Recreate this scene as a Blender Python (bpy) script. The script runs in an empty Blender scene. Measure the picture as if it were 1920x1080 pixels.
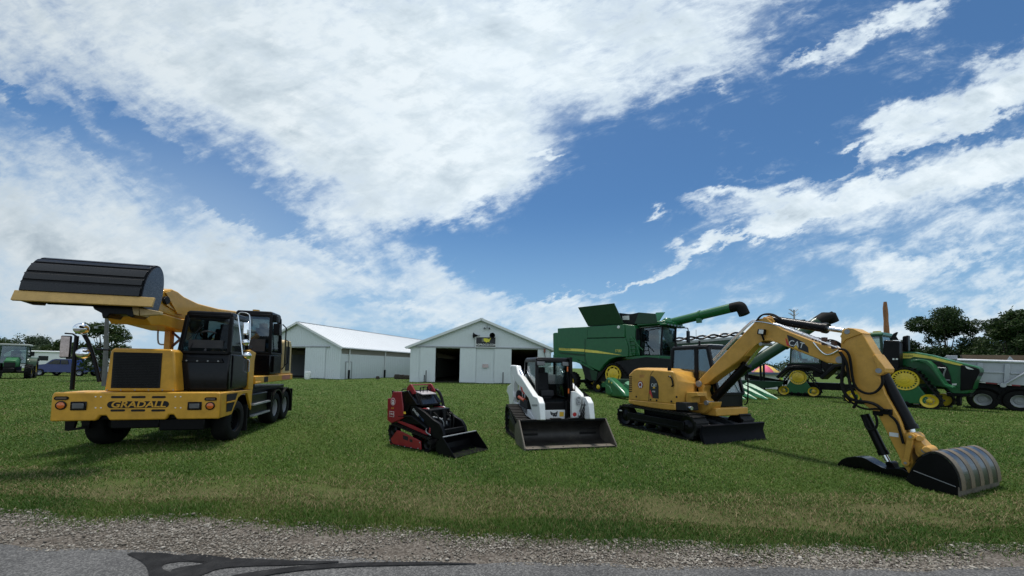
import bpy, bmesh, math, random
import numpy as np
from mathutils import Vector, Matrix
R_ = math.radians
SC = bpy.context.scene
COL = SC.collection
rng = np.random.default_rng(7)
random.seed(7)
# ------------------------------------------------------------------ camera
F = 700.0; CY = 648.0; H = 1.8
TH = R_(3.3); RO = R_(1.0)
_f = Vector((0, math.cos(TH), math.sin(TH)))
_r0 = Vector((1, 0, 0)); _u0 = Vector((0, -math.sin(TH), math.cos(TH)))
_r = _r0*math.cos(RO) + _u0*math.sin(RO); _u = -_r0*math.sin(RO) + _u0*math.cos(RO)
EYE = Vector((0, 0, H))
cd = bpy.data.cameras.new('camera'); cam = bpy.data.objects.new('camera', cd); COL.objects.link(cam)
cam.matrix_world = Matrix(((_r.x, _u.x, -_f.x, EYE.x), (_r.y, _u.y, -_f.y, EYE.y), (_r.z, _u.z, -_f.z, EYE.z), (0, 0, 0, 1)))
cd.sensor_width = 36; cd.lens = 36*F/1920; cd.shift_y = (CY-540)/1920; cd.clip_end = 9000; cd.clip_start = 0.05
SC.camera = cam
def ray(px, py):
    return (_r*((px-960)/F) - _u*((py-CY)/F) + _f)
def G(px, py, z=0.0):
    d = ray(px, py); t = (z-H)/d.z
    return EYE + d*t
def at(px, py, Y):
    d = ray(px, py); return EYE + d*(Y/d.y)
# ------------------------------------------------------------------ mesh builder
class MB:
    def __init__(s): s.v = []; s.f = []; s.cut = []
    def add(s, vs, fs):
        o = len(s.v); s.cut.append((o, len(s.f))); s.v += [tuple(v) for v in vs]; s.f += [tuple(i+o for i in f) for f in fs]; return s
    def box(s, c, d, R=None):
        c = Vector(c); vs = []
        for x in (-.5, .5):
            for y in (-.5, .5):
                for z in (-.5, .5):
                    p = Vector((x*d[0], y*d[1], z*d[2]))
                    if R is not None: p = R @ p
                    vs.append(c+p)
        return s.add(vs, [(0,1,3,2),(4,6,7,5),(0,4,5,1),(2,3,7,6),(0,2,6,4),(1,5,7,3)])
    def bx(s, x0, x1, y0, y1, z0, z1):
        return s.box(((x0+x1)/2,(y0+y1)/2,(z0+z1)/2),(abs(x1-x0),abs(y1-y0),abs(z1-z0)))
    def prism(s, pts, ext):
        n = len(pts); a = [Vector(p) for p in pts]; e = Vector(ext)
        nn = Vector((0,0,0))
        for i in range(n): nn += a[i].cross(a[(i+1) % n])
        if nn.dot(e) > 0: a.reverse()
        fs = [tuple(range(n)), tuple(range(2*n-1, n-1, -1))]
        for i in range(n):
            j = (i+1) % n; fs.append((j, i, i+n, j+n))
        return s.add(a+[p+e for p in a], fs)
    def py(s, xz, y0, y1):
        return s.prism([(p[0], y0, p[-1]) for p in xz], (0, y1-y0, 0))
    def hexa(s, a, b):            # two quads (4 points each)
        return s.loft([a, b], True)
    def loft(s, rings, cap=True, closed=True):
        n = len(rings[0]); vs = [p for r in rings for p in r]; fs = []
        for k in range(len(rings)-1):
            for i in range(n if closed else n-1):
                j = (i+1) % n; fs.append((k*n+i, k*n+j, (k+1)*n+j, (k+1)*n+i))
        if cap: fs.append(tuple(range(n-1, -1, -1))); fs.append(tuple(range((len(rings)-1)*n, len(rings)*n)))
        return s.add(vs, fs)
    def cyl(s, p0, p1, r, r2=None, n=16):
        p0 = Vector(p0); p1 = Vector(p1); r2 = r if r2 is None else r2
        d = (p1-p0).normalized(); a = d.orthogonal().normalized(); b = d.cross(a)
        ring = lambda c, q: [c+a*(q*math.cos(2*math.pi*i/n))+b*(q*math.sin(2*math.pi*i/n)) for i in range(n)]
        return s.loft([ring(p0, r), ring(p1, r2)])
    def beam(s, p0, p1, w, h, up=(0,0,1)):
        p0 = Vector(p0); p1 = Vector(p1); d = (p1-p0).normalized(); a = d.cross(Vector(up))
        a = (a if a.length > 1e-4 else d.orthogonal()).normalized(); b = a.cross(d)
        ring = lambda c: [c+a*(x*w/2)+b*(y*h/2) for x, y in ((-1,-1),(1,-1),(1,1),(-1,1))]
        return s.loft([ring(p0), ring(p1)])
    def tube(s, pts, r, n=8):
        pts = [Vector(p) for p in pts]; rings = []; a = None
        for i, p in enumerate(pts):
            d = (pts[min(i+1, len(pts)-1)]-pts[max(i-1, 0)]).normalized()
            a = d.orthogonal().normalized() if a is None else (a-d*a.dot(d)).normalized()
            b = d.cross(a); q = r[i] if isinstance(r, (list, tuple)) else r
            rings.append([p+a*(q*math.cos(2*math.pi*k/n))+b*(q*math.sin(2*math.pi*k/n)) for k in range(n)])
        return s.loft(rings)
    def lathe(s, c, ax, prof, n=24, cap=False):    # prof: (r, h) along ax
        c = Vector(c); ax = Vector(ax).normalized(); a = ax.orthogonal().normalized(); b = ax.cross(a)
        rings = [[c+ax*h+a*(r*math.cos(2*math.pi*i/n))+b*(r*math.sin(2*math.pi*i/n)) for i in range(n)] for r, h in prof]
        return s.loft(rings, cap)
    def sph(s, c, r, n=14, sc=(1,1,1)):
        c = Vector(c); rings = []
        for k in range(1, n//2):
            t = math.pi*k/(n//2)
            rings.append([c+Vector((r*sc[0]*math.sin(t)*math.cos(2*math.pi*i/n), r*sc[1]*math.sin(t)*math.sin(2*math.pi*i/n), -r*sc[2]*math.cos(t))) for i in range(n)])
        return s.loft(rings)
def smooth(pts, it=2, closed=False):
    pts = [Vector(p) for p in pts]
    for _ in range(it):
        q = []
        n = len(pts)
        for i in range(n if closed else n-1):
            a, b = pts[i], pts[(i+1) % n]; q += [a*.75+b*.25, a*.25+b*.75]
        if not closed: q = [pts[0]]+q+[pts[-1]]
        pts = q
    return pts
EACH = {'bolt','frame_opening','latch','side_plate','tower_plate','stick_flange','pin','vent_slot','blade_arm','reflector','roof_light','work_light','marker_light','window_sticker','bolt_head','rear_fender','step','awning_arm','light_panel','hood_stripe','hood_rail','downspout_boot','convex_mirror','hose_fitting','bumper_slot','cross_brace','tank_window','seat_cushion'}
def P(name, mb, mat, parent=None, bev=0.0, ang=35, seg=2):
    if name in EACH and len(mb.cut) > 1:          # every separate piece is an object of its own
        first = None; cs = mb.cut+[(len(mb.v), len(mb.f))]
        for (v0, f0), (v1, f1) in zip(cs[:-1], cs[1:]):
            m = MB(); m.add(mb.v[v0:v1], [tuple(i-v0 for i in f) for f in mb.f[f0:f1]]); o = P(name, m, mat, parent, bev, ang, seg); first = first or o
        return first
    me = bpy.data.meshes.new(name); me.from_pydata(mb.v, [], mb.f)
    bm = bmesh.new(); bm.from_mesh(me); bmesh.ops.recalc_face_normals(bm, faces=bm.faces); bm.to_mesh(me); bm.free()
    me.shade_smooth(); me.set_sharp_from_angle(angle=R_(ang))
    me.materials.append(mat)
    o = bpy.data.objects.new(name, me); COL.objects.link(o)
    if parent is not None: o.parent = parent
    if bev > 0:
        b = o.modifiers.new('bevel', 'BEVEL'); b.width = bev; b.segments = seg; b.limit_method = 'ANGLE'; b.angle_limit = R_(40); b.harden_normals = False
    return o
def tag(o, label=None, cat=None, group=None, kind=None):
    if label: o['label'] = label
    if cat: o['category'] = cat
    if group: o['group'] = group
    if kind: o['kind'] = kind
    return o
def struct(name, mb, mat, **k): return tag(P(name, mb, mat, **k), kind='structure')
class Thing:
    def __init__(s, name, loc, ang, label, cat, group=None, roll=0, scale=1):
        s.o = bpy.data.objects.new(name, None); COL.objects.link(s.o); s.o.empty_display_size = .3
        s.M = Matrix.Translation(Vector(loc)) @ Matrix.Rotation(ang, 4, 'Z') @ Matrix.Rotation(roll, 4, 'X') @ Matrix.Scale(scale, 4)
        s.o.matrix_world = s.M; s.I = s.M.inverted(); tag(s.o, label, cat, group)
    def _hit(s, ax, val, px, py):
        o = s.I @ EYE; d = s.I.to_3x3() @ ray(px, py); t = (val-o[ax])/d[ax]; return o+d*t
    def X(s, v, px, py): return s._hit(0, v, px, py)
    def Y(s, v, px, py): return s._hit(1, v, px, py)
    def Z(s, v, px, py): return s._hit(2, v, px, py)
    def Ys(s, v, pts): return [s._hit(1, v, *p) for p in pts]
    def Xs(s, v, pts): return [s._hit(0, v, *p) for p in pts]
    def P(s, name, mb, mat, parent=None, bev=0.0, **k): return P(name, mb, mat, parent or s.o, bev, **k)
    def text(s, body, size, mat, org, xd, zd, parent=None, ext=.003, shear=0, sx=1, name='lettering'):
        return text(body, size, mat, org, xd, zd, parent or s.o, ext, shear, sx, name)
def text(body, size, mat, org, xd, zd, parent=None, ext=.003, shear=0, sx=1, name='lettering', off=0.0):
    cu = bpy.data.curves.new('t', 'FONT'); cu.body = body; cu.size = size; cu.align_x = 'CENTER'; cu.align_y = 'CENTER'
    cu.extrude = ext; cu.shear = shear; cu.offset = off; cu.resolution_u = 3
    to = bpy.data.objects.new('t', cu); COL.objects.link(to)
    dg = bpy.context.evaluated_depsgraph_get(); me = bpy.data.meshes.new_from_object(to.evaluated_get(dg)); bpy.data.objects.remove(to)
    xd = Vector(xd).normalized(); n = xd.cross(Vector(zd)).normalized(); zd = n.cross(xd)
    M = Matrix(((xd.x*sx, zd.x, n.x, org[0]), (xd.y*sx, zd.y, n.y, org[1]), (xd.z*sx, zd.z, n.z, org[2]), (0, 0, 0, 1)))
    me.transform(M); me.materials.clear(); me.materials.append(mat); me.name = name
    o = bpy.data.objects.new(name, me); COL.objects.link(o)
    if parent is not None: o.parent = parent
    return o
# ------------------------------------------------------------------ materials
def newmat(name):
    m = bpy.data.materials.new(name); m.use_nodes = True; nt = m.node_tree; nt.nodes.clear()
    out = nt.nodes.new('ShaderNodeOutputMaterial'); return m, nt, out
def N(nt, t, **k):
    n = nt.nodes.new('ShaderNode'+t)
    for a, b in k.items():
        if a.startswith('i_'):
            key = a[2:].replace('_', ' ')
            n.inputs[int(key) if key.isdigit() else key].default_value = b
        else: setattr(n, a, b)
    return n
def lk(nt, a, b): nt.links.new(a, b)
def ramp(nt, stops, src):
    r = nt.nodes.new('ShaderNodeValToRGB'); e = r.color_ramp.elements
    while len(e) < len(stops): e.new(.5)
    for x, (p, c) in zip(e, stops): x.position = p; x.color = (*c, 1) if len(c) == 3 else c
    lk(nt, src, r.inputs[0]); return r.outputs[0]
def paint(name, col, rough=.35, metal=0, var=.25, dirt=(.10,.085,.06), damt=.25, scale=3.0, coat=0.0, bump=.0, spec=.5):
    m, nt, out = newmat(name); tc = N(nt, 'TexCoord')
    n1 = N(nt, 'TexNoise', i_Scale=scale, i_Detail=6.0, i_Roughness=.65); lk(nt, tc.outputs['Object'], n1.inputs['Vector'])
    n2 = N(nt, 'TexNoise', i_Scale=scale*9, i_Detail=5.0, i_Roughness=.7); lk(nt, tc.outputs['Object'], n2.inputs['Vector'])
    c = Vector(col); lo = tuple(c*(1-var)); hi = tuple(c*(1+var*.6))
    base = ramp(nt, [(.3, lo), (.7, hi)], n1.outputs[0])
    mul = N(nt, 'Math', operation='MULTIPLY'); lk(nt, n1.outputs[0], mul.inputs[0]); lk(nt, n2.outputs[0], mul.inputs[1])
    fac = ramp(nt, [(.27, (0,0,0)), (.42, (damt,)*3)], mul.outputs[0])
    mx = N(nt, 'MixRGB'); lk(nt, fac, mx.inputs[0]); lk(nt, base, mx.inputs[1]); mx.inputs[2].default_value = (*dirt, 1)
    b = N(nt, 'BsdfPrincipled', i_Metallic=metal); lk(nt, mx.outputs[0], b.inputs['Base Color'])
    b.inputs['Coat Weight'].default_value = coat; b.inputs['Coat Roughness'].default_value = .08; b.inputs['Specular IOR Level'].default_value = spec
    rr = N(nt, 'MapRange', i_1=.3, i_2=.7, i_3=max(rough-.08, .03), i_4=rough+.14); lk(nt, n2.outputs[0], rr.inputs[0]); lk(nt, rr.outputs[0], b.inputs['Roughness'])
    if bump:
        bp = N(nt, 'Bump', i_Strength=bump, i_Distance=.02); lk(nt, n2.outputs[0], bp.inputs['Height']); lk(nt, bp.outputs[0], b.inputs['Normal'])
    lk(nt, b.outputs[0], out.inputs[0]); return m
def glassmat(name, tint, refl=.12, dark=.0):
    m, nt, out = newmat(name)
    tr = N(nt, 'BsdfTransparent'); tr.inputs[0].default_value = (*tint, 1)
    gl = N(nt, 'BsdfGlossy', i_Roughness=.03); gl.inputs[0].default_value = (.9, .95, 1, 1)
    lw = N(nt, 'LayerWeight', i_Blend=.35); ad = N(nt, 'Math', operation='MULTIPLY_ADD'); lk(nt, lw.outputs['Fresnel'], ad.inputs[0]); ad.inputs[1].default_value = .8; ad.inputs[2].default_value = refl*.5
    mx = N(nt, 'MixShader'); lk(nt, ad.outputs[0], mx.inputs[0]); lk(nt, tr.outputs[0], mx.inputs[1]); lk(nt, gl.outputs[0], mx.inputs[2])
    lk(nt, mx.outputs[0], out.inputs[0]); return m
CATY = paint('cat_yellow', (.58, .31, .055), .40, coat=.12, damt=.18, spec=.35)
GRY = paint('highway_yellow', (.60, .31, .030), .38, coat=.15, damt=.15, spec=.35)
TAN = paint('worn_yellow', (.50, .36, .16), .45)
BLK = paint('black_paint', (.0035, .0035, .0045), .36, coat=.05, var=.4, dirt=(.016,.014,.012), damt=.25, spec=.14)
BLKG = paint('gloss_black', (.003, .003, .004), .16, coat=.06, var=.3, dirt=(.010,.010,.010), damt=.15, spec=.22)
RUB = paint('rubber', (.006, .006, .006), .75, var=.4, dirt=(.022,.019,.015), damt=.35, bump=.3, spec=.2)
TRK = paint('track_steel', (.007, .0068, .0065), .55, var=.5, dirt=(.03,.025,.02), damt=.35, bump=.4, spec=.2)
STEEL = paint('worn_steel', (.16, .14, .115), .5, metal=.4, var=.5, dirt=(.09,.07,.05), damt=.7, bump=.3, scale=2)
CHROME = paint('chrome', (.82, .83, .85), .06, metal=1, var=.05, damt=.0)
ROD = paint('chrome_rod', (.75, .76, .78), .2, metal=1, var=.08, damt=.05)
GRN = paint('farm_green', (.009, .105, .031), .32, coat=.15, var=.18, dirt=(.03,.05,.03), damt=.12, spec=.4)
GRND = paint('dark_green', (.006, .040, .015), .4, coat=.1, var=.2, dirt=(.03,.04,.025), damt=.12, spec=.35)
POLYG = paint('plastic_green', (.04, .20, .095), .38, var=.2, damt=.15)
YEL = paint('rim_yellow', (.72, .50, .02), .4, coat=.2, damt=.3)
YSTR = paint('stripe_yellow', (.75, .62, .10), .4, damt=.05)
WHT = paint('white_paint', (.74, .75, .74), .35, coat=.2, var=.08, dirt=(.3,.28,.24), damt=.3)
RED = paint('dark_red', (.24, .010, .016), .36, coat=.25, var=.25, damt=.2)
REDB = paint('bright_red', (.55, .03, .03), .4, damt=.1)
ORG = paint('orange', (.75, .12, .02), .4, damt=.1)
ORL = paint('amber_lens', (.62, .13, .015), .15, coat=.6, damt=.1)
LENS = paint('lamp_lens', (.12, .125, .13), .12, coat=.6, metal=.3, damt=.1)
DARK = paint('dark_void', (.006, .006, .007), .8, var=.3, damt=.1)
SEAT = paint('seat_fabric', (.03, .03, .035), .8, var=.2)
GREY = paint('grey_paint', (.30, .31, .32), .4, metal=.2, damt=.3)
ALU = paint('aluminium', (.42, .44, .47), .42, metal=.35, var=.12, dirt=(.2,.19,.18), damt=.3)
BLUE = paint('dark_blue', (.008, .024, .13), .3, coat=.25, var=.15, spec=.35)
TXTW = paint('decal_white', (.72, .72, .70), .5, var=.05, damt=.05)
TXTY = paint('decal_yellow', (.75, .45, .03), .5, var=.05, damt=.05)
DECB = paint('decal_black', (.012, .012, .014), .4, var=.1, damt=.05)
MGLS = glassmat('mirror_edge_glass', (.5, .55, .55))
GLS = glassmat('cab_glass', (.62, .70, .68), .10)
GLSD = glassmat('tinted_glass', (.50, .57, .57), .10)
# ------------------------------------------------------------------ machine helpers
def hull(pts):
    pts = sorted(set((round(a, 5), round(b, 5)) for a, b in pts))
    def half(ps):
        h = []
        for p in ps:
            while len(h) > 1 and (h[-1][0]-h[-2][0])*(p[1]-h[-2][1])-(h[-1][1]-h[-2][1])*(p[0]-h[-2][0]) <= 0: h.pop()
            h.append(p)
        return h
    a, b = half(pts), half(pts[::-1]); return a[:-1]+b[:-1]
def belt(circles, y0, y1, t=.035, pitch=.12, lug=.03, lugw=.05, inner=True):
    mb = MB()
    mk = lambda e: hull([(x+(r+e)*math.cos(2*math.pi*i/48), z+(r+e)*math.sin(2*math.pi*i/48)) for x, z, r in circles for i in range(48)])
    inn = mk(0); cx = sum(p[0] for p in inn)/len(inn); cz = sum(p[1] for p in inn)/len(inn)
    L = []
    per = 0
    # resample inner loop
    n = len(inn); seg = [(inn[i], inn[(i+1) % n]) for i in range(n)]
    ln = [math.dist(a, b) for a, b in seg]; tot = sum(ln); m = max(int(tot/pitch), 8); st = tot/m
    path = []; i = 0; acc = 0
    for k in range(m*2):
        s = k*st/2
        while acc+ln[i] < s-1e-9: acc += ln[i]; i += 1
        q = (s-acc)/ln[i] if ln[i] else 0
        a, b = seg[i]; path.append((a[0]+(b[0]-a[0])*q, a[1]+(b[1]-a[1])*q, (b[0]-a[0])/max(ln[i], 1e-9), (b[1]-a[1])/max(ln[i], 1e-9)))
    rings = []
    for x, z, tx, tz in path:
        nx, nz = tz, -tx
        rings.append([Vector((x, y0, z)), Vector((x, y1, z)), Vector((x+nx*t, y1, z+nz*t)), Vector((x+nx*t, y0, z+nz*t))])
    mb.loft(rings+[rings[0]], False)
    for k in range(0, len(path), 2):
        x, z, tx, tz = path[k]; nx, nz = tz, -tx
        R = Matrix(((tx, 0, nx), (0, 1, 0), (tz, 0, nz)))
        mb.box((x+nx*(t+lug/2-.002), (y0+y1)/2, z+nz*(t+lug/2-.002)), (lugw, (y1-y0)+.004, lug+.002), R)
    return mb
def tyre(c, R, w, sgn=1, n=36, rim=.58, lugs=0, lugh=.03):
    mb = MB(); c = Vector(c); ri = R*rim; h = w/2
    mb.lathe(c, (0,1,0), [(ri,-h*.8),(ri*1.04,-h*.96),(R*.84,-h),(R*.95,-h*.9),(R*.99,-h*.72),(R,-h*.35),(R,h*.35),(R*.99,h*.72),(R*.95,h*.9),(R*.84,h),(ri*1.04,h*.96),(ri,h*.8),(ri*.97,h*.3),(ri*.97,-h*.3),(ri,-h*.8)], n)
    for k in range(lugs):
        for s in (-1, 1):
            a = 2*math.pi*(k+.5*(s > 0))/lugs; d = Vector((math.cos(a), 0, math.sin(a)))
            Rm = Matrix(((-d.z, 0, d.x), (0, 1, 0), (d.x, 0, d.z))) @ Matrix.Rotation(s*R_(35), 3, 'Z')
            mb.box(c+d*(R*.985+lugh*.4)+Vector((0, s*h*.48, 0)), (R*.09, w*.55, lugh*1.6), Rm)
    return mb
def rimmesh(c, r, w, side, dish=.3, nb=10, br=.022):
    mb = MB(); c = Vector(c); y = side*w/2
    ax = (0, side, 0); c0 = c+Vector((0, side*(w/2-.02), 0))
    mb.lathe(c0, ax, [(.001,-dish*w+.03),(r*.22,-dish*w+.03),(r*.24,-dish*w),(r*.55,-dish*w),(r*.62,-dish*w-.02),(r*.86,-dish*w-.01),(r*.9,-.01),(r*.98,.0),(r,-.01),(r,-w*.8)], 28)
    for k in range(nb):
        a = 2*math.pi*k/nb; q = c0+Vector((math.cos(a)*r*.42, side*(-dish*w), math.sin(a)*r*.42))
        mb.cyl(q, q+Vector((0, side*.035, 0)), br, n=6)
    return mb
def slotrim(c, r, side, n=20, w=.06):
    """disc with an inner hub plate, spokes and an outer ring: the open slots are real gaps"""
    mb = MB(); c = Vector(c); ax = (0, side, 0)
    mb.lathe(c, ax, [(.001,.05),(r*.16,.05),(r*.18,.035),(r*.3,.03),(r*.33,.0),(r*.66,-.01),(r*.70,-.02),(r*.70,-w),(.001,-w)], 32)
    mb.lathe(c, ax, [(r*.86,.0),(r*.98,.01),(r,-.01),(r,-w),(r*.86,-w),(r*.86,.0)], 40)
    for k in range(n):
        a = 2*math.pi*k/n; d = Vector((math.cos(a), 0, math.sin(a)))
        Rm = Matrix(((d.x, 0, -d.z), (0, 1, 0), (d.z, 0, d.x)))
        mb.box(c+d*(r*.78)+Vector((0, side*(-w*.5), 0)), (r*.22, w*.9, r*.10), Rm)
    return mb
# ------------------------------------------------------------------ world: sky and clouds
SUN_EL, SUN_AZ = R_(73), R_(-12)          # azimuth measured from +Y towards +X
W = bpy.data.worlds.new('World'); SC.world = W; W.use_nodes = True
nt = W.node_tree; nt.nodes.clear()
out = N(nt, 'OutputWorld'); bg = N(nt, 'Background'); lk(nt, bg.outputs[0], out.inputs[0])
sky = N(nt, 'TexSky', sky_type='NISHITA', sun_disc=False, sun_elevation=SUN_EL, sun_rotation=SUN_AZ, altitude=200, air_density=1.0, dust_density=.6, ozone_density=1.6)
tc = N(nt, 'TexCoord'); sep = N(nt, 'SeparateXYZ'); lk(nt, tc.outputs['Generated'], sep.inputs[0])
def mth(op, a, b=None, c=None, clamp=False):
    n = N(nt, 'Math', operation=op, use_clamp=clamp)
    for i, v in enumerate((a, b, c)):
        if v is None: continue
        if isinstance(v, (int, float)): n.inputs[i].default_value = v
        else: lk(nt, v, n.inputs[i])
    return n.outputs[0]
def comb(x, y, z=0.0):
    n = N(nt, 'CombineXYZ')
    for i, v in enumerate((x, y, z)):
        if isinstance(v, (int, float)): n.inputs[i].default_value = v
        else: lk(nt, v, n.inputs[i])
    return n.outputs[0]
def noise(vec, scale, det=6, rough=.6, dist=0.0, lac=2.0):
    n = N(nt, 'TexNoise', i_Scale=scale, i_Detail=float(det), i_Roughness=rough, i_Distortion=dist, i_Lacunarity=lac); lk(nt, vec, n.inputs['Vector']); return n
def mapping(vec, loc=(0,0,0), rot=(0,0,0), sc=(1,1,1), kind='TEXTURE'):
    n = N(nt, 'Mapping', vector_type=kind); lk(nt, vec, n.inputs[0])
    n.inputs['Location'].default_value = loc; n.inputs['Rotation'].default_value = rot; n.inputs['Scale'].default_value = sc
    return n.outputs[0]
def sstep(x, a, b):
    n = N(nt, 'MapRange', interpolation_type='SMOOTHSTEP', i_1=a, i_2=b, i_3=0.0, i_4=1.0); lk(nt, x, n.inputs[0]); return n.outputs[0]
sx, sy, sz = sep.outputs
yc = mth('MAXIMUM', sy, .12)
u = mth('DIVIDE', sx, yc); v = mth('DIVIDE', sz, yc)
uv = comb(u, v)
zc = mth('ADD', mth('MAXIMUM', sz, 0.0), .10)
pl = comb(mth('DIVIDE', sx, zc), mth('DIVIDE', sy, zc), 0.0)      # the cloud layer seen from below
w1 = noise(uv, 2.2, 4, .55); w2 = noise(mapping(uv, rot=(0,0,R_(24)), sc=(1.0,.45,1)), 9, 5, .62)
def warp(vec, n, amt):
    s = N(nt, 'VectorMath', operation='SUBTRACT'); lk(nt, n.outputs['Color'], s.inputs[0]); s.inputs[1].default_value = (.5,.5,.5)
    m = N(nt, 'VectorMath', operation='SCALE'); lk(nt, s.outputs[0], m.inputs[0]); m.inputs['Scale'].default_value = amt
    a = N(nt, 'VectorMath', operation='ADD'); lk(nt, vec, a.inputs[0]); lk(nt, m.outputs[0], a.inputs[1]); return a.outputs[0]
w3 = noise(mapping(uv, rot=(0,0,R_(20)), sc=(1.2,.6,1)), 26, 5, .65)
wuv = warp(warp(warp(uv, w1, .20), w2, .15), w3, .05)
flat = N(nt, 'VectorMath', operation='MULTIPLY'); lk(nt, wuv, flat.inputs[0]); flat.inputs[1].default_value = (1,1,0); wuv = flat.outputs[0]
def blob(px, py, rx, ry, rot):
    d = ray(px, py); cu, cv = d.x/d.y, d.z/d.y
    g = N(nt, 'TexGradient', gradient_type='SPHERICAL')
    lk(nt, mapping(wuv, (cu, cv, 0), (0, 0, R_(rot)), (rx/F, ry/F, 1)), g.inputs[0]); return g.outputs['Fac']
# (px, py, radius along, radius across, tilt (ccw degrees), weight)
BL = [(250,40,820,300,-8,.85),(700,130,600,300,-20,.85),(1060,40,560,230,22,.9),(1290,70,330,120,26,.6),(850,300,280,150,-6,.75),(720,400,230,80,14,.8),
 (900,300,150,110,35,.5),(560,240,330,110,-22,.5),(60,420,540,210,-14,.75),(330,500,460,120,-8,.75),(600,520,260,75,-3,.6),(560,440,230,50,-16,.45),(620,330,170,90,-10,.45),(820,380,160,60,28,.45),
 (840,535,120,58,-25,.75),(780,580,120,30,-10,.45),(150,570,420,110,0,.6),(980,570,230,36,5,.55),(1060,552,140,13,9,.45),(640,610,300,50,0,.55),
 (1800,335,560,62,14,1.1),(1530,368,330,34,8,.85),(1330,376,130,17,3,.6),(1850,185,300,70,26,1.1),(1690,250,120,48,32,.75),(1910,300,170,60,15,.6),
 (1395,440,230,19,18,.95),(1230,505,150,13,20,.8),(1195,520,110,7,15,.55),(1470,405,120,15,12,.55),(1230,404,32,17,5,.95),(1640,48,280,34,24,.7),(1520,85,120,18,28,.5),(1750,15,200,40,20,.45),
 (1290,240,130,40,-8,.5),(1650,500,170,48,-7,.75),(1790,470,190,24,8,.62),(1800,420,330,50,8,.5),(1740,545,190,24,-8,.4),(1640,640,190,64,0,.85),(1840,590,190,44,4,.8),(1330,640,260,54,4,.85),
 (1100,600,180,44,3,.7),(1040,640,160,60,0,.65),(1480,650,200,50,0,.65),(1030,288,48,12,10,.5),(1340,165,46,14,24,.5),(1300,150,90,24,20,.3),(1540,250,40,12,34,.55),(1600,275,30,12,30,.5),(950,500,50,22,-18,.55),(1400,340,160,10,10,.3),(1560,325,100,16,24,.5),
 (1890,520,160,40,4,.5),(1450,185,140,60,10,.2)]
NEG = [(120,235,180,24,-36,.55),(310,300,270,28,-33,.62),(450,370,160,42,-30,.85),(570,425,160,32,-24,.75),(1000,500,200,60,5,.6),(700,560,90,20,0,.3),(420,345,110,44,-24,.5),
 (885,270,60,34,40,.5),(1090,430,230,130,10,.8),(1200,300,240,110,18,.6),(1480,200,240,110,18,.6),(1650,60,90,10,24,.2),(900,480,110,40,-14,.45),(1600,290,190,13,24,.6),(1790,262,180,12,22,.45),(1880,60,120,80,20,.5),(30,170,120,18,-32,.3),(1380,20,60,60,30,.1)]
acc = None
for sgn, lst in ((1, BL), (-1, NEG)):
    for b in lst:
        f = blob(*b[:5])
        acc = mth('MULTIPLY_ADD', f, sgn*b[5], 0.0) if acc is None else mth('MULTIPLY_ADD', f, sgn*b[5], acc)
front = sstep(sy, .02, .22)
back = mth('MULTIPLY_ADD', noise(pl, .55, 5, .6).outputs[0], 1.6, -.30)
acc = mth('MINIMUM', acc, mth('MULTIPLY_ADD', acc, .18, .80))
mixf = N(nt, 'Mix', data_type='FLOAT'); lk(nt, front, mixf.inputs[0]); lk(nt, back, mixf.inputs[2]); lk(nt, acc, mixf.inputs[3]); dens = mixf.outputs[0]
nA = noise(mapping(pl, rot=(0,0,R_(38)), sc=(1.6,.8,1)), 1.5, 9, .60, .4).outputs[0]
nB = noise(mapping(uv, rot=(0,0,R_(22)), sc=(1.7,.55,1)), 7.0, 10, .68, .5).outputs[0]
nC = noise(mapping(uv, rot=(0,0,R_(-30)), sc=(1.5,.6,1)), 4.0, 9, .62, .4).outputs[0]
side = sstep(u, -.45, .35)
nBC = N(nt, 'Mix', data_type='FLOAT'); lk(nt, side, nBC.inputs[0]); lk(nt, nC, nBC.inputs[2]); lk(nt, nB, nBC.inputs[3])
nD = noise(mapping(uv, rot=(0,0,R_(12)), sc=(1.3,.7,1)), 22.0, 7, .66, .3).outputs[0]
tex = mth('ADD', mth('ADD', mth('MULTIPLY_ADD', nA, .8, -.40), mth('MULTIPLY_ADD', nBC.outputs[0], 1.9, -.95)), mth('MULTIPLY_ADD', nD, 1.0, -.50))
d2 = mth('ADD', dens, tex)
thick = mth('MULTIPLY', sstep(d2, .12, .98), 1.0); thin = mth('MULTIPLY', sstep(d2, -.12, .6), .26); veil = mth('MULTIPLY', sstep(dens, .10, 1.0), .42)
lv = mth('MULTIPLY', sstep(u, -.15, -1.1), mth('MULTIPLY', sstep(v, .80, .15), .34))
inv = lambda x: mth('SUBTRACT', 1.0, x)
alpha = inv(mth('MULTIPLY', mth('MULTIPLY', inv(thick), inv(thin)), mth('MULTIPLY', inv(veil), inv(lv))))
core = sstep(d2, .3, 1.5)
shade_n = noise(mapping(uv, rot=(0,0,R_(-24)), sc=(1.7,.6,1)), 3.2, 7, .6, .3).outputs[0]
sh2 = noise(mapping(uv, rot=(0,0,R_(15)), sc=(1.4,.7,1)), 11.0, 7, .62, .3).outputs[0]
shv = mth('ADD', mth('ADD', mth('MULTIPLY', shade_n, .55), mth('MULTIPLY', sh2, .35)), mth('MULTIPLY', nD, .10))
gr = ramp(nt, [(.34, (.37,.46,.545)), (.45, (.57,.67,.745)), (.54, (.82,.90,.95))], shv)
edge = N(nt, 'MixRGB', i_1=(.76,.86,.93,1)); lk(nt, core, edge.inputs[0]); lk(nt, gr, edge.inputs[2])
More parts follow.
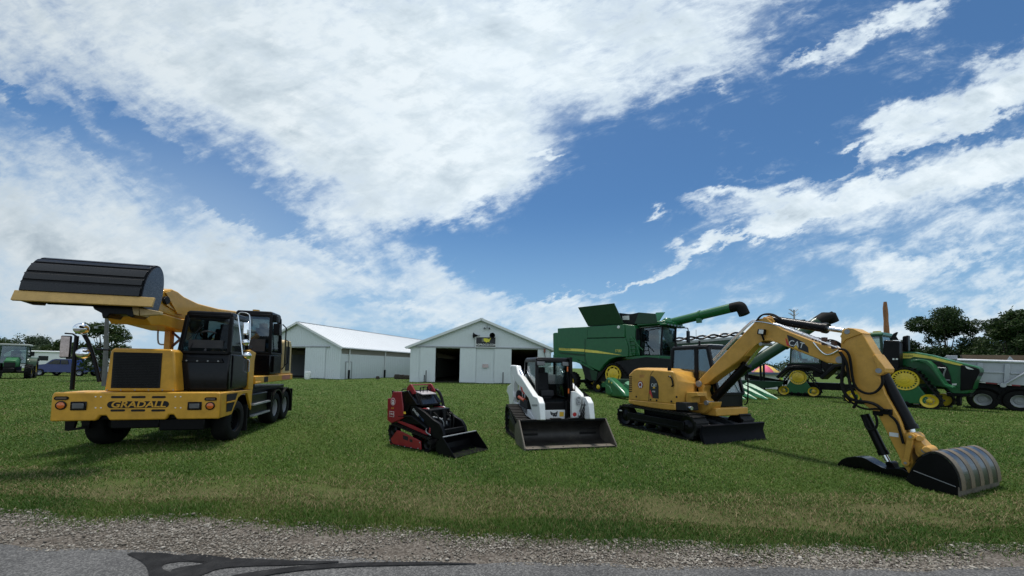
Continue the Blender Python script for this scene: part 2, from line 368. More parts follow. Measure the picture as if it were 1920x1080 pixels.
# the far left and the low sky are greyer, the middle of the big cloud is brightest
leftd = N(nt, 'MapRange', i_1=-1.4, i_2=-.1, i_3=.80, i_4=1.0); lk(nt, u, leftd.inputs[0])
lowd = N(nt, 'MapRange', i_1=.0, i_2=.45, i_3=.90, i_4=1.0); lk(nt, v, lowd.inputs[0])
cl = N(nt, 'VectorMath', operation='SCALE'); lk(nt, edge.outputs[0], cl.inputs[0]); lk(nt, mth('MULTIPLY', leftd.outputs[0], lowd.outputs[0]), cl.inputs['Scale'])
rear = N(nt, 'MapRange', i_1=.25, i_2=-.5, i_3=1.0, i_4=1.35); lk(nt, sy, rear.inputs[0])
cl2 = N(nt, 'VectorMath', operation='SCALE'); lk(nt, cl.outputs[0], cl2.inputs[0]); lk(nt, rear.outputs[0], cl2.inputs['Scale'])
SKYS = .079
skyc = N(nt, 'VectorMath', operation='MULTIPLY'); lk(nt, sky.outputs[0], skyc.inputs[0]); skyc.inputs[1].default_value = (.60*SKYS, .93*SKYS, 1.16*SKYS)
hz = N(nt, 'MixRGB', i_2=(.30,.50,.72,1)); lk(nt, mth('MULTIPLY', sstep(sz, .42, .0), .80), hz.inputs[0]); lk(nt, skyc.outputs[0], hz.inputs[1])
mx = N(nt, 'MixRGB'); lk(nt, alpha, mx.inputs[0]); lk(nt, hz.outputs[0], mx.inputs[1]); lk(nt, cl2.outputs[0], mx.inputs[2])
lk(nt, mx.outputs[0], bg.inputs[0]); bg.inputs[1].default_value = 1.0
W.cycles.sampling_method = 'MANUAL'; W.cycles.sample_map_resolution = 512
sl = bpy.data.lights.new('sun', 'SUN'); sl.energy = 3.8; sl.angle = R_(8); sl.color = (1, .95, .87)
so = bpy.data.objects.new('sun', sl); COL.objects.link(so)
sd = Vector((math.sin(SUN_AZ)*math.cos(SUN_EL), math.cos(SUN_AZ)*math.cos(SUN_EL), math.sin(SUN_EL)))
so.rotation_euler = sd.to_track_quat('Z', 'Y').to_euler()
SC.view_settings.view_transform = 'Standard'; SC.view_settings.look = 'None'; SC.view_settings.exposure = 0.08; SC.view_settings.gamma = 1
SC.cycles.max_bounces = 7; SC.cycles.diffuse_bounces = 3; SC.cycles.glossy_bounces = 3; SC.cycles.transparent_max_bounces = 12; SC.cycles.transmission_bounces = 3
SC.cycles.use_denoising = True; SC.cycles.caustics_reflective = False; SC.cycles.caustics_refractive = False
# ------------------------------------------------------------------ ground
_rd = np.array([(-9,3.95),(-4.91,3.71),(-4.22,3.65),(-3.53,3.63),(-2.47,3.54),(-1.74,3.56),(-1.09,3.54),(.03,3.52),(2.19,3.53),(4.82,3.60),(9,3.7)])
_gr = np.array([(-9,4.75),(-5.97,4.49),(-4.93,4.27),(-4.25,4.33),(-3.47,4.45),(-2.69,4.25),(-1.79,4.22),(-.88,4.13),(.04,4.02),(.81,4.0),(1.36,3.97),(2.14,3.9),(3.48,3.87),(5.5,4.02),(9,4.2)])
def edge_road(x): return float(np.interp(x, _rd[:,0], _rd[:,1]))+.02*math.sin(x*3.1)+.015*math.sin(x*7.7+1)
def edge_grav(x): return float(np.interp(x, _gr[:,0], _gr[:,1]))+.03*math.sin(x*4.3)+.025*math.sin(x*9.1+2)
def groundmat():
    m, nt, out = newmat('lawn_soil'); g = N(nt, 'NewGeometry'); s = N(nt, 'SeparateXYZ'); lk(nt, g.outputs['Position'], s.inputs[0])
    a = N(nt, 'TexNoise', i_Scale=.35, i_Detail=6.0, i_Roughness=.6); b = N(nt, 'TexNoise', i_Scale=3.0, i_Detail=8.0, i_Roughness=.7); c = N(nt, 'TexNoise', i_Scale=28.0, i_Detail=6.0, i_Roughness=.75)
    for n in (a, b, c): lk(nt, g.outputs['Position'], n.inputs['Vector'])
    m1 = N(nt, 'MixRGB', i_0=.5); lk(nt, a.outputs[0], m1.inputs[1]); lk(nt, b.outputs[0], m1.inputs[2])
    m2 = N(nt, 'MixRGB', i_0=.40); lk(nt, m1.outputs[0], m2.inputs[1]); lk(nt, c.outputs[0], m2.inputs[2])
    col = ramp(nt, [(.34, (.031,.060,.009)), (.47, (.050,.087,.013)), (.56, (.068,.105,.020)), (.68, (.098,.106,.036))], m2.outputs[0])
    y = N(nt, 'MapRange', i_1=6.0, i_2=5.2, i_3=0.0, i_4=.75); lk(nt, s.outputs[1], y.inputs[0])
    br = N(nt, 'MixRGB', i_2=(.088,.072,.036,1)); f = N(nt, 'Math', operation='MULTIPLY'); lk(nt, y.outputs[0], f.inputs[0])
    fr = ramp(nt, [(.28, (0,0,0)), (.46, (1,1,1))], b.outputs[0]); lk(nt, fr, f.inputs[1]); lk(nt, f.outputs[0], br.inputs[0]); lk(nt, col, br.inputs[1])
    p = N(nt, 'BsdfPrincipled', i_Roughness=.95); p.inputs['Specular IOR Level'].default_value = .15; lk(nt, br.outputs[0], p.inputs['Base Color'])
    bp = N(nt, 'Bump', i_Strength=.7, i_Distance=.04); lk(nt, c.outputs[0], bp.inputs['Height']); lk(nt, bp.outputs[0], p.inputs['Normal'])
    lk(nt, p.outputs[0], out.inputs[0]); return m
gm = MB(); gm.add([(-4000,-600,0),(4000,-600,0),(4000,6000,0),(-4000,6000,0)], [(0,1,2,3)]); struct('ground', gm, groundmat())
def strip(fn0, fn1, z, x0=-60, x1=60, n=400):
    mb = MB(); xs = np.concatenate([np.linspace(x0, -8, 30)[:-1], np.linspace(-8, 8, n), np.linspace(8, x1, 30)[1:]])
    vs = [];  fs = []
    for x in xs: vs += [(x, fn0(x), z), (x, fn1(x), z)]
    for i in range(len(xs)-1): fs.append((2*i, 2*i+2, 2*i+3, 2*i+1))
    return mb.add(vs, fs)
def cl8(fn): return lambda x: fn(max(-8, min(8, x)))
def speck(name, c0, c1, c2, sc=60, bump=.6):
    m, nt, out = newmat(name); g = N(nt, 'NewGeometry')
    v = N(nt, 'TexVoronoi', i_Scale=float(sc)); n = N(nt, 'TexNoise', i_Scale=sc*1.7, i_Detail=6.0, i_Roughness=.8); l = N(nt, 'TexNoise', i_Scale=1.1, i_Detail=6.0, i_Roughness=.65)
    for q in (v, n, l): lk(nt, g.outputs['Position'], q.inputs['Vector'])
    sp = N(nt, 'SeparateColor'); lk(nt, v.outputs['Color'], sp.inputs[0])
    m1 = N(nt, 'MixRGB', i_0=.5); lk(nt, sp.outputs[0], m1.inputs[1]); lk(nt, n.outputs[0], m1.inputs[2])
    m2 = N(nt, 'MixRGB', i_0=.35); lk(nt, m1.outputs[0], m2.inputs[1]); lk(nt, l.outputs[0], m2.inputs[2])
    col = ramp(nt, [(.28, c0), (.5, c1), (.72, c2)], m2.outputs[0])
    p = N(nt, 'BsdfPrincipled', i_Roughness=.9); p.inputs['Specular IOR Level'].default_value = .25; lk(nt, col, p.inputs['Base Color'])
    bp = N(nt, 'Bump', i_Strength=bump, i_Distance=.012); lk(nt, m1.outputs[0], bp.inputs['Height']); lk(nt, bp.outputs[0], p.inputs['Normal'])
    lk(nt, p.outputs[0], out.inputs[0]); return m
struct('gravel_shoulder', strip(cl8(lambda x: edge_road(x)-.25), cl8(edge_grav), .004), speck('shoulder_grit', (.045,.036,.028), (.095,.080,.066), (.19,.172,.15), 55))
struct('road', strip(lambda x: -6, cl8(edge_road), .012), speck('asphalt', (.036,.036,.037), (.078,.077,.077), (.165,.162,.158), 85, .6))
tar = paint('tar', (.016,.016,.017), .75, var=.5, dirt=(.05,.048,.046), damt=.5, bump=.4, scale=6, spec=.12)
TZ = [.016]
def tarpoly(pts, name='tar_patch'):
    TZ[0] += .002; q = [G(*p, z=.016) for p in pts]; c = smooth(q, 1, True)
    mb = MB(); mb.add([(p.x, p.y, TZ[0]) for p in c], [tuple(range(len(c)))]); return struct(name, mb, tar)
tarpoly([(230,1036),(300,1036),(330,1040),(400,1050),(398,1058),(350,1052),(310,1056),(300,1066),(330,1076),(300,1092),(280,1092),(278,1066),(262,1050)])
tarpoly([(336,1042),(372,1038),(420,1046),(480,1048),(560,1052),(660,1053),(560,1060),(460,1062),(410,1066),(380,1078),(350,1092),(318,1092),(316,1070),(345,1062),(372,1060),(395,1054),(345,1052)])
tarpoly([(420,1082),(520,1066),(640,1056),(780,1054),(930,1058),(780,1060),(650,1063),(540,1072),(450,1090),(415,1092)])
# gravel stones
def stones(n=62000):
    base = np.array([(1,0,0),(-1,0,0),(0,1,0),(0,-1,0),(0,0,1),(0,0,-1),(.6,.6,.5),(-.6,.55,.5),(.5,-.6,.55),(-.55,-.6,.5)], float)
    bm = bmesh.new()
    for p in base: bm.verts.new(p)
    bmesh.ops.convex_hull(bm, input=bm.verts); bm.verts.index_update(); tri = np.array([[v.index for v in f.verts] for f in bm.faces]); bm.free()
    x = rng.uniform(-7.5, 7.2, n); er = np.array([edge_road(a) for a in x]); eg = np.array([edge_grav(a) for a in x])
    t = rng.beta(1.1, 1.25, n); y = er-.05+(eg-er+.16)*t
    keep = (np.sin(x*2.1+y*7)+np.sin(x*5.3-y*9)+np.sin(x*1.1+y*3)+rng.normal(0, .9, n)) > -.65
    x, y = x[keep], y[keep]; n = len(x)
    s = rng.gamma(2.2, .0020, n)+.0022; ang = rng.uniform(0, 6.28, n)
    v = base[None]*(1+rng.normal(0, .16, (n, 10, 3)))
    v *= s[:, None, None]*np.stack([rng.uniform(.8, 1.5, n), rng.uniform(.7, 1.1, n), rng.uniform(.45, .8, n)], 1)[:, None, :]
    c, sn = np.cos(ang)[:, None], np.sin(ang)[:, None]
    vx = v[..., 0]*c-v[..., 1]*sn+x[:, None]; vy = v[..., 0]*sn+v[..., 1]*c+y[:, None]; vz = v[..., 2]+.010+s[:, None]*.25
    return np.stack([vx, vy, vz], -1).reshape(-1, 3), (tri[None]+np.arange(n)[:, None, None]*10).reshape(-1, 3), np.repeat(np.clip(rng.normal(.5, .22, n), 0, 1), 10)
def npmesh(name, v, f, rnd, mat, kind='stuff', smooth_=False):
    me = bpy.data.meshes.new(name); me.vertices.add(len(v)); me.vertices.foreach_set('co', v.astype(np.float32).ravel())
    k = f.shape[1]; me.loops.add(f.size); me.loops.foreach_set('vertex_index', f.astype(np.int32).ravel())
    me.polygons.add(len(f)); me.polygons.foreach_set('loop_start', np.arange(0, f.size, k, dtype=np.int32))
    a = me.attributes.new('tone', 'FLOAT', 'POINT'); a.data.foreach_set('value', rnd.astype(np.float32))
    me.update(calc_edges=True); me.materials.append(mat)
    o = bpy.data.objects.new(name, me); COL.objects.link(o)
    if kind: o['kind'] = kind
    return o
def tonemat(name, stops, rough=.85, trans=0.0):
    m, nt, out = newmat(name); a = N(nt, 'Attribute', attribute_name='tone'); c = ramp(nt, stops, a.outputs['Fac'])
    p = N(nt, 'BsdfPrincipled', i_Roughness=rough); p.inputs['Specular IOR Level'].default_value = .25; lk(nt, c, p.inputs['Base Color'])
    if trans:
        t = N(nt, 'BsdfTranslucent'); lk(nt, c, t.inputs[0]); x = N(nt, 'MixShader', i_0=trans); lk(nt, p.outputs[0], x.inputs[1]); lk(nt, t.outputs[0], x.inputs[2]); lk(nt, x.outputs[0], out.inputs[0])
    else: lk(nt, p.outputs[0], out.inputs[0])
    return m
gv, gf, gt = stones(); go = npmesh('gravel', gv, gf, gt, tonemat('limestone', [(0, (.055,.045,.036)), (.45, (.175,.152,.125)), (1, (.40,.37,.325))]))
# grass blades: density and blade size follow the distance
def grass(n=720000):
    d = 3.6*(62/3.6)**rng.beta(.85, 1.45, n)
    x = rng.uniform(-1.55, 1.55, n)*d+rng.normal(0, .4, n); y = d
    eg = np.array([edge_grav(max(-8, min(8, a))) for a in x])
    cov = np.sin(x*1.9+y*3.3)+np.sin(x*.7-y*1.7+1)+np.sin(x*4.1+y*1.1)+rng.normal(0, .8, n)
    near = y-eg
    bare = (np.abs(near-.95-.18*np.sin(x*1.1)) < .42) & (cov > -.25)
    keep = (near > rng.normal(.0, .09, n)-.12*(rng.random(n) < .25)) & ~(bare & (rng.random(n) < np.where(cov > .9, .86, .50)))
    x, y, near, cov = x[keep], y[keep], near[keep], cov[keep]; n = len(x)
    h = rng.gamma(7, .0075, n)*(1+.55*np.exp(-(near-.2)**2/.10)*(.6+.5*np.sin(x*2.9+1)+.3*np.sin(x*6.1)))*(1+.12*np.sin(x*2.3+y*1.3)); h = np.clip(h, .02, .11)*.52*(1+.006*y)
    w = np.maximum(.0022, .00075*y)*rng.uniform(.7, 1.3, n)
    a = rng.uniform(0, 6.283, n); lean = rng.uniform(.6, 1.7, n)*h*np.where(near < .6, .7, 1.0); b = a+rng.normal(1.57, .5, n)
    dx, dy = np.cos(a)*w, np.sin(a)*w; lx, ly = np.cos(b)*lean, np.sin(b)*lean
    z0 = np.zeros(n)
    v = np.stack([np.stack([x-dx, y-dy, z0], -1), np.stack([x+dx, y+dy, z0], -1),
                  np.stack([x+dx*.75+lx*.38, y+dy*.75+ly*.38, h*.62], -1), np.stack([x-dx*.75+lx*.38, y-dy*.75+ly*.38, h*.62], -1),
                  np.stack([x+lx, y+ly, h], -1)], 1).reshape(-1, 3)
    i = np.arange(n)[:, None]*5
    f = np.concatenate([i+np.array([[0,1,2]]), i+np.array([[0,2,3]]), i+np.array([[3,2,4]])], 0)
    tone = .40+.09*np.sin(x*.55+y*.4+1.5*np.sin(y*.3))+.08*np.sin(x*1.3-y*.9+2*np.sin(x*.4))+.06*np.sin(x*3.7+y*2.9)+rng.normal(0, .075, n)
    dry = rng.random(n) < np.where((near > .5) & (near < 1.7), .34, .06+.10*(np.sin(x*.8+y*.5)*np.sin(x*.33-y*.7) > .45))
    lush = (near < .5+.25*np.sin(x*1.7)) & (cov > -.4)
    tone = np.where(lush, tone-.20, tone); tone = np.where(dry, rng.uniform(.82, 1.0, n), np.clip(tone, 0, .74))
    return v, f, np.repeat(tone, 5)
bv, bf, bt = grass()
npmesh('grass', bv, bf, bt, tonemat('grass_blade', [(0, (.025,.072,.007)), (.3, (.044,.094,.010)), (.55, (.072,.122,.018)), (.75, (.110,.143,.034)), (.86, (.19,.155,.075)), (1, (.28,.23,.12))], .7, .25))
# ------------------------------------------------------------------ trees
LEAF = [tonemat('leaf_dark', [(0, (.008,.020,.006)), (.5, (.024,.050,.013)), (1, (.065,.095,.026))], .6, .25),
        tonemat('leaf_mid', [(0, (.018,.038,.010)), (.5, (.040,.070,.020)), (1, (.085,.11,.035))], .6, .25),
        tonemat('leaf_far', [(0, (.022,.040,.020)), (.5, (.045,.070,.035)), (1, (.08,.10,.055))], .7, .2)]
BARK = paint('bark', (.055,.043,.034), .9, var=.4, bump=.5)
def leaves(centers, radii, n, size, sq=.8):
    k = rng.choice(len(centers), n, p=radii**2/np.sum(radii**2)); c = centers[k]; r = radii[k]
    d = rng.normal(0, 1, (n, 3)); d /= np.linalg.norm(d, axis=1)[:, None]
    rad = r*(.35+.65*rng.random(n)**.5)*(1+.12*rng.normal(0, 1, n)); p = c+d*rad[:, None]*np.array([1, 1, sq])
    s = size*rng.uniform(.6, 1.4, n); a = rng.normal(0, 1, (n, 3)); a /= np.linalg.norm(a, axis=1)[:, None]
    b = np.cross(a, rng.normal(0, 1, (n, 3))); b /= np.linalg.norm(b, axis=1)[:, None]
    a *= s[:, None]; b *= (s*.55)[:, None]
    v = np.stack([p-a, p+b*.9, p+a, p-b*.9], 1).reshape(-1, 3)
    f = np.arange(n*4).reshape(n, 4)
    tone = np.clip(.5+.16*rng.normal(0, 1, n)+.12*np.sin(k*2.4), 0, 1)
    return v, f, np.repeat(tone, 4)
def tree(name, base, h, wid, label, group, leaf=0, n=5000, size=.16, lo=.25, nc=26, sq=.8, fork=4, seed=1, cluster=.30, dens=1.0, trunkr=.022):
    global rng
    rng = np.random.default_rng(seed)
    b = Vector(base); t = bpy.data.objects.new(name, None); COL.objects.link(t); t.location = b; tag(t, label, 'tree', group)
    cs = []; mb = MB(); top = h*(lo+.25)
    mb.tube([(0,0,-.1), (.01*h,0,h*lo*.5), (-.01*h,.01*h,h*lo), (.01*h,0,top)], [h*trunkr*1.3, h*trunkr, h*trunkr*.8, h*trunkr*.5], 9)
    for i in range(nc):
        az = rng.uniform(0, 6.283); q = rng.random(); zz = h*(lo+(1-lo)*q*.92)
        rr = wid*.5*(math.sin(math.pi*min(max(.12+.80*q, 0), 1))**.7)*rng.uniform(.25, .95)
        c = np.array([math.cos(az)*rr, math.sin(az)*rr, zz]); cs.append(c)
        if i % 2 == 0:
            s0 = Vector((0, 0, h*lo*rng.uniform(.75, 1.15))); mid = s0.lerp(Vector(c), .5)+Vector((0, 0, h*.03))
            mb.tube([s0, mid, Vector(c)], [h*trunkr*.45, h*trunkr*.25, h*trunkr*.08], 6)
    P('trunk', mb, BARK, t)
    cs = np.array(cs); ra = wid*cluster*.5*rng.uniform(.55, 1.15, nc)
    v, f, tn = leaves(cs, ra, int(n*dens), size, sq); o = npmesh('crown', v, f, tn, LEAF[leaf], None); o.parent = t
    return t
tree('ash_tree', at(190, 712, 33), 5.0, 4.0, 'small leafy green tree behind the grey utility pole at left', None, 1, 6500, .11, .22, 26, seed=3, cluster=.36)
for i, (px, Y, hh, ww, sd_, lb) in enumerate([(48, 82, 6.6, 9, 11, 'broad round tree above the left green tractor cab'), (85, 78, 4.6, 8, 12, 'lower tree between the left tractor and the camper'), (108, 70, 5.6, 4.6, 14, 'thin open tree left of the chrome mirror post'), (5, 90, 6, 8, 15, 'low dark tree cut by the left edge of the view'), (160, 66, 3.8, 7, 16, 'low bushy tree behind the camper and white car'), (140, 75, 4.2, 6, 17, 'low tree right behind the camper roof')]):
    p = at(px, 700, Y); p.z = -.3
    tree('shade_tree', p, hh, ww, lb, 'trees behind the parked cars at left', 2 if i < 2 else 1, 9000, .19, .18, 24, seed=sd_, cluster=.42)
rt = [(1778, 48, 10.6, 7.4, 41, .20, .33, 'dark open crowned tree standing above the green tractor hood', 9000), (1718, 50, 6.6, 6.0, 22, .15, .34, 'shorter dark tree left of the tall open crowned tree', 4200),
      (1905, 40, 10.0, 6.4, 23, .1, .34, 'tall tree at the right edge above the dump bed', 12000), (1868, 44, 6.6, 8, 24, .05, .42, 'low dense tree beneath the tall tree at the right edge', 9000), (1815, 50, 5.8, 8, 25, .05, .42, 'low dense tree behind the front of the dump bed', 8000), (1745, 52, 5.0, 9, 26, .05, .42, 'low bushy tree behind the tractor hood', 7000), (1690, 56, 5.2, 8, 27, .06, .42, 'low tree behind the black exhaust stack of the tractor', 4000), (1925, 45, 7.0, 9, 28, .05, .42, 'dense tree cut by the right edge of the view', 8000), (1842, 56, 6.2, 9, 29, .05, .42, 'rounded low tree between the open crowned tree and the right edge trees', 8000), (1795, 60, 5.6, 10, 30, .05, .42, 'low distant tree right behind the trunk of the open crowned tree', 7000)]
for px, Y, hh, ww, sd_, lo_, cl_, lb, nn in rt:
    p = at(px, 705, Y); p.z = -.2
    tree('field_tree', p, hh, ww, lb, 'dark trees behind the machines at right', 0, int(nn*1.9), .135, lo_, 30, seed=sd_, cluster=cl_)
rng = np.random.default_rng(5)
# far woods on the horizon: one mass
nc = 150; cx = np.concatenate([rng.uniform(190, 420, nc), rng.uniform(-420, -230, nc)]); cy_ = rng.uniform(330, 420, nc*2)
hh = 9+4*np.sin(cx*.021)+2.5*np.sin(cx*.07+1)+rng.normal(0, 1.5, nc*2)
cen = np.stack([cx, cy_, np.maximum(hh*.55, 2)], -1); v_, f_, t_ = leaves(cen, np.abs(hh)*.8+2, 20000, 1.3, .75)
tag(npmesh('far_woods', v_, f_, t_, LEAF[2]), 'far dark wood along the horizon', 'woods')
# ------------------------------------------------------------------ sheds
SID = paint('white_siding', (.63,.67,.68), .5, var=.06, dirt=(.38,.37,.34), damt=.25, scale=.6)
ROOF = paint('white_roof_metal', (.60,.62,.64), .4, var=.06, dirt=(.35,.35,.35), damt=.2, scale=.5)
TRIMM = paint('white_trim', (.66,.67,.67), .45, var=.05, damt=.1)
TRANS, nt_, ot_ = newmat('light_panel'); d_ = N(nt_, 'BsdfDiffuse'); d_.inputs[0].default_value = (.36,.345,.31,1); t_ = N(nt_, 'BsdfTranslucent'); t_.inputs[0].default_value = (.5,.46,.36,1); m_ = N(nt_, 'MixShader', i_0=.35); lk(nt_, d_.outputs[0], m_.inputs[1]); lk(nt_, t_.outputs[0], m_.inputs[2]); lk(nt_, m_.outputs[0], ot_.inputs[0])
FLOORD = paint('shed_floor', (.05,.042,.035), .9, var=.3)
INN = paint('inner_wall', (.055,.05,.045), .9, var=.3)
TIMB = paint('timber', (.14,.105,.07), .85, var=.3)
def shed(name, loc, ang, w, L, he, hp, opens, label, leave, strip_x=None):
    """gable front in the plane y=0, x from -w/2 to w/2, length along +y; opens = [(x0,x1,top)]"""
    t = Thing(name, loc, ang, label, 'shed')
    xs = sorted([-w/2, 0, w/2]+[a for o in opens for a in o[:2]]); zr = lambda x: he+(hp-he)*(1-abs(x)/(w/2))
    f = MB(); th = .14
    for a, b in zip(xs[:-1], xs[1:]):
        z0 = 0
        for o in opens:
            if a >= o[0]-.001 and b <= o[1]+.001: z0 = o[2]
        f.prism([(a,0,z0),(b,0,z0),(b,0,zr(b)),(a,0,zr(a))], (0,th,0))
    nx = int(w/.3)
    for k in range(nx+1):
        x = -w/2+.02+(w-.04)*k/nx; z0 = 0
        for o in opens:
            if o[0]-.05 < x < o[1]+.05: z0 = o[2]+.02
        f.bx(x-.03, x+.03, -.035, .0, z0, zr(x)-.03)
    wall = t.P('gable_wall', f, SID)
    s = MB()
    for sx_ in (-1, 1):
        s.bx(sx_*(w/2-th), sx_*w/2, th, L, 0, he-.9)
        for k in range(int(L/.45)): s.bx(sx_*w/2, sx_*(w/2+.02), th+.1+k*.45, th+.14+k*.45, 0, he-.9)
    t.P('side_wall', s, SID)
    lp = MB()
    for sx_ in (-1, 1): lp.bx(sx_*(w/2-.06), sx_*(w/2-.03), th, L, he-.9, he)
    t.P('light_panel', lp, TRANS)
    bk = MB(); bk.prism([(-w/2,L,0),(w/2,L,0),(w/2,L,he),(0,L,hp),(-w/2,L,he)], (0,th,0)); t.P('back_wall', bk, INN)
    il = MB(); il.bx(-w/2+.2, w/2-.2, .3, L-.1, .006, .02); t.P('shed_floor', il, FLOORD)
    ov = .45; sl = (hp-he)/(w/2)
    r = MB()
    for sx_ in (-1, 1):
        a = (sx_*(w/2+ov), -ov*.7, he-sl*ov); b = (0, -ov*.7, hp); e = (0,0,.10)
        r.hexa([(a[0],-ov*.7,a[2]),(b[0],-ov*.7,b[2]),(b[0],-ov*.7,b[2]+.1),(a[0],-ov*.7,a[2]+.1)], [(a[0],L+ov,a[2]),(b[0],L+ov,b[2]),(b[0],L+ov,b[2]+.1),(a[0],L+ov,a[2]+.1)])
        for k in range(int(L/.6)):
            y = k*.6; r.beam((sx_*(w/2+ov), y, he-sl*ov+.11), (sx_*.05, y, hp+.10), .05, .03)
    roof = t.P('roof', r, ROOF)
    g = MB()
    for sx_ in (-1, 1):
        g.beam((sx_*(w/2+ov+.02), -ov*.7-.02, he-sl*ov-.02), (0, -ov*.7-.02, hp-.02), .05, .26)
        g.bx(sx_*(w/2+ov+.002), sx_*(w/2+ov+.12), -ov*.7, L, he-sl*ov-.05, he-sl*ov+.07)
    t.P('fascia', g, TRIMM)
    rc = MB(); rc.bx(-.18, .18, -ov*.7, L+ov, hp+.085, hp+.125); t.P('ridge_cap', rc, ROOF, roof)
    tm = MB()
    for k in range(1, int(L/3)):
        y = k*3.0; tm.beam((-w/2+.2, y, he-.15), (w/2-.2, y, he-.15), .09, .22); tm.beam((-w/2+.2,y,he-.1),(0,y,hp-.25),.09,.2); tm.beam((w/2-.2,y,he-.1),(0,y,hp-.25),.09,.2)
        for q in (-.5, -.25, 0, .25, .5): tm.beam((q*w, y, he-.1), (q*w*.75, y, zr(q*w*.75)-.3), .07, .1)
    t.P('truss', tm, TIMB)
    for (x0, x1, zt) in leave:       # sliding door panels on a rail
        d = MB(); d.bx(x0, x1, -.11, -.05, .06, zt); n = int((x1-x0)/.3)
        for k in range(n+1): xx = x0+.02+(x1-x0-.04)*k/max(n,1); d.bx(xx-.02, xx+.02, -.13, -.11, .06, zt)
        for xx in (x0, x1): d.bx(xx-.035, xx+.035, -.135, -.05, .05, zt+.01)
        t.P('sliding_door', d, SID)
    if leave:
        rl = MB(); a = min(l[0] for l in leave); b = max(l[1] for l in leave); rl.bx(a-.6, b+.6, -.17, -.03, leave[0][2]+.02, leave[0][2]+.14); t.P('door_rail', rl, GREY)
    return t
# right shed, gable to the viewer
c0 = G(768, 716); wS = 15.4; DS = c0.y
sh = shed('pole_barn', (c0.x+wS/2, DS, 0), 0, wS, 34, 3.9, 7.0, [(-4.95,-2.25,3.75),(3.35,6.25,3.75)], 'white metal shed with gable and black sign between two open doors', [(-6.55,-4.97,3.8),(-2.23,-.55,3.8),(1.55,3.33,3.8),(6.27,7.5,3.8)])
ds = at(911, 633, DS-.25)-Vector((c0.x+wS/2, DS, 0)); cxs = ds.x
sgn = MB(); sgn.bx(cxs-1.05, cxs+1.05, -.20, -.13, 3.98, 5.0); so_ = sh.P('sign_board', sgn, paint('sign_black', (.008,.008,.012), .35))
fr_ = MB()
for (a,b,c,d) in ((-1.13,1.13,3.90,3.975),(-1.13,1.13,5.005,5.08),(-1.13,-1.055,3.975,5.005),(1.055,1.13,3.975,5.005)): fr_.bx(cxs+a, cxs+b, -.22, -.12, c, d)
sh.P('sign_frame', fr_, TRIMM, so_)
text('AGPROCO.COM', .30, TXTW, (cxs, -.204, 4.18), (1,0,0), (0,0,1), so_, .003, off=.006)
us = [(-.50,.28),(-.2,.30),(.1,.26),(.2,.18),(.3,.2),(.34,.3),(.46,.38),(.5,.3),(.42,.15),(.36,0),(.28,-.12),(.3,-.3),(.2,-.18),(0,-.2),(-.1,-.32),(-.2,-.18),(-.38,-.12),(-.48,0)]
um = MB(); um.prism([(cxs+.15+p[0]*.8, -.203, 4.66+p[1]*.8) for p in us], (0,-.004,0)); sh.P('emblem', um, paint('emblem_yellow', (.75,.68,.05), .5), so_)
gb = MB(); gb.bx(cxs-.45, cxs-.02, -.206, -.203, 4.50, 4.88); sh.P('emblem_block', gb, paint('emblem_grey', (.16,.16,.13), .6), so_)
for i, (dx_, lab) in enumerate(((-.92, 'black horn loudspeaker turned sideways above the sign left end'), (.72, 'round black horn loudspeaker facing forward above the sign right end'))):
    s_ = Thing('horn_speaker', (c0.x+wS/2+cxs+dx_, DS-.2, 5.18), R_(-90 if i else 200), lab, 'loudspeaker')
    q = MB(); q.lathe((0,0,0), (1,0,0), [(.05,-.02),(.10,.1),(.16,.3),(.30,.45),(.31,.47),(.28,.46),(.12,.25),(.02,.1)], 20); s_.P('horn', q, BLK)
    q = MB(); q.cyl((-.25,0,0),(0,0,0),.09); q.bx(-.1,-.04,-.03,.03,-.25,0); s_.P('driver', q, GREY)
fl = Thing('flood_light', (c0.x+wS/2+cxs+.1, DS-.05, 6.1), R_(-90), 'small twin flood light under the shed gable peak', 'lamp')
q = MB(); q.cyl((0,0,0),(.12,0,0),.07); q.cyl((.1,0,0),(.1,0,.4),.02); fl.P('bracket', q, GREY)
for s_ in (-1, 1): q = MB(); q.lathe((.12,s_*.22,-.08), (1,s_*.3,-.4), [(.03,-.1),(.08,0),(.12,.14),(.10,.13)], 12); fl.P('lamp_head', q, GREY)
q = MB(); q.bx(-.32,.32,-.015,0,-.2,.2); nz = Thing('wall_notice', at(910, 686, DS-.15), 0, 'small red and white notice on the shed wall between the doors', 'sign'); b_ = nz.P('board', q, paint('notice', (.55,.48,.48), .5))
for k in range(3): text(('NO', 'SMOKING', 'PLEASE')[k] if 0 else '—————', .13, REDB, (0,-.019,.1-.1*k), (1,0,0), (0,0,1), b_, .002)
for px in (795.5, 798.5, 943):
    p = at(px, 712, DS-.5); p.z = 0; b = Thing('guard_post', p, 0, {795.5: 'shorter dark post in front of the left shed door panel', 798.5: 'taller thin post in front of the left shed door panel', 943: 'dark thin post in front of the right shed door panel'}[px], 'post', 'door guard posts'); q = MB(); hh_ = {795.5: .75, 798.5: 1.25, 943: 1.2}[px]; q.cyl((0,0,-.05),(0,0,hh_),.05,n=10); q.sph((0,0,hh_),.055,8); b.P('post', q, BLK)
# red lamp bracket on the wall by the combine
q = MB(); wl = Thing('wall_lamp', at(1021, 658, DS-.2), 0, 'small red lamp with a curved cable on the shed wall beside the right door', 'lamp'); q.bx(-.1,.1,-.12,.0,-.18,.22); wl.P('housing', q, paint('lamp_red', (.22,.06,.04), .5), bev=.02)
q = MB(); q.tube(smooth([(0,-.06,-.18),(.02,-.08,-.5),(.12,-.08,-.8),(.25,-.06,-1.1)], 2), .03); wl.P('cable', q, BLK)
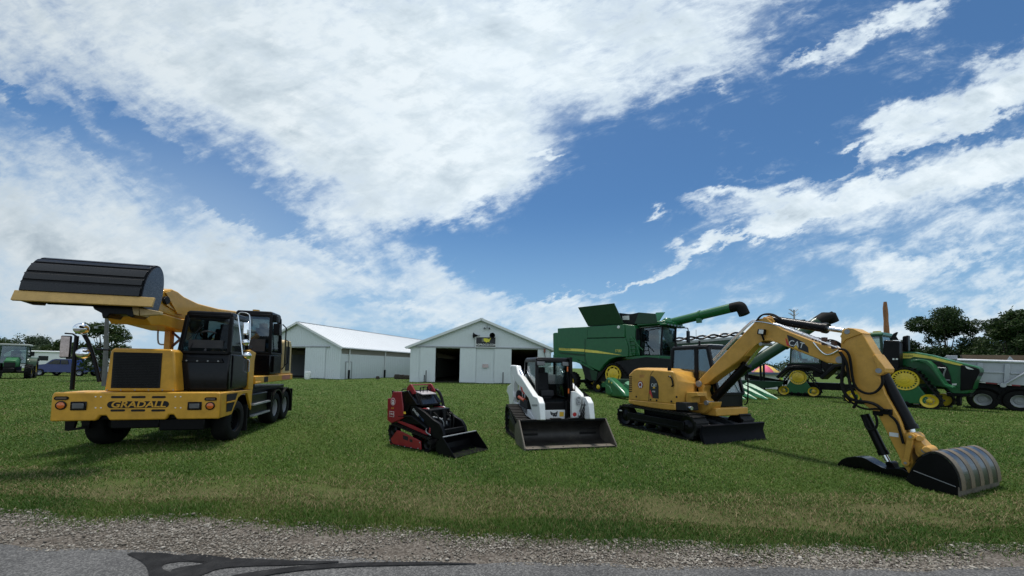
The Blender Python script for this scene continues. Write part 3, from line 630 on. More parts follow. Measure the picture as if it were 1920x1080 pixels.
# left shed
cA = G(637, 711); aL = math.atan2(.27, .963); wL = 13.0
axx = Vector((math.cos(-aL), math.sin(-aL), 0))   # across direction
sl_ang = -math.atan2(.28, .96)
ex = Vector((math.cos(sl_ang), math.sin(sl_ang), 0)); org = cA-ex*(wL/2)
sh2_ = shed('pole_barn', org, sl_ang, wL, 40, 3.95, 6.9, [(-3.2,1.35,3.75)], 'white metal shed at left with long side wall, downspouts and one open door', [(1.37,4.3,3.8),(-5.2,-3.22,3.8)])
dr = MB(); yd = .9; dr.bx(wL/2+.02, wL/2+.06, yd, yd+.95, .05, 2.05); do_ = sh2_.P('door', dr, SID, bev=.01)
fr_ = MB(); fr_.bx(wL/2+.02,wL/2+.09,yd-.07,yd,.02,2.12); fr_.bx(wL/2+.02,wL/2+.09,yd+.95,yd+1.02,.02,2.12); fr_.bx(wL/2+.02,wL/2+.09,yd-.07,yd+1.02,2.055,2.12); sh2_.P('door_frame', fr_, GREY, do_)
for px in (656, 723):
    p = sh2_.Y(0, px, 700); tt = sh2_._hit(0, wL/2+.25, px, 690); yy = tt.y
    q = MB(); q.bx(wL/2+.08, wL/2+.2, yy-.06, yy+.06, 1.1, 3.6); q.tube([(wL/2+.14,yy,3.55),(wL/2+.3,yy,3.8),(wL/2+.5,yy,3.85)], .06); sh2_.P('downspout', q, TRIMM)
    q = MB(); q.bx(wL/2+.06, wL/2+.22, yy-.09, yy+.09, 0, 1.1); sh2_.P('downspout_boot', q, BLK)
bp_ = G(578, 711); bp_.z = 0
b = Thing('plastic_barrel', bp_+Vector((0,-.2,0)), 0, 'white plastic barrel standing in the open door of the left shed', 'barrel'); q = MB(); q.lathe((0,0,0), (0,0,1), [(.01,0),(.27,0),(.3,.1),(.32,.3),(.29,.34),(.32,.38),(.32,.6),(.29,.64),(.32,.68),(.3,.85),(.27,.93),(.01,.93)], 20); b.P('body', q, WHT); q = MB(); q.cyl((.12,0,.93),(.12,0,.97),.05,n=10); b.P('cap', q, GREY)
for px, py, rr, lb in ((708.5, 711, .25, 'small dark stump against the side wall of the left shed'), (756, 711, .42, 'low pile of dark stones beside the right shed corner')):
    p = G(px, py); q = MB()
    r2 = random.Random(int(px))
    for k in range(1 if rr < .3 else 7): q.sph((0 if rr < .3 else r2.uniform(-.9,.7), r2.uniform(-.1,.1), rr*.6), rr*r2.uniform(.7,1.1), 8, (1, .8, r2.uniform(.9,1.3)))
    o = P('stump' if rr < .3 else 'stone_pile', q, BARK); o.location = p; tag(o, lb, 'stump' if rr < .3 else 'stones')
def zz(x0, y0, s): return lambda *pts: [(x0+x/s, y0+y/s) for x, y in pts]
def pose(A, B, yl):
    a = G(*A); b = G(*B); f = (a-b).normalized(); return a-Vector((-f.y, f.x, 0))*yl, math.atan2(f.y, f.x)
def posea(A, deg, yl):
    a = G(*A); an = R_(deg); return a-Vector((-math.sin(an), math.cos(an), 0))*yl, an
def pane(t, name, q, mat, parent, th=.012):
    q = [Vector(p) for p in q]; n = (q[1]-q[0]).cross(q[-1]-q[0]).normalized()
    mb = MB(); mb.prism(q, n*th); return t.P(name, mb, mat, parent)
def shrink(q, s):
    c = sum((Vector(p) for p in q), Vector())/len(q); return [c+(Vector(p)-c)*s for p in q]
def cabin(t, Bt, Tp, pw, fm, gm, rm, rt=.1, sill=.08, seat=True, wheel=True, sides=(0,1,2,3), over=.03, mid=None):
    """Bt, Tp: four corners (front-right, front-left, rear-left, rear-right), bottom and top"""
    Bt = [Vector(p) for p in Bt]; Tp = [Vector(p) for p in Tp]; mb = MB()
    for a, b in zip(Bt, Tp): mb.beam(a, b, pw, pw, (1,0,0))
    for r in (Bt, Tp):
        for i in range(4): mb.beam(r[i], r[(i+1) % 4], pw*.9, pw*.9)
    fr = t.P('cab_frame', mb, fm, bev=.012)
    for i in sides:
        j = (i+1) % 4; q = shrink([Bt[i], Bt[j], Tp[j], Tp[i]], .985)
        pane(t, 'window', q, gm, fr)
    c = sum(Tp, Vector())/4; mb = MB()
    lo = [p+(p-c).normalized()*over for p in Tp]; hi = [c+(p-c)*.93+Vector((0,0,rt)) for p in lo]
    mb.loft([lo, [p+Vector((0,0,rt*.55)) for p in lo], hi]); t.P('cab_roof', mb, rm, bev=.02)
    cb = sum(Bt, Vector())/4
    if seat:
        h = (c.z-cb.z); w = (Bt[0]-Bt[1]).length
        s = MB(); s.box(cb+Vector((-.12, 0, h*.22)), (.48, w*.42, .16)); s.box(cb+Vector((-.36, 0, h*.48)), (.14, w*.40, h*.48), Matrix.Rotation(R_(-8), 3, 'Y')); s.box(cb+Vector((-.1,0,h*.08)), (.3,.3,h*.16)); s.box(cb+Vector((-.40,0,h*.78)),(.1,w*.22,.16))
        t.P('seat', s, SEAT, bev=.03)
    if wheel:
        h = (c.z-cb.z); w0 = cb+Vector(((Bt[0].x-cb.x)*.55, 0, h*.46)); s = MB()
        a = Vector((-.5,0,.85)).normalized(); s1 = a.orthogonal().normalized(); s2 = a.cross(s1)
        s.tube([w0+(s1*math.cos(k*.3142)+s2*math.sin(k*.3142))*.19 for k in range(21)], .018, 6); s.cyl(w0, w0-a*.45, .03, n=8); s.beam(w0-s1*.18, w0+s1*.18, .03, .02)
        s.box(w0+Vector((.12,0,-.28)), (.16, (Bt[0]-Bt[1]).length*.7, .36)); t.P('steering_wheel', s, SEAT)
    return fr
def wheel(t, c, R, w, side, rimm, tm=RUB, lugs=0, rim=.58, dish=.3, nb=10):
    ty = t.P('tyre', tyre(c, R, w, rim=rim, lugs=lugs), tm, ang=50)
    t.P('rim', rimmesh(c, R*rim, w*.86, side, dish, nb), rimm, ty); return ty
def bolts(mb, pts, n, r=.012, h=.012):
    for p in pts: mb.cyl(p, Vector(p)+Vector(n)*h, r, n=8)
    return mb
# ================================================================== yellow truck excavator
loc, an = pose((441, 824.5), (524, 789), 1.2)
t = Thing('truck_excavator', loc, an, 'yellow and black truck excavator with a wide ditching bucket raised over its front bumper', 'excavator')
xb = .85
yx = lambda px, py=760, x=xb: t.X(x, px, py).y
yl, yr = yx(95), 1.2
def pl_notch(x):
    n1 = [yx(p) for p in (181,188,200,207)]; n2 = [yx(p) for p in (312,317,326,333)]
    return [(x,yl,1.10),(x,yl+.03,1.16),(x,yr-.02,1.16),(x,yr,1.12),(x,yr,.60),(x,n2[3],.60),(x,n2[2],.70),(x,n2[1],.70),(x,n2[0],.60),(x,n1[3],.60),(x,n1[2],.70),(x,n1[1],.70),(x,n1[0],.60),(x,yl,.60)]
b = MB(); b.prism(pl_notch(xb-.09), (.09,0,0)); b.bx(xb-.75, xb-.09, yl+.01, yr-.02, 1.10, 1.15); bump = t.P('bumper', b, GRY, bev=.028)
lp = lambda px, py, x=xb: t.X(x, px, py)
def stad(mb, c, w, h, x0, th=.004, n=8):
    pts = [(x0, c.y+s*(w/2-h/2)+math.sin(a)*h/2*s, c.z+math.cos(a)*h/2) for s, rng_ in ((1, range(n+1)), (-1, range(n, -1, -1))) for a in [math.pi*k/n for k in rng_]]
    return mb.prism(pts, (th,0,0))
s = MB(); cL = lp(260, 758.5); stad(s, cL, 1.02, .135, xb-.001, .006)
for px in (224, 262, 300):
    stad(s, lp(px-2, 744.5), .235, .044, xb-.001, .006); stad(s, lp(px-3, 769.5), .235, .044, xb-.001, .006)
sl_ = t.P('bumper_slot', s, DARK, bump)
text('GRADALL', .178, GRY, (xb+.006, cL.y, cL.z), (0,1,0), (0,0,1), bump, .003, .18, 1.16, 'lettering', .004)
s = MB()
for px in (179.5, 189.5, 329, 339):
    for py in (743.8, 764.5): p = lp(px, py); s.cyl(p, p+Vector((.008,0,0)), .013, n=8)
t.P('bolt', s, TXTW, bump)
for px, py in ((148, 761), (365.5, 761)):
    p = lp(px, py); s = MB(); s.bx(xb, xb+.022, p.y-.125, p.y+.125, p.z-.085, p.z+.085); h = t.P('headlight', s, BLKG, bev=.018)
    s = MB(); s.bx(xb+.02, xb+.034, p.y-.088, p.y+.088, p.z-.05, p.z+.05); t.P('lens', s, LENS, h, bev=.01)
for (px, py), (qx, qy) in (((115, 760), (116, 746.5)), ((394.5, 761), (395.5, 748))):
    p = lp(px, py); s = MB(); s.lathe((xb,p.y,p.z), (1,0,0), [(.085,0),(.085,.018),(.065,.02)], 20); h = t.P('turn_signal', s, BLKG)
    s = MB(); s.lathe((xb+.006,p.y,p.z), (1,0,0), [(.066,0),(.062,.014),(.035,.024),(.001,.027)], 18); t.P('lens', s, ORL, h)
    p = lp(qx, qy); s = MB(); stad(s, p, .22, .07, xb, .016); h = t.P('marker_light', s, BLKG); s = MB(); stad(s, p, .17, .038, xb+.014, .008); t.P('lens', s, paint('smoke_lens', (.10,.07,.05), .2, coat=.4), h)
# side wing of the bumper with arch, step recess and the post behind the cab
z4 = zz(320, 560, 3.857)
s = MB(); S = [t.Y(1.2, *p) for p in z4((358,684),(350,862),(362,862),(440,838),(468,770),(490,715),(520,690),(555,682),(582,805),(592,660),(592,655))]
s.prism(S, (0,-.06,0)); s.prism([t.Y(1.2, *p) for p in z4((560,655),(570,375),(580,370),(618,392),(607,455),(596,658))], (0,-.12,0))
wing = t.P('fender_wing', s, GRY, bev=.012)
s = MB(); q = [t.Y(1.204, *p) for p in z4((406,692),(485,680),(440,812),(402,820))]; s.prism(q, (0,.003,0)); rc = t.P('step_recess', s, DARK, wing)
s = MB(); s.beam(t.Y(1.21, 320+405/3.857, 560+752/3.857), t.Y(1.21, 320+465/3.857, 560+738/3.857), .03, .03); t.P('step_bar', s, GRY, rc)
# hood with grille
yh = lambda px, py, x: t.X(x, px, py)
xh = .70; a, b_, c_, d_ = yh(207,652,xh), yh(327,652,xh), yh(331,729,xh), yh(195,729,xh)
s = MB(); fr = [(xh,d_.y,1.16),(xh,c_.y,1.16),(xh,b_.y,a.z-.06),(xh,b_.y-.06,a.z),(xh,a.y+.06,a.z),(xh,a.y,a.z-.06)]
s.loft([fr, [(-.75, p[1]*(.98), p[2]) for p in fr]]); hood = t.P('hood', s, GRY, bev=.035)
g0, g1 = yh(213,660,xh+.005), yh(300,727,xh+.005)
s = MB(); s.bx(xh, xh+.012, g0.y, g1.y, 1.235, g0.z); gr_ = t.P('grille', s, DARK, hood, bev=.01)
s = MB()
for k in range(22): z = 1.25+(g0.z-1.265)*k/21; s.bx(xh+.010, xh+.020, g0.y+.03, g1.y-.03, z-.006, z+.006)
t.P('grille_slat', s, BLK, gr_)
s = MB()
for px in (201, 227, 253, 279, 305, 325): p = yh(px, 729, xh); s.cyl((xh-.002,p.y,1.195),(xh+.008,p.y,1.195),.012,n=8)
t.P('bolt', s, GREY, hood)
# front cab
xc = .42; A, B_, C_, D_ = (t.X(xc-.22,348,590), t.X(xc-.22,437,585), t.X(xc,432,733), t.X(xc,319,733))
w0, w1 = t.X(xc-.02, 338, 665), t.X(xc-.02, 432, 660)
ztop = (A.z+B_.z)/2-.07; zmid = (w0.z+w1.z)/2; yR = 1.16; yLc = D_.y+.06
s = MB(); s.loft([[(xc,yR,1.165),(xc,yLc,1.165),(-.66,yLc,1.165),(-.66,yR,1.165)],[(xc+.02,yR,zmid-.25),(xc+.02,yLc,zmid-.25),(-.66,yLc,zmid-.25),(-.66,yR,zmid-.25)],[(xc-.04,yR,zmid),(xc-.04,yLc,zmid),(-.66,yLc,zmid),(-.66,yR,zmid)]]); low = t.P('cab_body', s, BLKG, bev=.03)
s = MB(); s.prism([(xc+.022, yLc+.12, zmid-.20),(xc+.022, yR-.10, zmid-.20),(xc+.012, yR-.16, zmid-.10),(xc+.012, yLc+.2, zmid-.09)], (.02,0,0)); vp = t.P('vent_panel', s, BLK, low, bev=.008)
s = MB()
for k in range(4): y = yLc+.22+k*(yR-yLc-.42)/3; s.cyl((xc+.03,y,zmid-.17),(xc+.05,y,zmid-.17),.016,n=8)
t.P('bolt', s, GREY, vp)
cabin(t, [(xc-.05,yR-.04,zmid+.02),(xc-.05,yLc+.04,zmid+.02),(-.62,yLc+.04,zmid+.02),(-.62,yR-.04,zmid+.02)], [(xc-.24,yR-.10,ztop),(xc-.24,A.y+.04,ztop),(-.58,A.y+.06,ztop),(-.58,yR-.10,ztop)], .075, BLK, GLSD, BLK, .12)
s = MB(); s.bx(-.55, .28, yR+.002, yR+.02, 1.22, zmid-.03); dr_ = t.P('cab_door', s, BLKG, low, bev=.015)
s = MB(); s.tube([(-.45,yR+.02,1.55),(-.45,yR+.07,1.58),(-.45,yR+.07,1.85),(-.45,yR+.02,1.88)], .014, 6); t.P('door_handle', s, ROD, dr_)
s = MB(); s.cyl((-.2,A.y+.4,ztop+.11),(-.2,A.y+.4,ztop+.17),.09); t.P('beacon', s, GRY)
s = MB(); s.tube([(xc-.05,yLc+.2,zmid+.04),(xc-.1,yLc+.3,zmid+.35),(xc-.16,yLc+.33,zmid+.6)], .01, 5); s.beam((xc-.06,yLc+.18,zmid+.3),(xc-.13,yLc+.4,zmid+.62),.02,.012); t.P('wiper', s, BLK)
# chassis, tanks, axles
s = MB(); s.bx(-4.0, xb-.1, -.75, -.35, .62, 1.02); s.bx(-4.0, xb-.1, .15, .55, .62, 1.02); s.bx(-4.05,-.9,-1.0,1.0,.98,1.10); s.bx(-.3,.35,-1.3,1.0,.38,.56); s.bx(-2.85,-2.45,-1.2,1.0,.38,.56); s.bx(-3.75,-3.35,-1.2,1.0,.38,.56); s.bx(.55,.74,-.7,.1,.42,.62); s.bx(.45,.74,.1,.9,.36,.60); s.bx(-.1,.2,-.9,.6,.5,.9); s.bx(.2,.75,-1.45,1.1,.60,.74); s.bx(-.75,xb-.1,yl+.02,yr-.1,1.03,1.10)
t.P('chassis', s, BLK, bev=.02)
s = MB(); s.bx(-2.05,-.78,.55,1.17,.38,1.0); tk = t.P('fuel_tank', s, BLK, bev=.04)
s = MB(); s.bx(-2.0,-.85,1.17,1.26,.42,.46); s.bx(-2.0,-.85,1.17,1.26,.70,.74); t.P('step', s, GREY, tk)
s = MB(); s.bx(-.62,-.56,.75,1.2,.12,.75); t.P('mud_flap', s, RUB)
for x in (0, -2.65, -3.55):
    for y, sd_ in ((1.03, 1), (-1.16 if x == 0 else -1.05, -1)):
        wheel(t, (x, y, .46), .46, .34 if x == 0 else .36, sd_, GREY if x else BLK, RUB, lugs=0, rim=.56, dish=.35 if x == 0 else .5)
s = MB()
for x in (-2.65, -3.55):
    arc = [(x+.52*math.cos(a), .46+.56*math.sin(a)) for a in np.linspace(.15, math.pi-.15, 12)]; inn = [(x+.48*math.cos(a), .46+.52*math.sin(a)) for a in np.linspace(math.pi-.15, .15, 12)]
    s.py(arc+inn, .80, 1.25)
s.bx(-4.12,-4.08,.8,1.25,.2,.95); s.bx(-2.12,-2.09,.8,1.25,.55,.95); t.P('rear_fender', s, BLK)
# left front step bracket
s = MB()
for q in ([(122,787),(143,787),(137,804),(121,808)], [(152,787),(170,787),(165,803),(153,801)], [(121,809),(166,803.5),(167,797),(137,803)]): s.prism([t.X(.62, *p) for p in q], (-.06,0,0))
t.P('front_step', s, BLK)
# turret deck, rear house, operator cab
s = MB(); s.bx(-4.2,-1.0,-1.1,1.2,1.25,1.44); s.bx(-1.35,-1.0,.2,1.22,1.24,1.30); dk = t.P('turret_deck', s, GRY, bev=.015)
s = MB(); s.bx(-3.9,-3.1,1.202,1.206,1.28,1.41); t.P('faded_decal', s, paint('faded_red', (.40,.14,.10), .6), dk)
s = MB(); s.bx(-1.9,-1.6,1.2,1.204,1.27,1.41); t.P('deck_opening', s, DARK, dk)
s = MB(); s.cyl((-2.3,0,1.08),(-2.3,0,1.26),.7,n=28); s.cyl((-1.7,.9,.9),(-1.7,.9,1.3),.04); t.P('turntable', s, BLK)
s = MB(); s.py([(-3.25,1.44),(-3.25,2.45),(-3.35,2.55),(-4.0,2.55),(-4.12,2.4),(-4.15,1.44)], -1.1, 1.16); eh = t.P('engine_house', s, TAN, bev=.04)
s = MB(); s.bx(-3.9,-3.5,1.16,1.168,1.55,2.35); t.P('side_vent', s, DARK, eh)
s = MB(); s.tube([(-3.3,1.2,1.75),(-3.3,1.28,1.8),(-3.3,1.28,2.5),(-3.3,1.2,2.55)], .016, 6); t.P('handrail', s, BLK)
x0, x1 = -2.12, -3.02
s = MB(); s.loft([[(x0+.05,1.18,1.46),(x0+.05,.15,1.46),(x1,.15,1.46),(x1,1.18,1.46)],[(x0+.05,1.18,2.05),(x0+.05,.15,2.05),(x1,.15,2.05),(x1,1.18,2.05)]]); t.P('operator_cab_body', s, BLKG, bev=.03)
cabin(t, [(x0+.02,1.15,2.07),(x0+.02,.18,2.07),(x1+.02,.18,2.07),(x1+.02,1.15,2.07)], [(x0-.1,1.10,3.18),(x0-.1,.22,3.18),(x1+.05,.22,3.18),(x1+.05,1.10,3.18)], .08, BLK, GLSD, BLK, .13)
s = MB(); s.bx(x0-.12-.6, x0-.1, 1.20, 1.23, 1.52, 2.0); s.tube([(x0-.75,1.24,1.6),(x0-.8,1.3,1.7),(x0-.8,1.3,2.9),(x0-.72,1.22,3.0)], .018, 6); t.P('operator_cab_door', s, BLK)
s = MB(); s.cyl((-2.5,.6,3.3),(-2.5,.6,3.37),.09); t.P('beacon', s, GRY)
s = MB(); s.bx(x0-.25, x0-.05, 1.18, 1.34, 2.62, 2.95); s.tube([(x0-.15,1.14,3.15),(x0-.12,1.26,3.15),(x0-.12,1.27,2.95)], .018, 6); s.bx(x0-.4,x0-.1,1.1,1.24,3.02,3.22); t.P('mirror', s, BLK, bev=.02)
# boom
yb0, yb1 = -.12, -.72
s = MB(); s.prism([t.Y(yb0, *p) for p in [(258,577),(268,572),(306,548),(308,544),(323,542),(334,547),(345,556),(372,569),(410,579),(440,583),(475,590),(475,612),(440,603),(340,598),(302,586),(262,592)]], (0,yb1-yb0,0)); boom = t.P('boom', s, GRY, bev=.025)
s = MB(); s.prism([t.Y(yb0+.03, *p) for p in [(269,589),(283,610),(307,611),(345,622),(380,625),(380,600),(340,598),(300,586)]], (0,yb1-yb0-.06,0)); t.P('boom_bracket', s, GRY, boom, bev=.02)
s = MB(); s.prism([t.Y(yb0+.012, *p) for p in [(308,548),(318,546),(338,572),(341,590),(330,588)]], (0,.03,0)); s.prism([t.Y(yb0+.012, *p) for p in [(310,572),(330,585),(322,580),(312,566)]], (0,.02,0)); t.P('gusset_plate', s, GRY, boom, bev=.01)
q = t.Y(yb0+.05, 313, 563); s = MB(); s.cyl(q-Vector((0,.04,0)), q+Vector((0,.015,0)), .085, n=18); t.P('pivot_hole', s, DARK, boom)
s = MB(); p = t.Y(-.4, 420, 600); s.bx(-2.9, p.x+.3, -.85, -.05, 1.44, 2.3); t.P('boom_cradle', s, GRY, bev=.03)
# rest post with cross braces and rail
s = MB(); a, b_ = t.X(-.35, 319, 612), t.X(-.35, 319, 660); s.bx(-.43,-.27,a.y-.06,a.y+.06,1.1,a.z+.25); t.P('boom_rest', s, GRY, bev=.01)
s = MB(); q = [t.X(-.35, *p) for p in ((322,622),(352,648),(322,650),(352,626))]; s.beam(q[0], q[1], .04, .04); s.beam(q[2], q[3]+Vector((.05,0,0)), .04, .04); t.P('cross_brace', s, paint('brace_red', (.12,.05,.035), .5))
s = MB(); s.tube(smooth([t.X(-.3, *p) for p in ((310,616),(298,616),(296,620),(296,642),(300,646),(310,646))], 1), .018, 6); t.P('handrail', s, GREY)
# wrist and bucket
s = MB(); s.prism([t.X(1.78, *p) for p in [(171,571),(262,575),(259,588),(247,596),(236,590),(206,589),(200,596),(191,594),(190,587),(176,580)]], (-.35,0,0)); s.cyl(t.X(1.6, 200, 588), t.X(1.6, 200, 597), .05); wr = t.P('tilt_joint', s, BLK, bev=.015)
s = MB(); s.prism([t.X(1.80, *p) for p in [(247,575),(261,576),(260,592),(250,590)]], (-.28,0,0)); s.prism([t.X(1.80, *p) for p in [(261,577),(300,584),(300,590),(262,592)]], (-.1,0,0)); t.P('wrist_plate', s, TAN, bev=.01)
xe = 2.0; eL, eR = t.X(xe, 25, 564), t.X(xe, 287, 577); ze = (eL.z+eR.z)/2; yL_, yR_ = eL.y, eR.y
prof = smooth([(0,0),(-.03,.16),(-.065,.36),(-.14,.57),(-.26,.74),(-.41,.83),(-.52,.83),(-.60,.70),(-.62,.48),(-.59,.24),(-.52,.04)], 2)
pr = [(p.x, p.y) for p in [Vector((q[0], q[1], 0)) if len(q) == 2 else q for q in prof]]
def shell(mb, pts, y0, y1, th, sgn=1):
    n = len(pts); off = []
    for i, (x, z) in enumerate(pts):
        a = pts[max(i-1, 0)]; b = pts[min(i+1, n-1)]; tx, tz = b[0]-a[0], b[1]-a[1]; l = math.hypot(tx, tz); off.append((x+sgn*tz/l*th, z-sgn*tx/l*th))
    ring = pts+off[::-1]; return mb.py(ring, y0, y1)
yLl, yRl = yL_, yR_; yR_ = t.X(xe-.2, 277, 545).y; yL_ = yL_+.05
bp = [(xe+x, ze+z) for x, z in pr]
lip = [p for p in bp if p[1] < ze+.175 and p[0] > xe-.3]; body = [p for p in bp if not (p[1] < ze+.165 and p[0] > xe-.3)]
s = MB(); shell(s, body, yL_, yR_, .03); bk = t.P('bucket', s, BLK, ang=50)
s = MB(); nseg = 7; idx = [int(k*(len(body)*.62)/nseg) for k in range(nseg+1)]
for k in range(nseg): shell(s, [(x+.012*(1), z+.0) for x, z in body[idx[k]:idx[k+1]+1]][(1 if k else 0):], yL_+.01, yR_-.01, .036, 1)
t.P('wear_plate', s, paint('bucket_plate', (.0055,.005,.006), .30, coat=.15, var=.4, dirt=(.025,.02,.018), damt=.35, spec=.35), bk, bev=.004)
s = MB()
for k in range(1, 8):
    i = idx[min(k, nseg)]; x, z = body[i]; s.box((x+.03, (yL_+yR_)/2, z+.010), (.022, yR_-yL_, .03), Matrix.Rotation(-R_(20+k*12), 3, 'Y'))
t.P('rib', s, DARK, bk)
for y in (yL_-.02, yR_):
    s = MB(); s.py([(xe-.03,ze+.02)]+body+[(xe-.50,ze+.0),(xe-.3,ze-.02)], y, y+.02); t.P('end_plate', s, paint('end_plate_steel', (.055,.065,.085), .28, metal=.55, var=.15, damt=.1), bk)
s = MB(); shell(s, [(xe,ze),(xe-.025,ze+.08),(xe-.055,ze+.175)], yLl-.01, yRl, .045); ce = t.P('cutting_edge', s, paint('edge_yellow', (.55,.34,.10), .45), bk, bev=.006)
for k in range(10):
    y = yL_+.12+(yR_-yL_-.24)*k/9; s = MB(); p = Vector((xe-.026, y, ze+.075)); s.cyl(p+Vector((.028,0,.01)), p+Vector((.042,0,.013)), .017, n=10); t.P('hole_disc', s, TXTW if 2 <= k <= 5 else DARK, ce)  # discs stand for holes; the white ones paint bright sky seen through
# mirror poles and mirrors at the left front
s = MB(); m = lambda px, py: t.X(.62, px, py)
s.tube([m(135,731), m(139,680), m(144,630)], .035, 8); s.tube([m(187,716), m(176,672), m(165,640), m(158,628)], .035, 8); s.tube([m(180,655), m(206,656)], .018, 6); s.tube([m(144,631), m(136,626), m(122,625)], .016, 6); s.tube([m(142,626), m(148,612)], .016, 6); s.tube([m(140,671), m(150,673), m(158,675)], .014, 6); s.beam(m(133,671), m(147,670), .03, .012)
t.P('mirror_pole', s, BLK)
def convex(px, py, r, x, name='convex_mirror', tilt=.2, ay=.1):
    c = t.X(x, px, py); s = MB(); s.lathe(c, (.85, ay, tilt), [(.001,-.035),(r*.98,-.03),(r,0),(r*.93,r*.25),(r*.72,r*.5),(r*.4,r*.66),(.002,r*.72)], 22); return t.P(name, s, CHROME, ang=60)
convex(152.5, 616.5, .115, .70, tilt=-.05, ay=.45); convex(157, 662, .115, .66, tilt=.25, ay=.4)
s = MB(); a, b_ = m(115,629), m(132,671); s.bx(.60,.64,a.y,b_.y,b_.z,a.z); mr = t.P('flat_mirror', s, BLK, bev=.03); s = MB(); s.bx(.64,.648,a.y+.015,b_.y-.015,b_.z+.02,a.z-.02); t.P('mirror_glass', s, paint('mirror_dull', (.45,.36,.33), .12, metal=1, var=.3), mr)
# chrome mirrors at the right door
s = MB(); k = lambda px, py, x=.30: t.X(x, px, py)
s.tube(smooth([k(444,598), k(447,589), k(452,585), k(466,588), k(469,594), k(469,636), k(466,648)], 1), .012, 7); s.tube([k(446,590), k(452,640), k(455,666)], .014, 6); t.P('mirror_bracket', s, ROD)
s = MB(); a, b_ = k(456,604), k(467,628); s.bx(.27,.33,a.y,b_.y,b_.z,a.z); mr = t.P('door_mirror', s, CHROME, bev=.03)
convex(460, 642, .075, .32, tilt=-.1); convex(463, 667, .085, .34, tilt=-.3)
# ================================================================== red stand-on mini track loader
loc, an = posea((803, 849), -36, -.43)
t = Thing('mini_track_loader', loc, an, 'small dark red stand-on track loader with black arms and an empty black bucket', 'track loader')
z6 = zz(720, 710, 6.75)
for sd in (-1, 1):
    y0, y1 = (-.44, -.20) if sd < 0 else (.20, .44)
    tf_, tr_, tb_ = t.Ys(-.44, [(798.5,836.5),(736,808),(738,829)]); circ = [(tf_.x,.155,.12), (tb_.x,.13,.10), (tr_.x,tr_.z,.125)]
    t.P('track', belt(circ, y0, y1, .03, .085, .022, .04), TRK)
    ye = -.40 if sd < 0 else .40
    s = MB(); q = t.Ys(-.41, z6((175,650),(240,672),(470,790),(482,935),(300,905),(100,872),(72,770),(110,740)))
    s.prism([(p.x, ye-.035*(sd < 0), p.z) for p in q], (0,.035,0)); fr = t.P('track_frame', s, RED, bev=.008)
    if sd < 0:
        s = MB()
        for pt in ((75,780),(185,845),(265,858),(345,872),(432,882),(455,808)): p = t.Y(-.437, *z6(pt)[0]); s.cyl(p, p+Vector((0,-.012,0)), .012, n=8)
        t.P('bolt', s, GREY, fr); s = MB()
        for qd in (((240,715),(305,735),(303,785),(243,765)), ((325,762),(360,775),(360,808),(325,795))): s.prism(t.Ys(-.4355, z6(*qd)), (0,-.002,0))
        t.P('frame_opening', s, DARK, fr)
    for cx, cz, r in ((tf_.x,.155,.117), (tr_.x,tr_.z,.12)):
        s = MB(); s.lathe((cx, ye, cz), (0, sd, 0), [(.001,.02),(.03,.02),(.035,.0),(r*.6,-.02),(r*.85,.01),(r,.0),(r,-.1),(.001,-.1)], 20); t.P('roller', s, BLK)
    for cx in (tf_.x-.25,tf_.x-.45,tf_.x-.65): s = MB(); s.cyl((cx, y0+.02, .08), (cx, y1-.02, .08), .07); t.P('roller', s, BLK)
s = MB(); s.py([(-1.02,.36),(-1.02,.62),(-.1,.62),(.02,.5),(.05,.28),(-.8,.25)], -.2, .2); s.py([(-1.05,.5),(-1.05,.72),(-.2,.66),(-.1,.52)], -.36, .36); body = t.P('body', s, BLK, bev=.02)
s = MB(); q = t.Ys(-.40, z6((45,250),(88,245),(112,165),(215,165),(238,330),(245,500),(90,568),(40,525))); s.prism(q, (0,.03,0)); s.prism([(p.x,.37,p.z) for p in q], (0,.03,0)); rp = t.P('side_panel', s, RED, bev=.012)
s = MB(); q2 = t.Ys(-.37, z6((215,165),(300,150),(420,330),(330,350),(250,500),(235,330))); s.prism(q2, (0,.74,0)); s.prism([(p.x, -.37, p.z) for p in q], (0,.74,0)); t.P('rear_body', s, BLKG, bev=.01)
p = t.Y(-.402, *z6((115,290))[0]); s = MB(); s.lathe(p, (0,-1,0), [(.001,.003),(.088,.003),(.088,0)], 28); bd = t.P('badge', s, paint('badge_pink', (.50,.30,.30), .5), rp)
s = MB(); s.lathe(p+Vector((0,-.003,0)), (0,-1,0), [(.001,.002),(.062,.002),(.062,0)], 24); t.P('badge_ring', s, RED, bd)
s = MB(); s.lathe(p+Vector((0,-.005,0)), (0,-1,0), [(.022,.002),(.042,.002),(.042,0),(.022,0)], 20); s.beam(p+Vector((-.02,-.006,-.03)), p+Vector((-.03,-.006,-.065)), .02, .002, (0,1,0)); s.beam(p+Vector((.02,-.006,-.03)), p+Vector((.03,-.006,-.065)), .02, .002, (0,1,0)); t.P('rosette', s, TXTW, bd)
p = t.Y(-.402, *z6((97,447))[0]); s = MB(); s.box(p, (.165,.004,.12)); tb = t.P('name_plate', s, TXTW, rp); s = MB(); s.box(p+Vector((0,-.003,0)), (.15,.004,.105)); t.P('plate_field', s, REDB if 0 else RED, tb)
t.text('TORO', .055, TXTW, p+Vector((0,-.0055,0)), (1,0,0), (0,0,1), tb, .001)
p = t.Y(-.402, *z6((108,375))[0]); t.text('2H15', .045, TXTY, p, (1,0,0), (0,0,1), rp, .001)
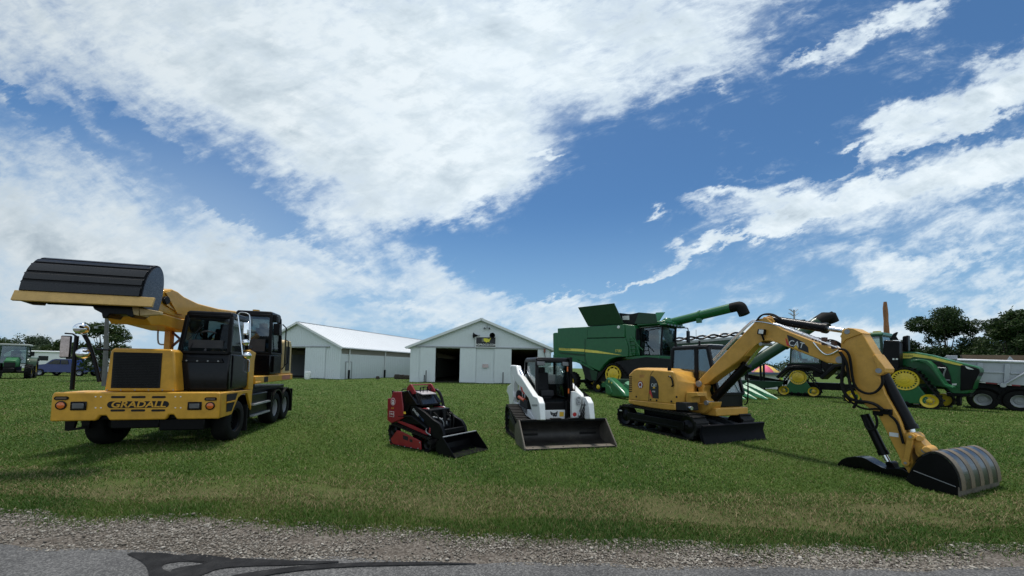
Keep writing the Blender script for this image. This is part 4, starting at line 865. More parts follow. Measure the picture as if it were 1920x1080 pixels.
# control tower
s = MB()
for y in (-.31, .27): s.prism([(p.x, y, p.z) for p in t.Ys(-.31, z6((290,110),(325,68),(345,75),(392,168),(386,195),(330,200),(285,150)))], (0,.035,0))
ear = t.P('tower_plate', s, RED, bev=.006)
a = t.Y(-.29, *z6((345,80))[0]); s = MB(); s.tube([a, Vector((a.x,.29,a.z))], .014, 7); t.P('tower_bar', s, RED)
q = t.Ys(-.28, z6((392,180),(400,200),(470,345),(300,345),(270,180))); s = MB(); s.prism(q, (0,.56,0)); tw = t.P('control_tower', s, BLK, bev=.015)
qa, qb = t.Y(-.24, *z6((415,205))[0]), t.Y(-.24, *z6((478,335))[0])
s = MB(); s.prism([(qa.x+.012,-.2,qa.z),(qa.x+.012,.2,qa.z),(qb.x+.012,.23,qb.z),(qb.x+.012,-.23,qb.z)], (.012,0,.006)); sc_ = t.P('screen', s, paint('screen_grey', (.02,.021,.024), .25, coat=.4), tw)
s = MB()
for y in (-.25,.25): s.beam((qa.x+.015,y*.85,qa.z),(qb.x+.02,y,qb.z),.035,.035)
s.beam((qb.x+.02,-.27,qb.z),(qb.x+.02,.27,qb.z),.035,.035); t.P('screen_frame', s, GREY if 0 else BLK, tw)
s = MB(); p = t.Y(-.18, *z6((470,170))[0]); s.prism([(p.x-.2,-.2,p.z-.01),(p.x+.08,-.2,p.z-.06),(p.x+.08,.2,p.z-.06),(p.x-.2,.2,p.z-.01)], (0,0,.02)); t.P('control_panel', s, paint('panel_grey', (.36,.33,.34), .5), tw)
s = MB()
for y, l in ((-.16,.08),(-.08,.1),(.04,.1),(.14,.07)): s.tube([(p.x-.05,y,p.z),(p.x-.06,y+.01,p.z+l)], .01, 6); s.sph((p.x-.06,y+.01,p.z+l), .02, 8)
s.tube([(p.x-.1,-.12,p.z+.02),(p.x-.12,-.1,p.z+.1),(p.x-.12,.1,p.z+.1),(p.x-.1,.12,p.z+.02)], .011, 6); t.P('control_lever', s, BLK)
s = MB(); s.tube(smooth([(p.x-.25,.30,p.z-.15),(p.x-.2,.32,p.z+.02),(p.x-.02,.34,p.z+.03),(p.x+.12,.34,p.z-.15),(p.x+.2,.34,p.z-.4)], 2), .035, 8); s.tube(smooth([t.Y(-.3,*q) for q in z6((225,160),(230,140),(265,128),(300,135))], 1), .012, 6); a = t.Y(-.3, *z6((118,165))[0]); s.sph(a, .035, 10); s.cyl(a-Vector((0,0,.06)), a, .03); t.P('guard_bar', s, BLK)
# loader arms
ARM = z6((340,335),(400,347),(520,432),(620,520),(700,572),(742,650),(756,745),(735,770),(640,760),(560,690),(520,600),(440,520),(345,450),(330,400))
s = MB(); q = t.Ys(-.36, ARM); s.prism(q, (0,.07,0)); s.prism([(p.x,.29,p.z) for p in q], (0,.07,0))
a0 = q[3]; s.beam((q[5].x-.05,-.36,q[5].z-.05),(q[5].x-.05,.36,q[5].z-.05),.09,.09); arm = t.P('loader_arm', s, BLK, bev=.01)
p = t.Y(-.362, *z6((402,428))[0]); t.text('DINGO', .072, TXTW, p, (.83,0,-.55), (.55,0,.83), arm, .001)
p = t.Y(-.362, *z6((470,500))[0]); t.text('TX 1000', .055, paint('decal_blue', (.05,.09,.2), .5), p, (.83,0,-.55), (.55,0,.83), arm, .001)
p = t.Y(-.402, *z6((262,432))[0]); s = MB(); s.box(p, (.075,.004,.05)); t.P('warning_decal', s, TXTY, rp)
s = MB(); s.tube([t.Y(-.375, *z6((190,475))[0]), t.Y(-.375, *z6((360,480))[0]), t.Y(-.375, *z6((560,640))[0])], .028, 8); t.P('lift_cylinder', s, BLK)
s = MB(); q = t.Ys(-.37, z6((150,510),(350,590),(560,690),(570,620),(585,625),(580,712),(540,715),(330,625),(150,545))); s.prism(q, (0,.05,0)); s.prism([(p.x,.32,p.z) for p in q], (0,.05,0)); t.P('fender_rail', s, RED, bev=.006)
# front: radiator, hoses, cylinder
s = MB(); s.bx(-.55,-.12,-.29,.29,.5,.86); hd = t.P('front_hood', s, BLK, bev=.02)
s = MB()
for y in (-.27, .20):
    s.prism([(-.56,y,.87),(-.30,y,.87),(-.12,y,.62),(-.12,y,.5),(-.56,y,.7)], (0,.07,0))
t.P('hood_rail', s, RED, hd)
s = MB()
for y in (-.215, .255): s.prism([(-.34,y,.876),(-.29,y,.876),(-.12,y,.645),(-.115,y,.61)], (0,.03,.006))
t.P('hood_stripe', s, paint('stripe_pink', (.62,.55,.55), .5), hd)
s = MB(); s.cyl((-.02,.06,.30),(-.08,.06,.78),.055); s.cyl((-.08,.06,.78),(-.09,.06,.84),.065); t.P('tilt_cylinder', s, BLK)
s = MB(); r2 = random.Random(2)
for k in range(5): s.cyl((-.06,-.27+.075*k,.71-.02*k),(-.02,-.25+.075*k,.715-.02*k),.016,n=7)
for y,z in ((.17,.72),(.2,.70),(.17,.62),(.21,.61),(.09,.33)): s.cyl((-.06,y,z),(-.02,y,z),.016,n=7)
s.tube(smooth([(-.05,-.2,.7),(0,-.1,.66),(.02,-.04,.6),(.02,-.03,.5)], 2), .012, 6); s.tube(smooth([t.Y(-.40,*q) for q in z6((540,632),(530,660),(545,690),(580,705),(590,720))], 2), .012, 6); s.box((.0,.07,.55),(.01,.03,.1)); t.P('hose_fitting', s, GREY)
s = MB()
for y in (-.22,.12,.24): s.tube(smooth([(-.1,y,.8),(.03,y,.74),(.1,y*.8,.55),(.08,y*.7,.35)], 2), .016, 6)
t.P('hose', s, RUB)
# bucket
BK = z6((743,745),(760,748),(905,1000),(880,1005),(700,935),(650,800),(700,742))
q = t.Ys(-.44, BK); P0, P1 = q[0], q[2]
tip = Vector((q[2].x, 0, .012)); top = Vector((q[0].x, 0, q[0].z)); bkx = top.x-.12
prof = [(top.x,top.z),(top.x-.06,top.z-.02),(bkx-.05,top.z*.55),(bkx-.03,.08),(bkx+.06,.018),(tip.x,.012)]
s = MB(); shell(s, prof, -.44, .56, .014, -1); bkt = t.P('bucket', s, BLK, bev=.003)
s = MB()
for y in (-.452, .560): s.py([(top.x+.01,top.z+.008),(tip.x,.02),(tip.x-.02,.004),(bkx+.06,.004),(bkx-.05,.08),(bkx-.07,top.z*.55),(top.x-.07,top.z)], y, y+.012)
t.P('side_plate', s, BLK, bkt)
s = MB(); s.tube([(top.x+.004,-.44,top.z+.008),(top.x+.004,.56,top.z+.008)], .013, 6); t.P('bucket_rim', s, GREY, bkt)
s = MB(); s.bx(bkx-.18,bkx-.04,-.25,.25,.1,.42); t.P('mount_plate', s, BLK)

# ================================================================== white compact track loader
A, B_ = G(985, 846), G(1155, 839); c = (A+B_)/2; d = (B_-A).normalized(); an = math.atan2(d.y, d.x)-R_(90); hw = (B_-A).length/2
t = Thing('compact_track_loader', c, an, 'white compact track loader with black open cab and a wide worn steel bucket', 'track loader')
z7 = zz(920, 660, 5.4)
# bucket
y0, y1 = -hw, hw
top = t.Y(-hw, 920+288/5.4, 660+690/5.4); zt = top.z; xt = top.x
prof = [(xt+.02,zt),(xt-.03,zt-.01),(xt-.26,zt*.70),(xt-.30,zt*.35),(xt-.20,.06),(xt-.05,.02),(0,.015)]
prof = [prof[0], prof[1]]+[(p.x, p.y) for p in smooth([Vector((a, b, 0)) for a, b in prof[1:]], 2)][1:]
s = MB(); shell(s, prof, y0, y1, .018, -1); bkt = t.P('bucket', s, paint('bucket_inside', (.030,.027,.025), .45, metal=.3, var=.5, dirt=(.085,.07,.055), damt=.6, bump=.2, scale=2.2), ang=50)
s = MB(); s.bx(-.22,.0,y0+.02,y1-.02,.034,.046); ce = t.P('cutting_edge', s, STEEL, bkt, bev=.004)
s = MB()
for k in range(6): yy = y0+.2+(y1-y0-.4)*k/5; s.cyl((-.08,yy,.045),(-.08,yy,.052),.02,n=8)
t.P('bolt_head', s, DARK, ce)
for y in (y0-.016, y1):
    s = MB(); s.py([(xt+.03,zt+.008),(xt-.03,zt+.008),(xt-.29,zt*.72),(xt-.33,zt*.35),(xt-.22,.03),(-.04,.0),(.02,.0),(.01,.06)], y, y+.016); pl = t.P('side_plate', s, STEEL if y < 0 else STEEL, bkt)
    s = MB(); s.tube([(xt+.03,y+.008,zt),(.012,y+.008,.05)], .018, 6); t.P('side_edge', s, STEEL, pl)
s = MB(); s.bx(xt-.04,xt+.035,y0,y1,zt-.05,zt+.012); s.bx(xt-.06,xt+.04,-.32,-.06,zt-.01,zt+.03); s.bx(xt-.06,xt+.04,.12,.55,zt-.01,zt+.03); t.P('bucket_rim', s, BLK, bkt, bev=.01)
# tracks
for sd in (-1, 1):
    a, b_ = (-.98, -.55) if sd < 0 else (.55, .98)
    pts = [t.Y(-.98, *q) for q in z7((245,885),(95,815))]; xf, xr = pts[0].x, pts[1].x
    xf = -.98; xr = -2.12
    circ = [(xf,.20,.14),(xr,.20,.14),(xr-.02,.56,.17),(xf+.0,.26,.14)]
    t.P('track', belt(circ, a, b_, .04, .10, .028, .05), TRK)
    ye = -.95 if sd < 0 else .95
    s = MB(); s.py([(xf-.05,.14),(xf-.05,.30),(xf-.5,.42),(xr+.15,.62),(xr+.1,.14)], ye-.25*(sd > 0)+.0, ye+.25*(sd < 0)); s.py([(xr+.2,.5),(xr+.1,.2),(xf-.1,.16),(xf-.1,.24),(xf-.55,.36)], ye-.01, ye+.01); t.P('undercarriage', s, BLK, bev=.01)
    for cx, cz, r in ((xf,.20,.135),(xr,.20,.135),(xr-.02,.56,.165)):
        s = MB(); s.lathe((cx, ye-.03*sd, cz), (0, sd, 0), [(.001,.03),(.04,.03),(.05,.0),(r*.7,-.02),(r,.01),(r,-.3),(.001,-.3)], 20); t.P('roller', s, BLK)
    for k in range(5): cx = xf+(xr-xf)*(k+1)/6; s = MB(); s.lathe((cx, ye-.02*sd, .14), (0, sd, 0), [(.001,.02),(.03,.02),(.085,.0),(.085,-.3),(.001,-.3)], 14); t.P('roller', s, STEEL)
# body
s = MB(); s.py([(-.95,.32),(-.95,.95),(-1.2,1.0),(-2.35,1.0),(-2.55,.9),(-2.55,.4),(-2.2,.3)], -.5, .5); t.P('body', s, BLK, bev=.02)
s = MB(); s.py([(-2.0,1.0),(-2.0,1.62),(-2.3,1.62),(-2.6,1.45),(-2.72,1.1),(-2.72,.55),(-2.3,.5)], -.52, .52); t.P('rear_hood', s, WHT, bev=.04)
xp = -.93; P_ = lambda px, py, x=xp: t.X(x, px, py)
a, b_ = P_(1022,769), P_(1061.5,788); s = MB(); s.bx(xp-.03,xp,a.y,b_.y,b_.z-.12,a.z); fp = t.P('front_panel', s, WHT, bev=.012)
cb = P_(1038.5, 777.5); s = MB()
hd_ = [(-.095,.085),(-.06,.06),(-.02,.045),(.03,.045),(.075,.07),(.10,.09),(.095,.04),(.085,0),(.05,-.035),(.045,-.06),(.02,-.04),(-.02,-.045),(-.03,-.02),(-.07,-.01),(-.09,.03)]
s.prism([(xp+.001, cb.y+p*1.0, cb.z+q) for p, q in hd_], (.003,0,0)); s.prism([(xp+.001, cb.y+.0+.015*math.cos(k), cb.z-.085+.015*math.sin(k)) for k in np.linspace(0,6.28,9)[:-1]], (.003,0,0)); s.prism([(xp+.001, cb.y+.07+.02*math.cos(k), cb.z-.03+.014*math.sin(k)) for k in np.linspace(0,6.28,9)[:-1]], (.003,0,0)); em = t.P('emblem', s, DECB, fp)
s = MB()
for yy in (-.045,.03): s.prism([(xp+.0045, cb.y+yy, cb.z+.012),(xp+.0045, cb.y+yy+.03, cb.z+.022),(xp+.0045, cb.y+yy+.022, cb.z+.004)], (.001,0,0))
t.P('emblem_eye', s, TXTW, em)
p = P_(1053, 776.5); s = MB(); s.bx(xp,xp+.004,p.y-.055,p.y+.055,p.z-.055,p.z+.055); t.P('warning_decal', s, TXTY, fp)
# cab
xc = -1.02
tl, tr = P_(1003,674,xc-.1), P_(1068,674,xc-.1); bl, br_ = P_(1017,764,xc), P_(1062,764,xc)
zt_ = tl.z-.03; zb = bl.z+.08; yl_, yr_ = tl.y+.03, tr.y-.03
cabin(t, [(xc,yr_,zb),(xc,yl_,zb),(-2.1,yl_,zb),(-2.1,yr_,zb)], [(xc-.1,yr_-.02,zt_),(xc-.1,yl_+.02,zt_),(-2.05,yl_+.02,zt_),(-2.05,yr_-.02,zt_)], .075, BLK, GLS, BLK, .09, sides=(1,2,3), seat=True, wheel=False)
s = MB(); s.prism([P_(*q, xc+.02) for q in ((1003,738),(1018,760),(1026,764),(1056,764),(1066,748),(1066,753),(1058,769),(1022,769),(1003,746))], (-.05,0,0)); s.bx(xc-.5,xc+.0,yl_,yr_,zb-.35,zb-.30); s.bx(xc-1.0,xc-.95,yl_,yr_,zb-.35,zt_-.62); t.P('cab_sill', s, BLK, bev=.01)
s = MB(); s.bx(-2.06,-2.0,yl_,yr_,zb,zb+.55); s.bx(-2.0,-1.2,yr_-.05,yr_,zb,zb+.15); s.bx(-2.0,-1.2,yl_,yl_+.05,zb,zb+.15); t.P('cab_panel', s, BLK)
s = MB()
for yy in (yl_+.1, yr_-.1):
    s.bx(xc-.12,xc+.0,yy-.1,yy+.1,zt_-.12,zt_-.02)
t.P('work_light', s, LENS, bev=.01)
s = MB(); q = [P_(*k, xc+.05) for k in ((1068,670),(1073,670),(1075,756),(1070,758))]; s.prism(q, (-.55,.03,0)); s.tube([P_(1071,700,xc+.07),P_(1078,712,xc+.12),P_(1078,730,xc+.12),P_(1072,742,xc+.07)], .012, 6); t.P('cab_door', s, BLK)
s = MB()
for px in (1064, 1066):
    s.box(P_(px, 692 if px == 1064 else 733, xc+.04), (.02,.03,.12))
t.P('marker_light', s, ORL)
# arms: rear tower, sloping lift arm and front drop, on both sides
ARM = z7((200,132),(258,138),(275,215),(310,255),(430,442),(470,460),(492,520),(502,690),(440,690),(395,520),(380,470),(250,300),(205,190))
TOW = z7((195,140),(215,150),(235,300),(228,400),(235,455),(215,548),(190,548),(180,440),(160,400),(170,345),(205,320))
LNK = z7((225,500),(300,545),(380,590),(440,690),(415,690),(330,630),(300,555),(215,548))
for sd in (-1, 1):
    yy = -.68 if sd < 0 else .54
    mk = lambda q: [(p.x, yy, p.z) for p in t.Ys(-.68, q)]
    s = MB(); s.prism(mk(ARM), (0,.14,0)); ar = t.P('lift_arm', s, WHT, bev=.02)
    s = MB(); q = mk(TOW); s.prism(q, (0,.14,0)); t.P('arm_tower', s, WHT, bev=.02)
    s = MB(); q = mk(LNK); s.prism([(p[0], yy+.02, p[2]) for p in q], (0,.10,0)); t.P('fender', s, WHT, bev=.01)
    s = MB(); q = [(p.x, yy-.004, p.z) for p in t.Ys(-.68, z7((300,345),(320,360),(335,425),(312,395)))]; s.prism(q, (0,.148,0)); t.P('arm_decal', s, REDB, ar)
    s = MB(); q = [(p.x, yy-.004, p.z) for p in t.Ys(-.68, z7((418,530),(475,530),(475,550),(418,550)))]; s.prism(q, (0,.003,0)); t.P('name_decal', s, GREY, ar)
    s = MB(); a, b_ = t.Ys(-.64, z7((285,455),(340,490))); s.cyl((a.x,yy+.05,a.z),(b_.x,yy+.05,b_.z),.045); t.P('lift_cylinder', s, paint('cyl_orange', (.75,.10,.03), .4))
    s = MB(); a, b_ = t.Ys(-.64, z7((225,330),(240,450))); s.cyl((a.x,yy+.06,a.z),(b_.x,yy+.06,b_.z),.025); a, b_ = t.Ys(-.64, z7((270,170),(310,255))); s.cyl((a.x,yy+.1,a.z),(b_.x,yy+.1,b_.z),.05); t.P('cylinder_rod', s, ROD)
    s = MB(); a, b_ = t.Ys(-.64, z7((265,420),(290,520))); s.sph((a.x,yy+.1,a.z-.05),.16,12,(1,.5,1)); s.bx(-2.0,-1.3,yy+.02,yy+.1,.62,.95); t.P('engine_bay', s, DARK)
# front legs inner cylinders
s = MB()
for px in (1018, 1066): a = P_(px,760,-.82); s.cyl((-.97,a.y,a.z+.1),(xt-.42,a.y,.35),.06); t.P('tilt_cylinder', s, BLK); s = MB(); s.bx(-.95,xt-.40,a.y-.05,a.y+.05,.2,.42); t.P('cylinder_mount', s, BLK); s = MB()
s = MB(); s.bx(xt-.43,xt-.34,-.5,.5,.12,.50); s.bx(-.95,xt-.42,-.4,.4,.1,.3); t.P('quick_coupler', s, BLK)
p = P_(1078, 777, -.62); s = MB(); s.prism([P_(*q, -.64) for q in z7((832,400),(860,400),(915,440),(922,480),(918,545),(895,600),(885,690),(826,690),(824,520))], (-.12,0,0)); lf = t.P('arm_front_plate', s, WHT, bev=.012)
s = MB(); p = P_(1077.5, 777, -.637); s.lathe(p, (1,0,0), [(.001,.004),(.05,.004),(.05,0)], 16); t.P('red_decal', s, REDB, lf)
s = MB(); p = P_(1083.5, 751, -.637)
for dz in (-.05,.05): s.lathe(p+Vector((0,0,dz)), (1,0,0), [(.03,0),(.055,.02),(.055,.05),(.03,.05),(.001,.03)], 14)
t.P('hose_coupler', s, GREY, lf)
s = MB(); r2 = random.Random(4)
for k in range(5):
    y = .55+.04*k; s.tube(smooth([(-.62,y,1.25-.03*k),(-.52,y+.02,1.0),(-.5,y-.1,.7),(-.6,y-.2,.45)], 2), .016, 6)
t.P('hose', s, RUB)
# ================================================================== yellow mini excavator
loc, an = posea((1293, 827), -67, -1.08)
t = Thing('mini_excavator', loc, an, 'yellow tracked mini excavator with its boom reaching down to a black striped bucket', 'excavator')
zE = zz(1180, 660, 7.7125); zF = zz(1240, 600, 6.75); z3 = zz(1400, 570, 5.6833); zB = zz(1560, 640, 3.4853); z5 = zz(1560, 840, 5.3333); z2 = zz(1140, 570, 3.856)
T_ = t.Ys
# tracks
f0 = t.Y(-1.08, 1293, 812); r0 = t.Y(-1.08, 1166, 786)
xf, xr = f0.x-.10, r0.x+.12
for sd in (-1, 1):
    a, b_ = (-1.10, -.65) if sd < 0 else (.65, 1.10)
    t.P('track', belt([(xf,.34,.28),(xr,.34,.28)], a, b_, .04, .13, .03, .06), TRK)
    ye = -1.06 if sd < 0 else 1.06
    s = MB(); s.bx(xr+.1, xf-.1, ye-.0 if sd < 0 else ye-.3, ye+.3 if sd < 0 else ye, .22, .46); s.bx(xr+.3,xf-.3,ye-.012,ye+.012,.26,.30); tf = t.P('track_frame', s, BLK, bev=.02)
    for cx in (xf, xr):
        s = MB(); s.lathe((cx, ye-.02*sd, .34), (0, sd, 0), [(.001,.03),(.06,.03),(.08,.01),(.18,-.02),(.27,.01),(.27,-.25),(.001,-.25)], 22); t.P('sprocket', s, BLK)
    for k in range(4): cx = xr+(xf-xr)*(k+1)/5; s = MB(); s.lathe((cx, ye-.03*sd, .16), (0, sd, 0), [(.001,.02),(.04,.02),(.09,.0),(.09,-.25),(.001,-.25)], 14); t.P('track_roller', s, BLK)
s = MB(); s.box(t.Y(-1.09, *z2((92,770))[0]), (.10,.02,.03)); t.P('track_marker', s, TXTW)
s = MB(); cxm = (xf+xr)/2; s.bx(cxm-.75,cxm+.75,-.7,.7,.36,.60); s.cyl((cxm,0,.55),(cxm,0,.80),.55,n=28); t.P('carbody', s, BLK, bev=.02)
# blade
bl, br_ = G(1301, 834), G(1443, 838); bl = t.I @ bl; br_ = t.I @ br_; xbld = xf+.52
s = MB(); s.py([(xbld,.04),(xbld+.06,.0),(xbld+.02,.12),(xbld-.02,.25),(xbld+.03,.44),(xbld-.03,.46),(xbld-.10,.25),(xbld-.06,.08)], -1.12, 1.16); bd = t.P('dozer_blade', s, paint('blade_paint', (.003,.0035,.006), .6, var=.3, dirt=(.012,.012,.012), damt=.3, spec=.1), bev=.004)
s = MB()
for y in (-.55,.55): s.hexa([(xbld-.05,y-.09,.08),(xbld-.05,y+.09,.08),(xbld-.05,y+.09,.34),(xbld-.05,y-.09,.34)], [(cxm+.5,y*.8-.09,.40),(cxm+.5,y*.8+.09,.40),(cxm+.5,y*.8+.09,.58),(cxm+.5,y*.8-.09,.58)])
s.cyl((cxm+.6,0,.5),(xbld-.08,0,.3),.06); t.P('blade_arm', s, paint('arm_grey', (.03,.034,.042), .45, damt=.3))
# house: skirt + engine hood (right side), floor under the cab
hz0 = t.Y(-1.02, *zE((660,755))[0])
HOOD = T_(-1.02, zE((-12,690),(-8,330),(20,300),(60,262),(100,246),(360,258),(560,270),(660,280),(800,375),(960,470),(990,600),(990,715),(660,755)))
zb_ = min(p.z for p in HOOD); xpost = t.Y(-.30, *zE((960,460))[0]).x-.06
HA = T_(-1.02, zE((-12,690),(-8,330),(20,300),(60,262),(100,246),(360,258),(560,270),(628,280),(648,300),(655,420),(657,600),(660,755)))
HB = [Vector((p.x, -.60, p.z+(.05 if p.z > zb_+.4 else 0))) for p in HA[:6]]+T_(-.60, zE((560,262),(690,288),(820,385),(925,462),(935,590),(890,755)))
HC = [Vector((min(p.x, xpost-.25), .15, p.z)) for p in HB]
s = MB(); s.loft([HA, [Vector((p.x*.995, -.93, p.z+(.03 if p.z > zb_+.4 else 0))) if k < 6 else HA[k].lerp(HB[k], .18) for k, p in enumerate(HA)], HB, HC]); hood = t.P('engine_hood', s, CATY, bev=.03)
xrr = HOOD[0].x; s = MB(); s.py([(xrr,zb_),(xrr,HOOD[3].z),(xrr-.1,HOOD[2].z-.1),(xrr-.18,HOOD[1].z-.2),(xrr-.2,zb_)], -.85, .95); t.P('counterweight', s, CATY, bev=.06)
SK = T_(-1.03, zE((-14,688),(660,752),(664,842),(520,836),(300,806),(60,762),(-14,738)))
s = MB(); s.prism(SK, (0,2.0,0)); t.P('lower_skirt', s, CATY, bev=.025)
s = MB()
for k in range(8): q = T_(-1.021, zE((-6,350+k*30),(42,352+k*30),(36,368+k*30),(-6,366+k*30))); s.prism(q, (0,-.004,0))
t.P('vent_slot', s, DARK, hood)
s = MB(); q = T_(-1.022, zE((300,335),(306,335),(284,712),(277,712))); s.prism(q, (0,-.003,0)); q = T_(-1.022, zE((300,335),(345,268),(352,268),(306,335))); s.prism(q, (0,-.003,0)); t.P('panel_seam', s, DARK, hood)
q = T_(-1.022, zE((312,345),(345,352),(378,385),(405,430),(424,500),(424,676),(333,664),(297,540),(300,440))); s = MB(); s.prism(q, (0,-.004,0)); dc = t.P('side_decal', s, DECB, hood)
q = T_(-1.0262, zE((298,545),(312,560),(338,662),(330,662),(288,590))); s = MB(); s.prism(q, (0,-.002,0)); t.P('decal_stripe', s, REDB, dc)
def ltext(body, c, sz, mat, p, yy, xd=None, sx=1, off=.0, shear=0):
    c = t.Y(yy, *c); return t.text(body, sz, mat, c, xd or (1,0,0), (0,0,1), p, .001, shear, sx)
ltext('CAT', zE((356,482))[0], .135, TXTW, dc, -1.0275, sx=.82); ltext('308E', zE((352,572))[0], .062, TXTW, dc, -1.0275)
q = T_(-1.0292, zE((338,525),(356,495),(374,525))); s = MB(); s.prism(q, (0,-.002,0)); t.P('decal_triangle', s, TXTY, dc)
c = t.Y(-1.022, *zE((160,473))[0]); s = MB(); s.lathe(c, (0,-1,0), [(.001,.003),(.115,.003),(.115,0)], 28); bdg = t.P('badge', s, RED, hood)
s = MB(); s.lathe(c+Vector((0,-.003,0)), (0,-1,0), [(.055,.002),(.085,.002),(.085,0),(.055,0)], 24); s.beam(c+Vector((-.03,-.004,-.04)), c+Vector((-.045,-.004,-.095)), .03,.002,(0,1,0)); s.beam(c+Vector((.03,-.004,-.04)), c+Vector((.045,-.004,-.095)), .03,.002,(0,1,0)); t.P('rosette', s, TXTW, bdg)
ltext('2H7', zE((180,352))[0], .13, paint('marker_red', (.42,.13,.06), .6), hood, -1.023)
s = MB(); s.tube(smooth([t.Y(-1.06,*p) for p in zE((570,355),(590,352),(612,385),(628,440),(632,490),(612,495))], 2), .022, 7); a = t.Y(-.95, *zE((580,270))[0]); s.cyl(a, a+Vector((0,0,.12)), .05); t.P('grab_handle', s, BLK)
s = MB()
for pt in ((102,645),(308,690),(398,700),(610,715),(685,650)): p = t.Y(-1.022, *zE(pt)[0]); s.cyl(p, p+Vector((0,-.01,0)), .03, n=8)
t.P('latch', s, DARK, hood)
# front swing post and details
FB = T_(-.62, zE((655,600),(800,590),(810,700),(880,690),(900,830),(820,855),(680,850),(655,840)))
s = MB(); s.prism(T_(-.80, zE((820,580),(980,580),(990,640),(940,640),(935,650),(890,650),(885,740),(830,750),(815,700))), (0,.35,0)); t.P('front_frame', s, CATY, bev=.02)
s = MB(); s.prism(T_(-1.0, zE((665,722),(810,730),(825,850),(665,842))), (0,.45,0)); t.P('battery_box', s, DARK, bev=.02)
s = MB(); a, b_ = T_(-.9, zE((735,790),(905,815))); s.cyl(a, b_, .05); t.P('swing_cylinder', s, ROD)
POST = T_(-.30, zE((985,415),(1030,405),(1065,440),(1085,500),(1070,560),(1100,640),(1160,700),(1235,640),(1250,480),(1215,470),(1190,760),(1140,830),(1080,885),(950,880),(830,850),(820,820),(950,800),(960,790),(830,770),(830,745),(930,735),(985,690),(1005,620),(990,520),(950,490)))
s = MB(); s.prism([POST[i] for i in (0,1,2,3,4,5,6,12,13,20,21,22,23,24)], (0,.26,0)); post = t.P('swing_post', s, CATY, bev=.02)
s = MB(); s.prism(T_(-.34, zE((830,740),(1090,740),(1190,720),(1170,800),(1080,885),(950,880),(825,850),(820,820),(945,800),(830,775))), (0,.4,0)); s.prism(T_(.02, zE((1200,480),(1250,478),(1240,650),(1160,730),(1140,690),(1210,620))), (0,.1,0)); t.P('swing_bracket', s, CATY, bev=.02)
s = MB(); c = t.Y(-.34, *zE((995,460))[0]); s.cyl(c, c+Vector((0,.5,0)), .085, n=20); c = t.Y(-.38, *zE((1105,735))[0]); s.cyl(c, c+Vector((0,.5,0)), .06, n=16); t.P('pin', s, GREY, post)
s = MB(); s.tube(smooth([t.Y(-.65,*p) for p in zE((800,590),(790,640),(810,690))], 1), .03, 6); s.sph(t.Y(-.65,*zE((795,630))[0]), .06, 8); t.P('hose_clamp', s, DARK)
# cab on the left half
ycb0, ycb1 = .02, 1.0
bq = t.Y(ycb0, 1258, 735); tq = t.Y(ycb0, 1268, 653); fq = t.Y(ycb0, 1318, 653)
xb0, xb1 = bq.x, bq.x+1.62; zt_ = tq.z-.02; zfl = zb_-.02
cabin(t, [(xb1,ycb0,zfl+.35),(xb1,ycb1,zfl+.35),(xb0,ycb1,zfl+.35),(xb0,ycb0,zfl+.35)], [(xb1-.32,ycb0+.03,zt_),(xb1-.32,ycb1-.03,zt_),(xb0+.06,ycb1-.03,zt_),(xb0+.06,ycb0+.03,zt_)], .09, BLK, GLSD, BLK, .09)
s = MB(); xm = xb0+.95; s.beam((xm,ycb0,zfl+.35),(xm-.03,ycb0+.03,zt_),.08,.12,(1,0,0)); s.bx(xb0,xb1,ycb0,ycb1,zfl,zfl+.34); t.P('cab_base', s, BLK, bev=.02)
s = MB(); s.bx(xb0+.2,xb0+1.2,ycb0+.25,ycb1-.2,zt_+.07,zt_+.11); t.P('roof_hatch', s, TXTW, bev=.01)
s = MB()
for k,(w,h) in enumerate(((.16,.42),(.2,.30),(.16,.22))): s.bx(xb0+.22+.17*k,xb0+.36+.17*k,ycb0+.03,ycb0+.034,zfl+.62,zfl+.62+h)
t.P('window_sticker', s, paint('sticker_mint', (.30,.50,.42), .5))
s = MB(); s.bx(cxm-.7,xb1+.12,-.2,1.04,zfl-.22,zfl-.005); t.P('cab_floor', s, CATY, bev=.03)
s = MB(); s.tube(smooth([(xb1+.03,ycb1+.03,zfl+1.15),(xb1+.13,ycb1+.03,zfl+1.1),(xb1+.13,ycb1+.03,zfl+.1),(xb1+.02,ycb1+.03,zfl+.05)], 2), .018, 6)
for x in (xb0+.15, xb0+1.0): s.cyl((x,ycb0+.06,zt_+.05),(x,ycb0+.06,zt_+.2),.03)
t.P('cab_handrail', s, BLK)
# boom
BOOM = [(1311,712),(1316,706),(1411,608),(1417,601),(1426,597),(1437,596.5),(1446,604),(1467,617),(1523,638.6),(1560,652),(1574,657),(1580,664),(1581,674),(1577,681),(1566,682),(1551,681),(1536,674),(1510,664),(1481,653),(1453,641),(1442,637.5),(1431,637.5),(1421,642),(1410,651),(1388,674),(1340,708),(1327,719),(1318,722),(1311,720)]
yb = -.30; bw = .34
s = MB(); s.prism(T_(yb, BOOM), (0,bw,0)); boom = t.P('boom', s, CATY, bev=.018)
s = MB(); s.prism(T_(yb-.012, [(1395,668),(1412,647),(1424,637),(1436,633.5),(1448,636),(1455,642),(1444,639),(1431,639),(1421,644),(1410,653),(1397,668)]), (0,bw+.024,0)); t.P('cylinder_lug', s, CATY, boom, bev=.008)
s = MB(); q = T_(yb-.012, [(1541,662),(1575,657),(1581,667),(1578,680),(1566,682),(1552,680),(1540,672)]); s.prism(q, (0,bw+.024,0)); t.P('boom_end', s, CATY, boom, bev=.012)
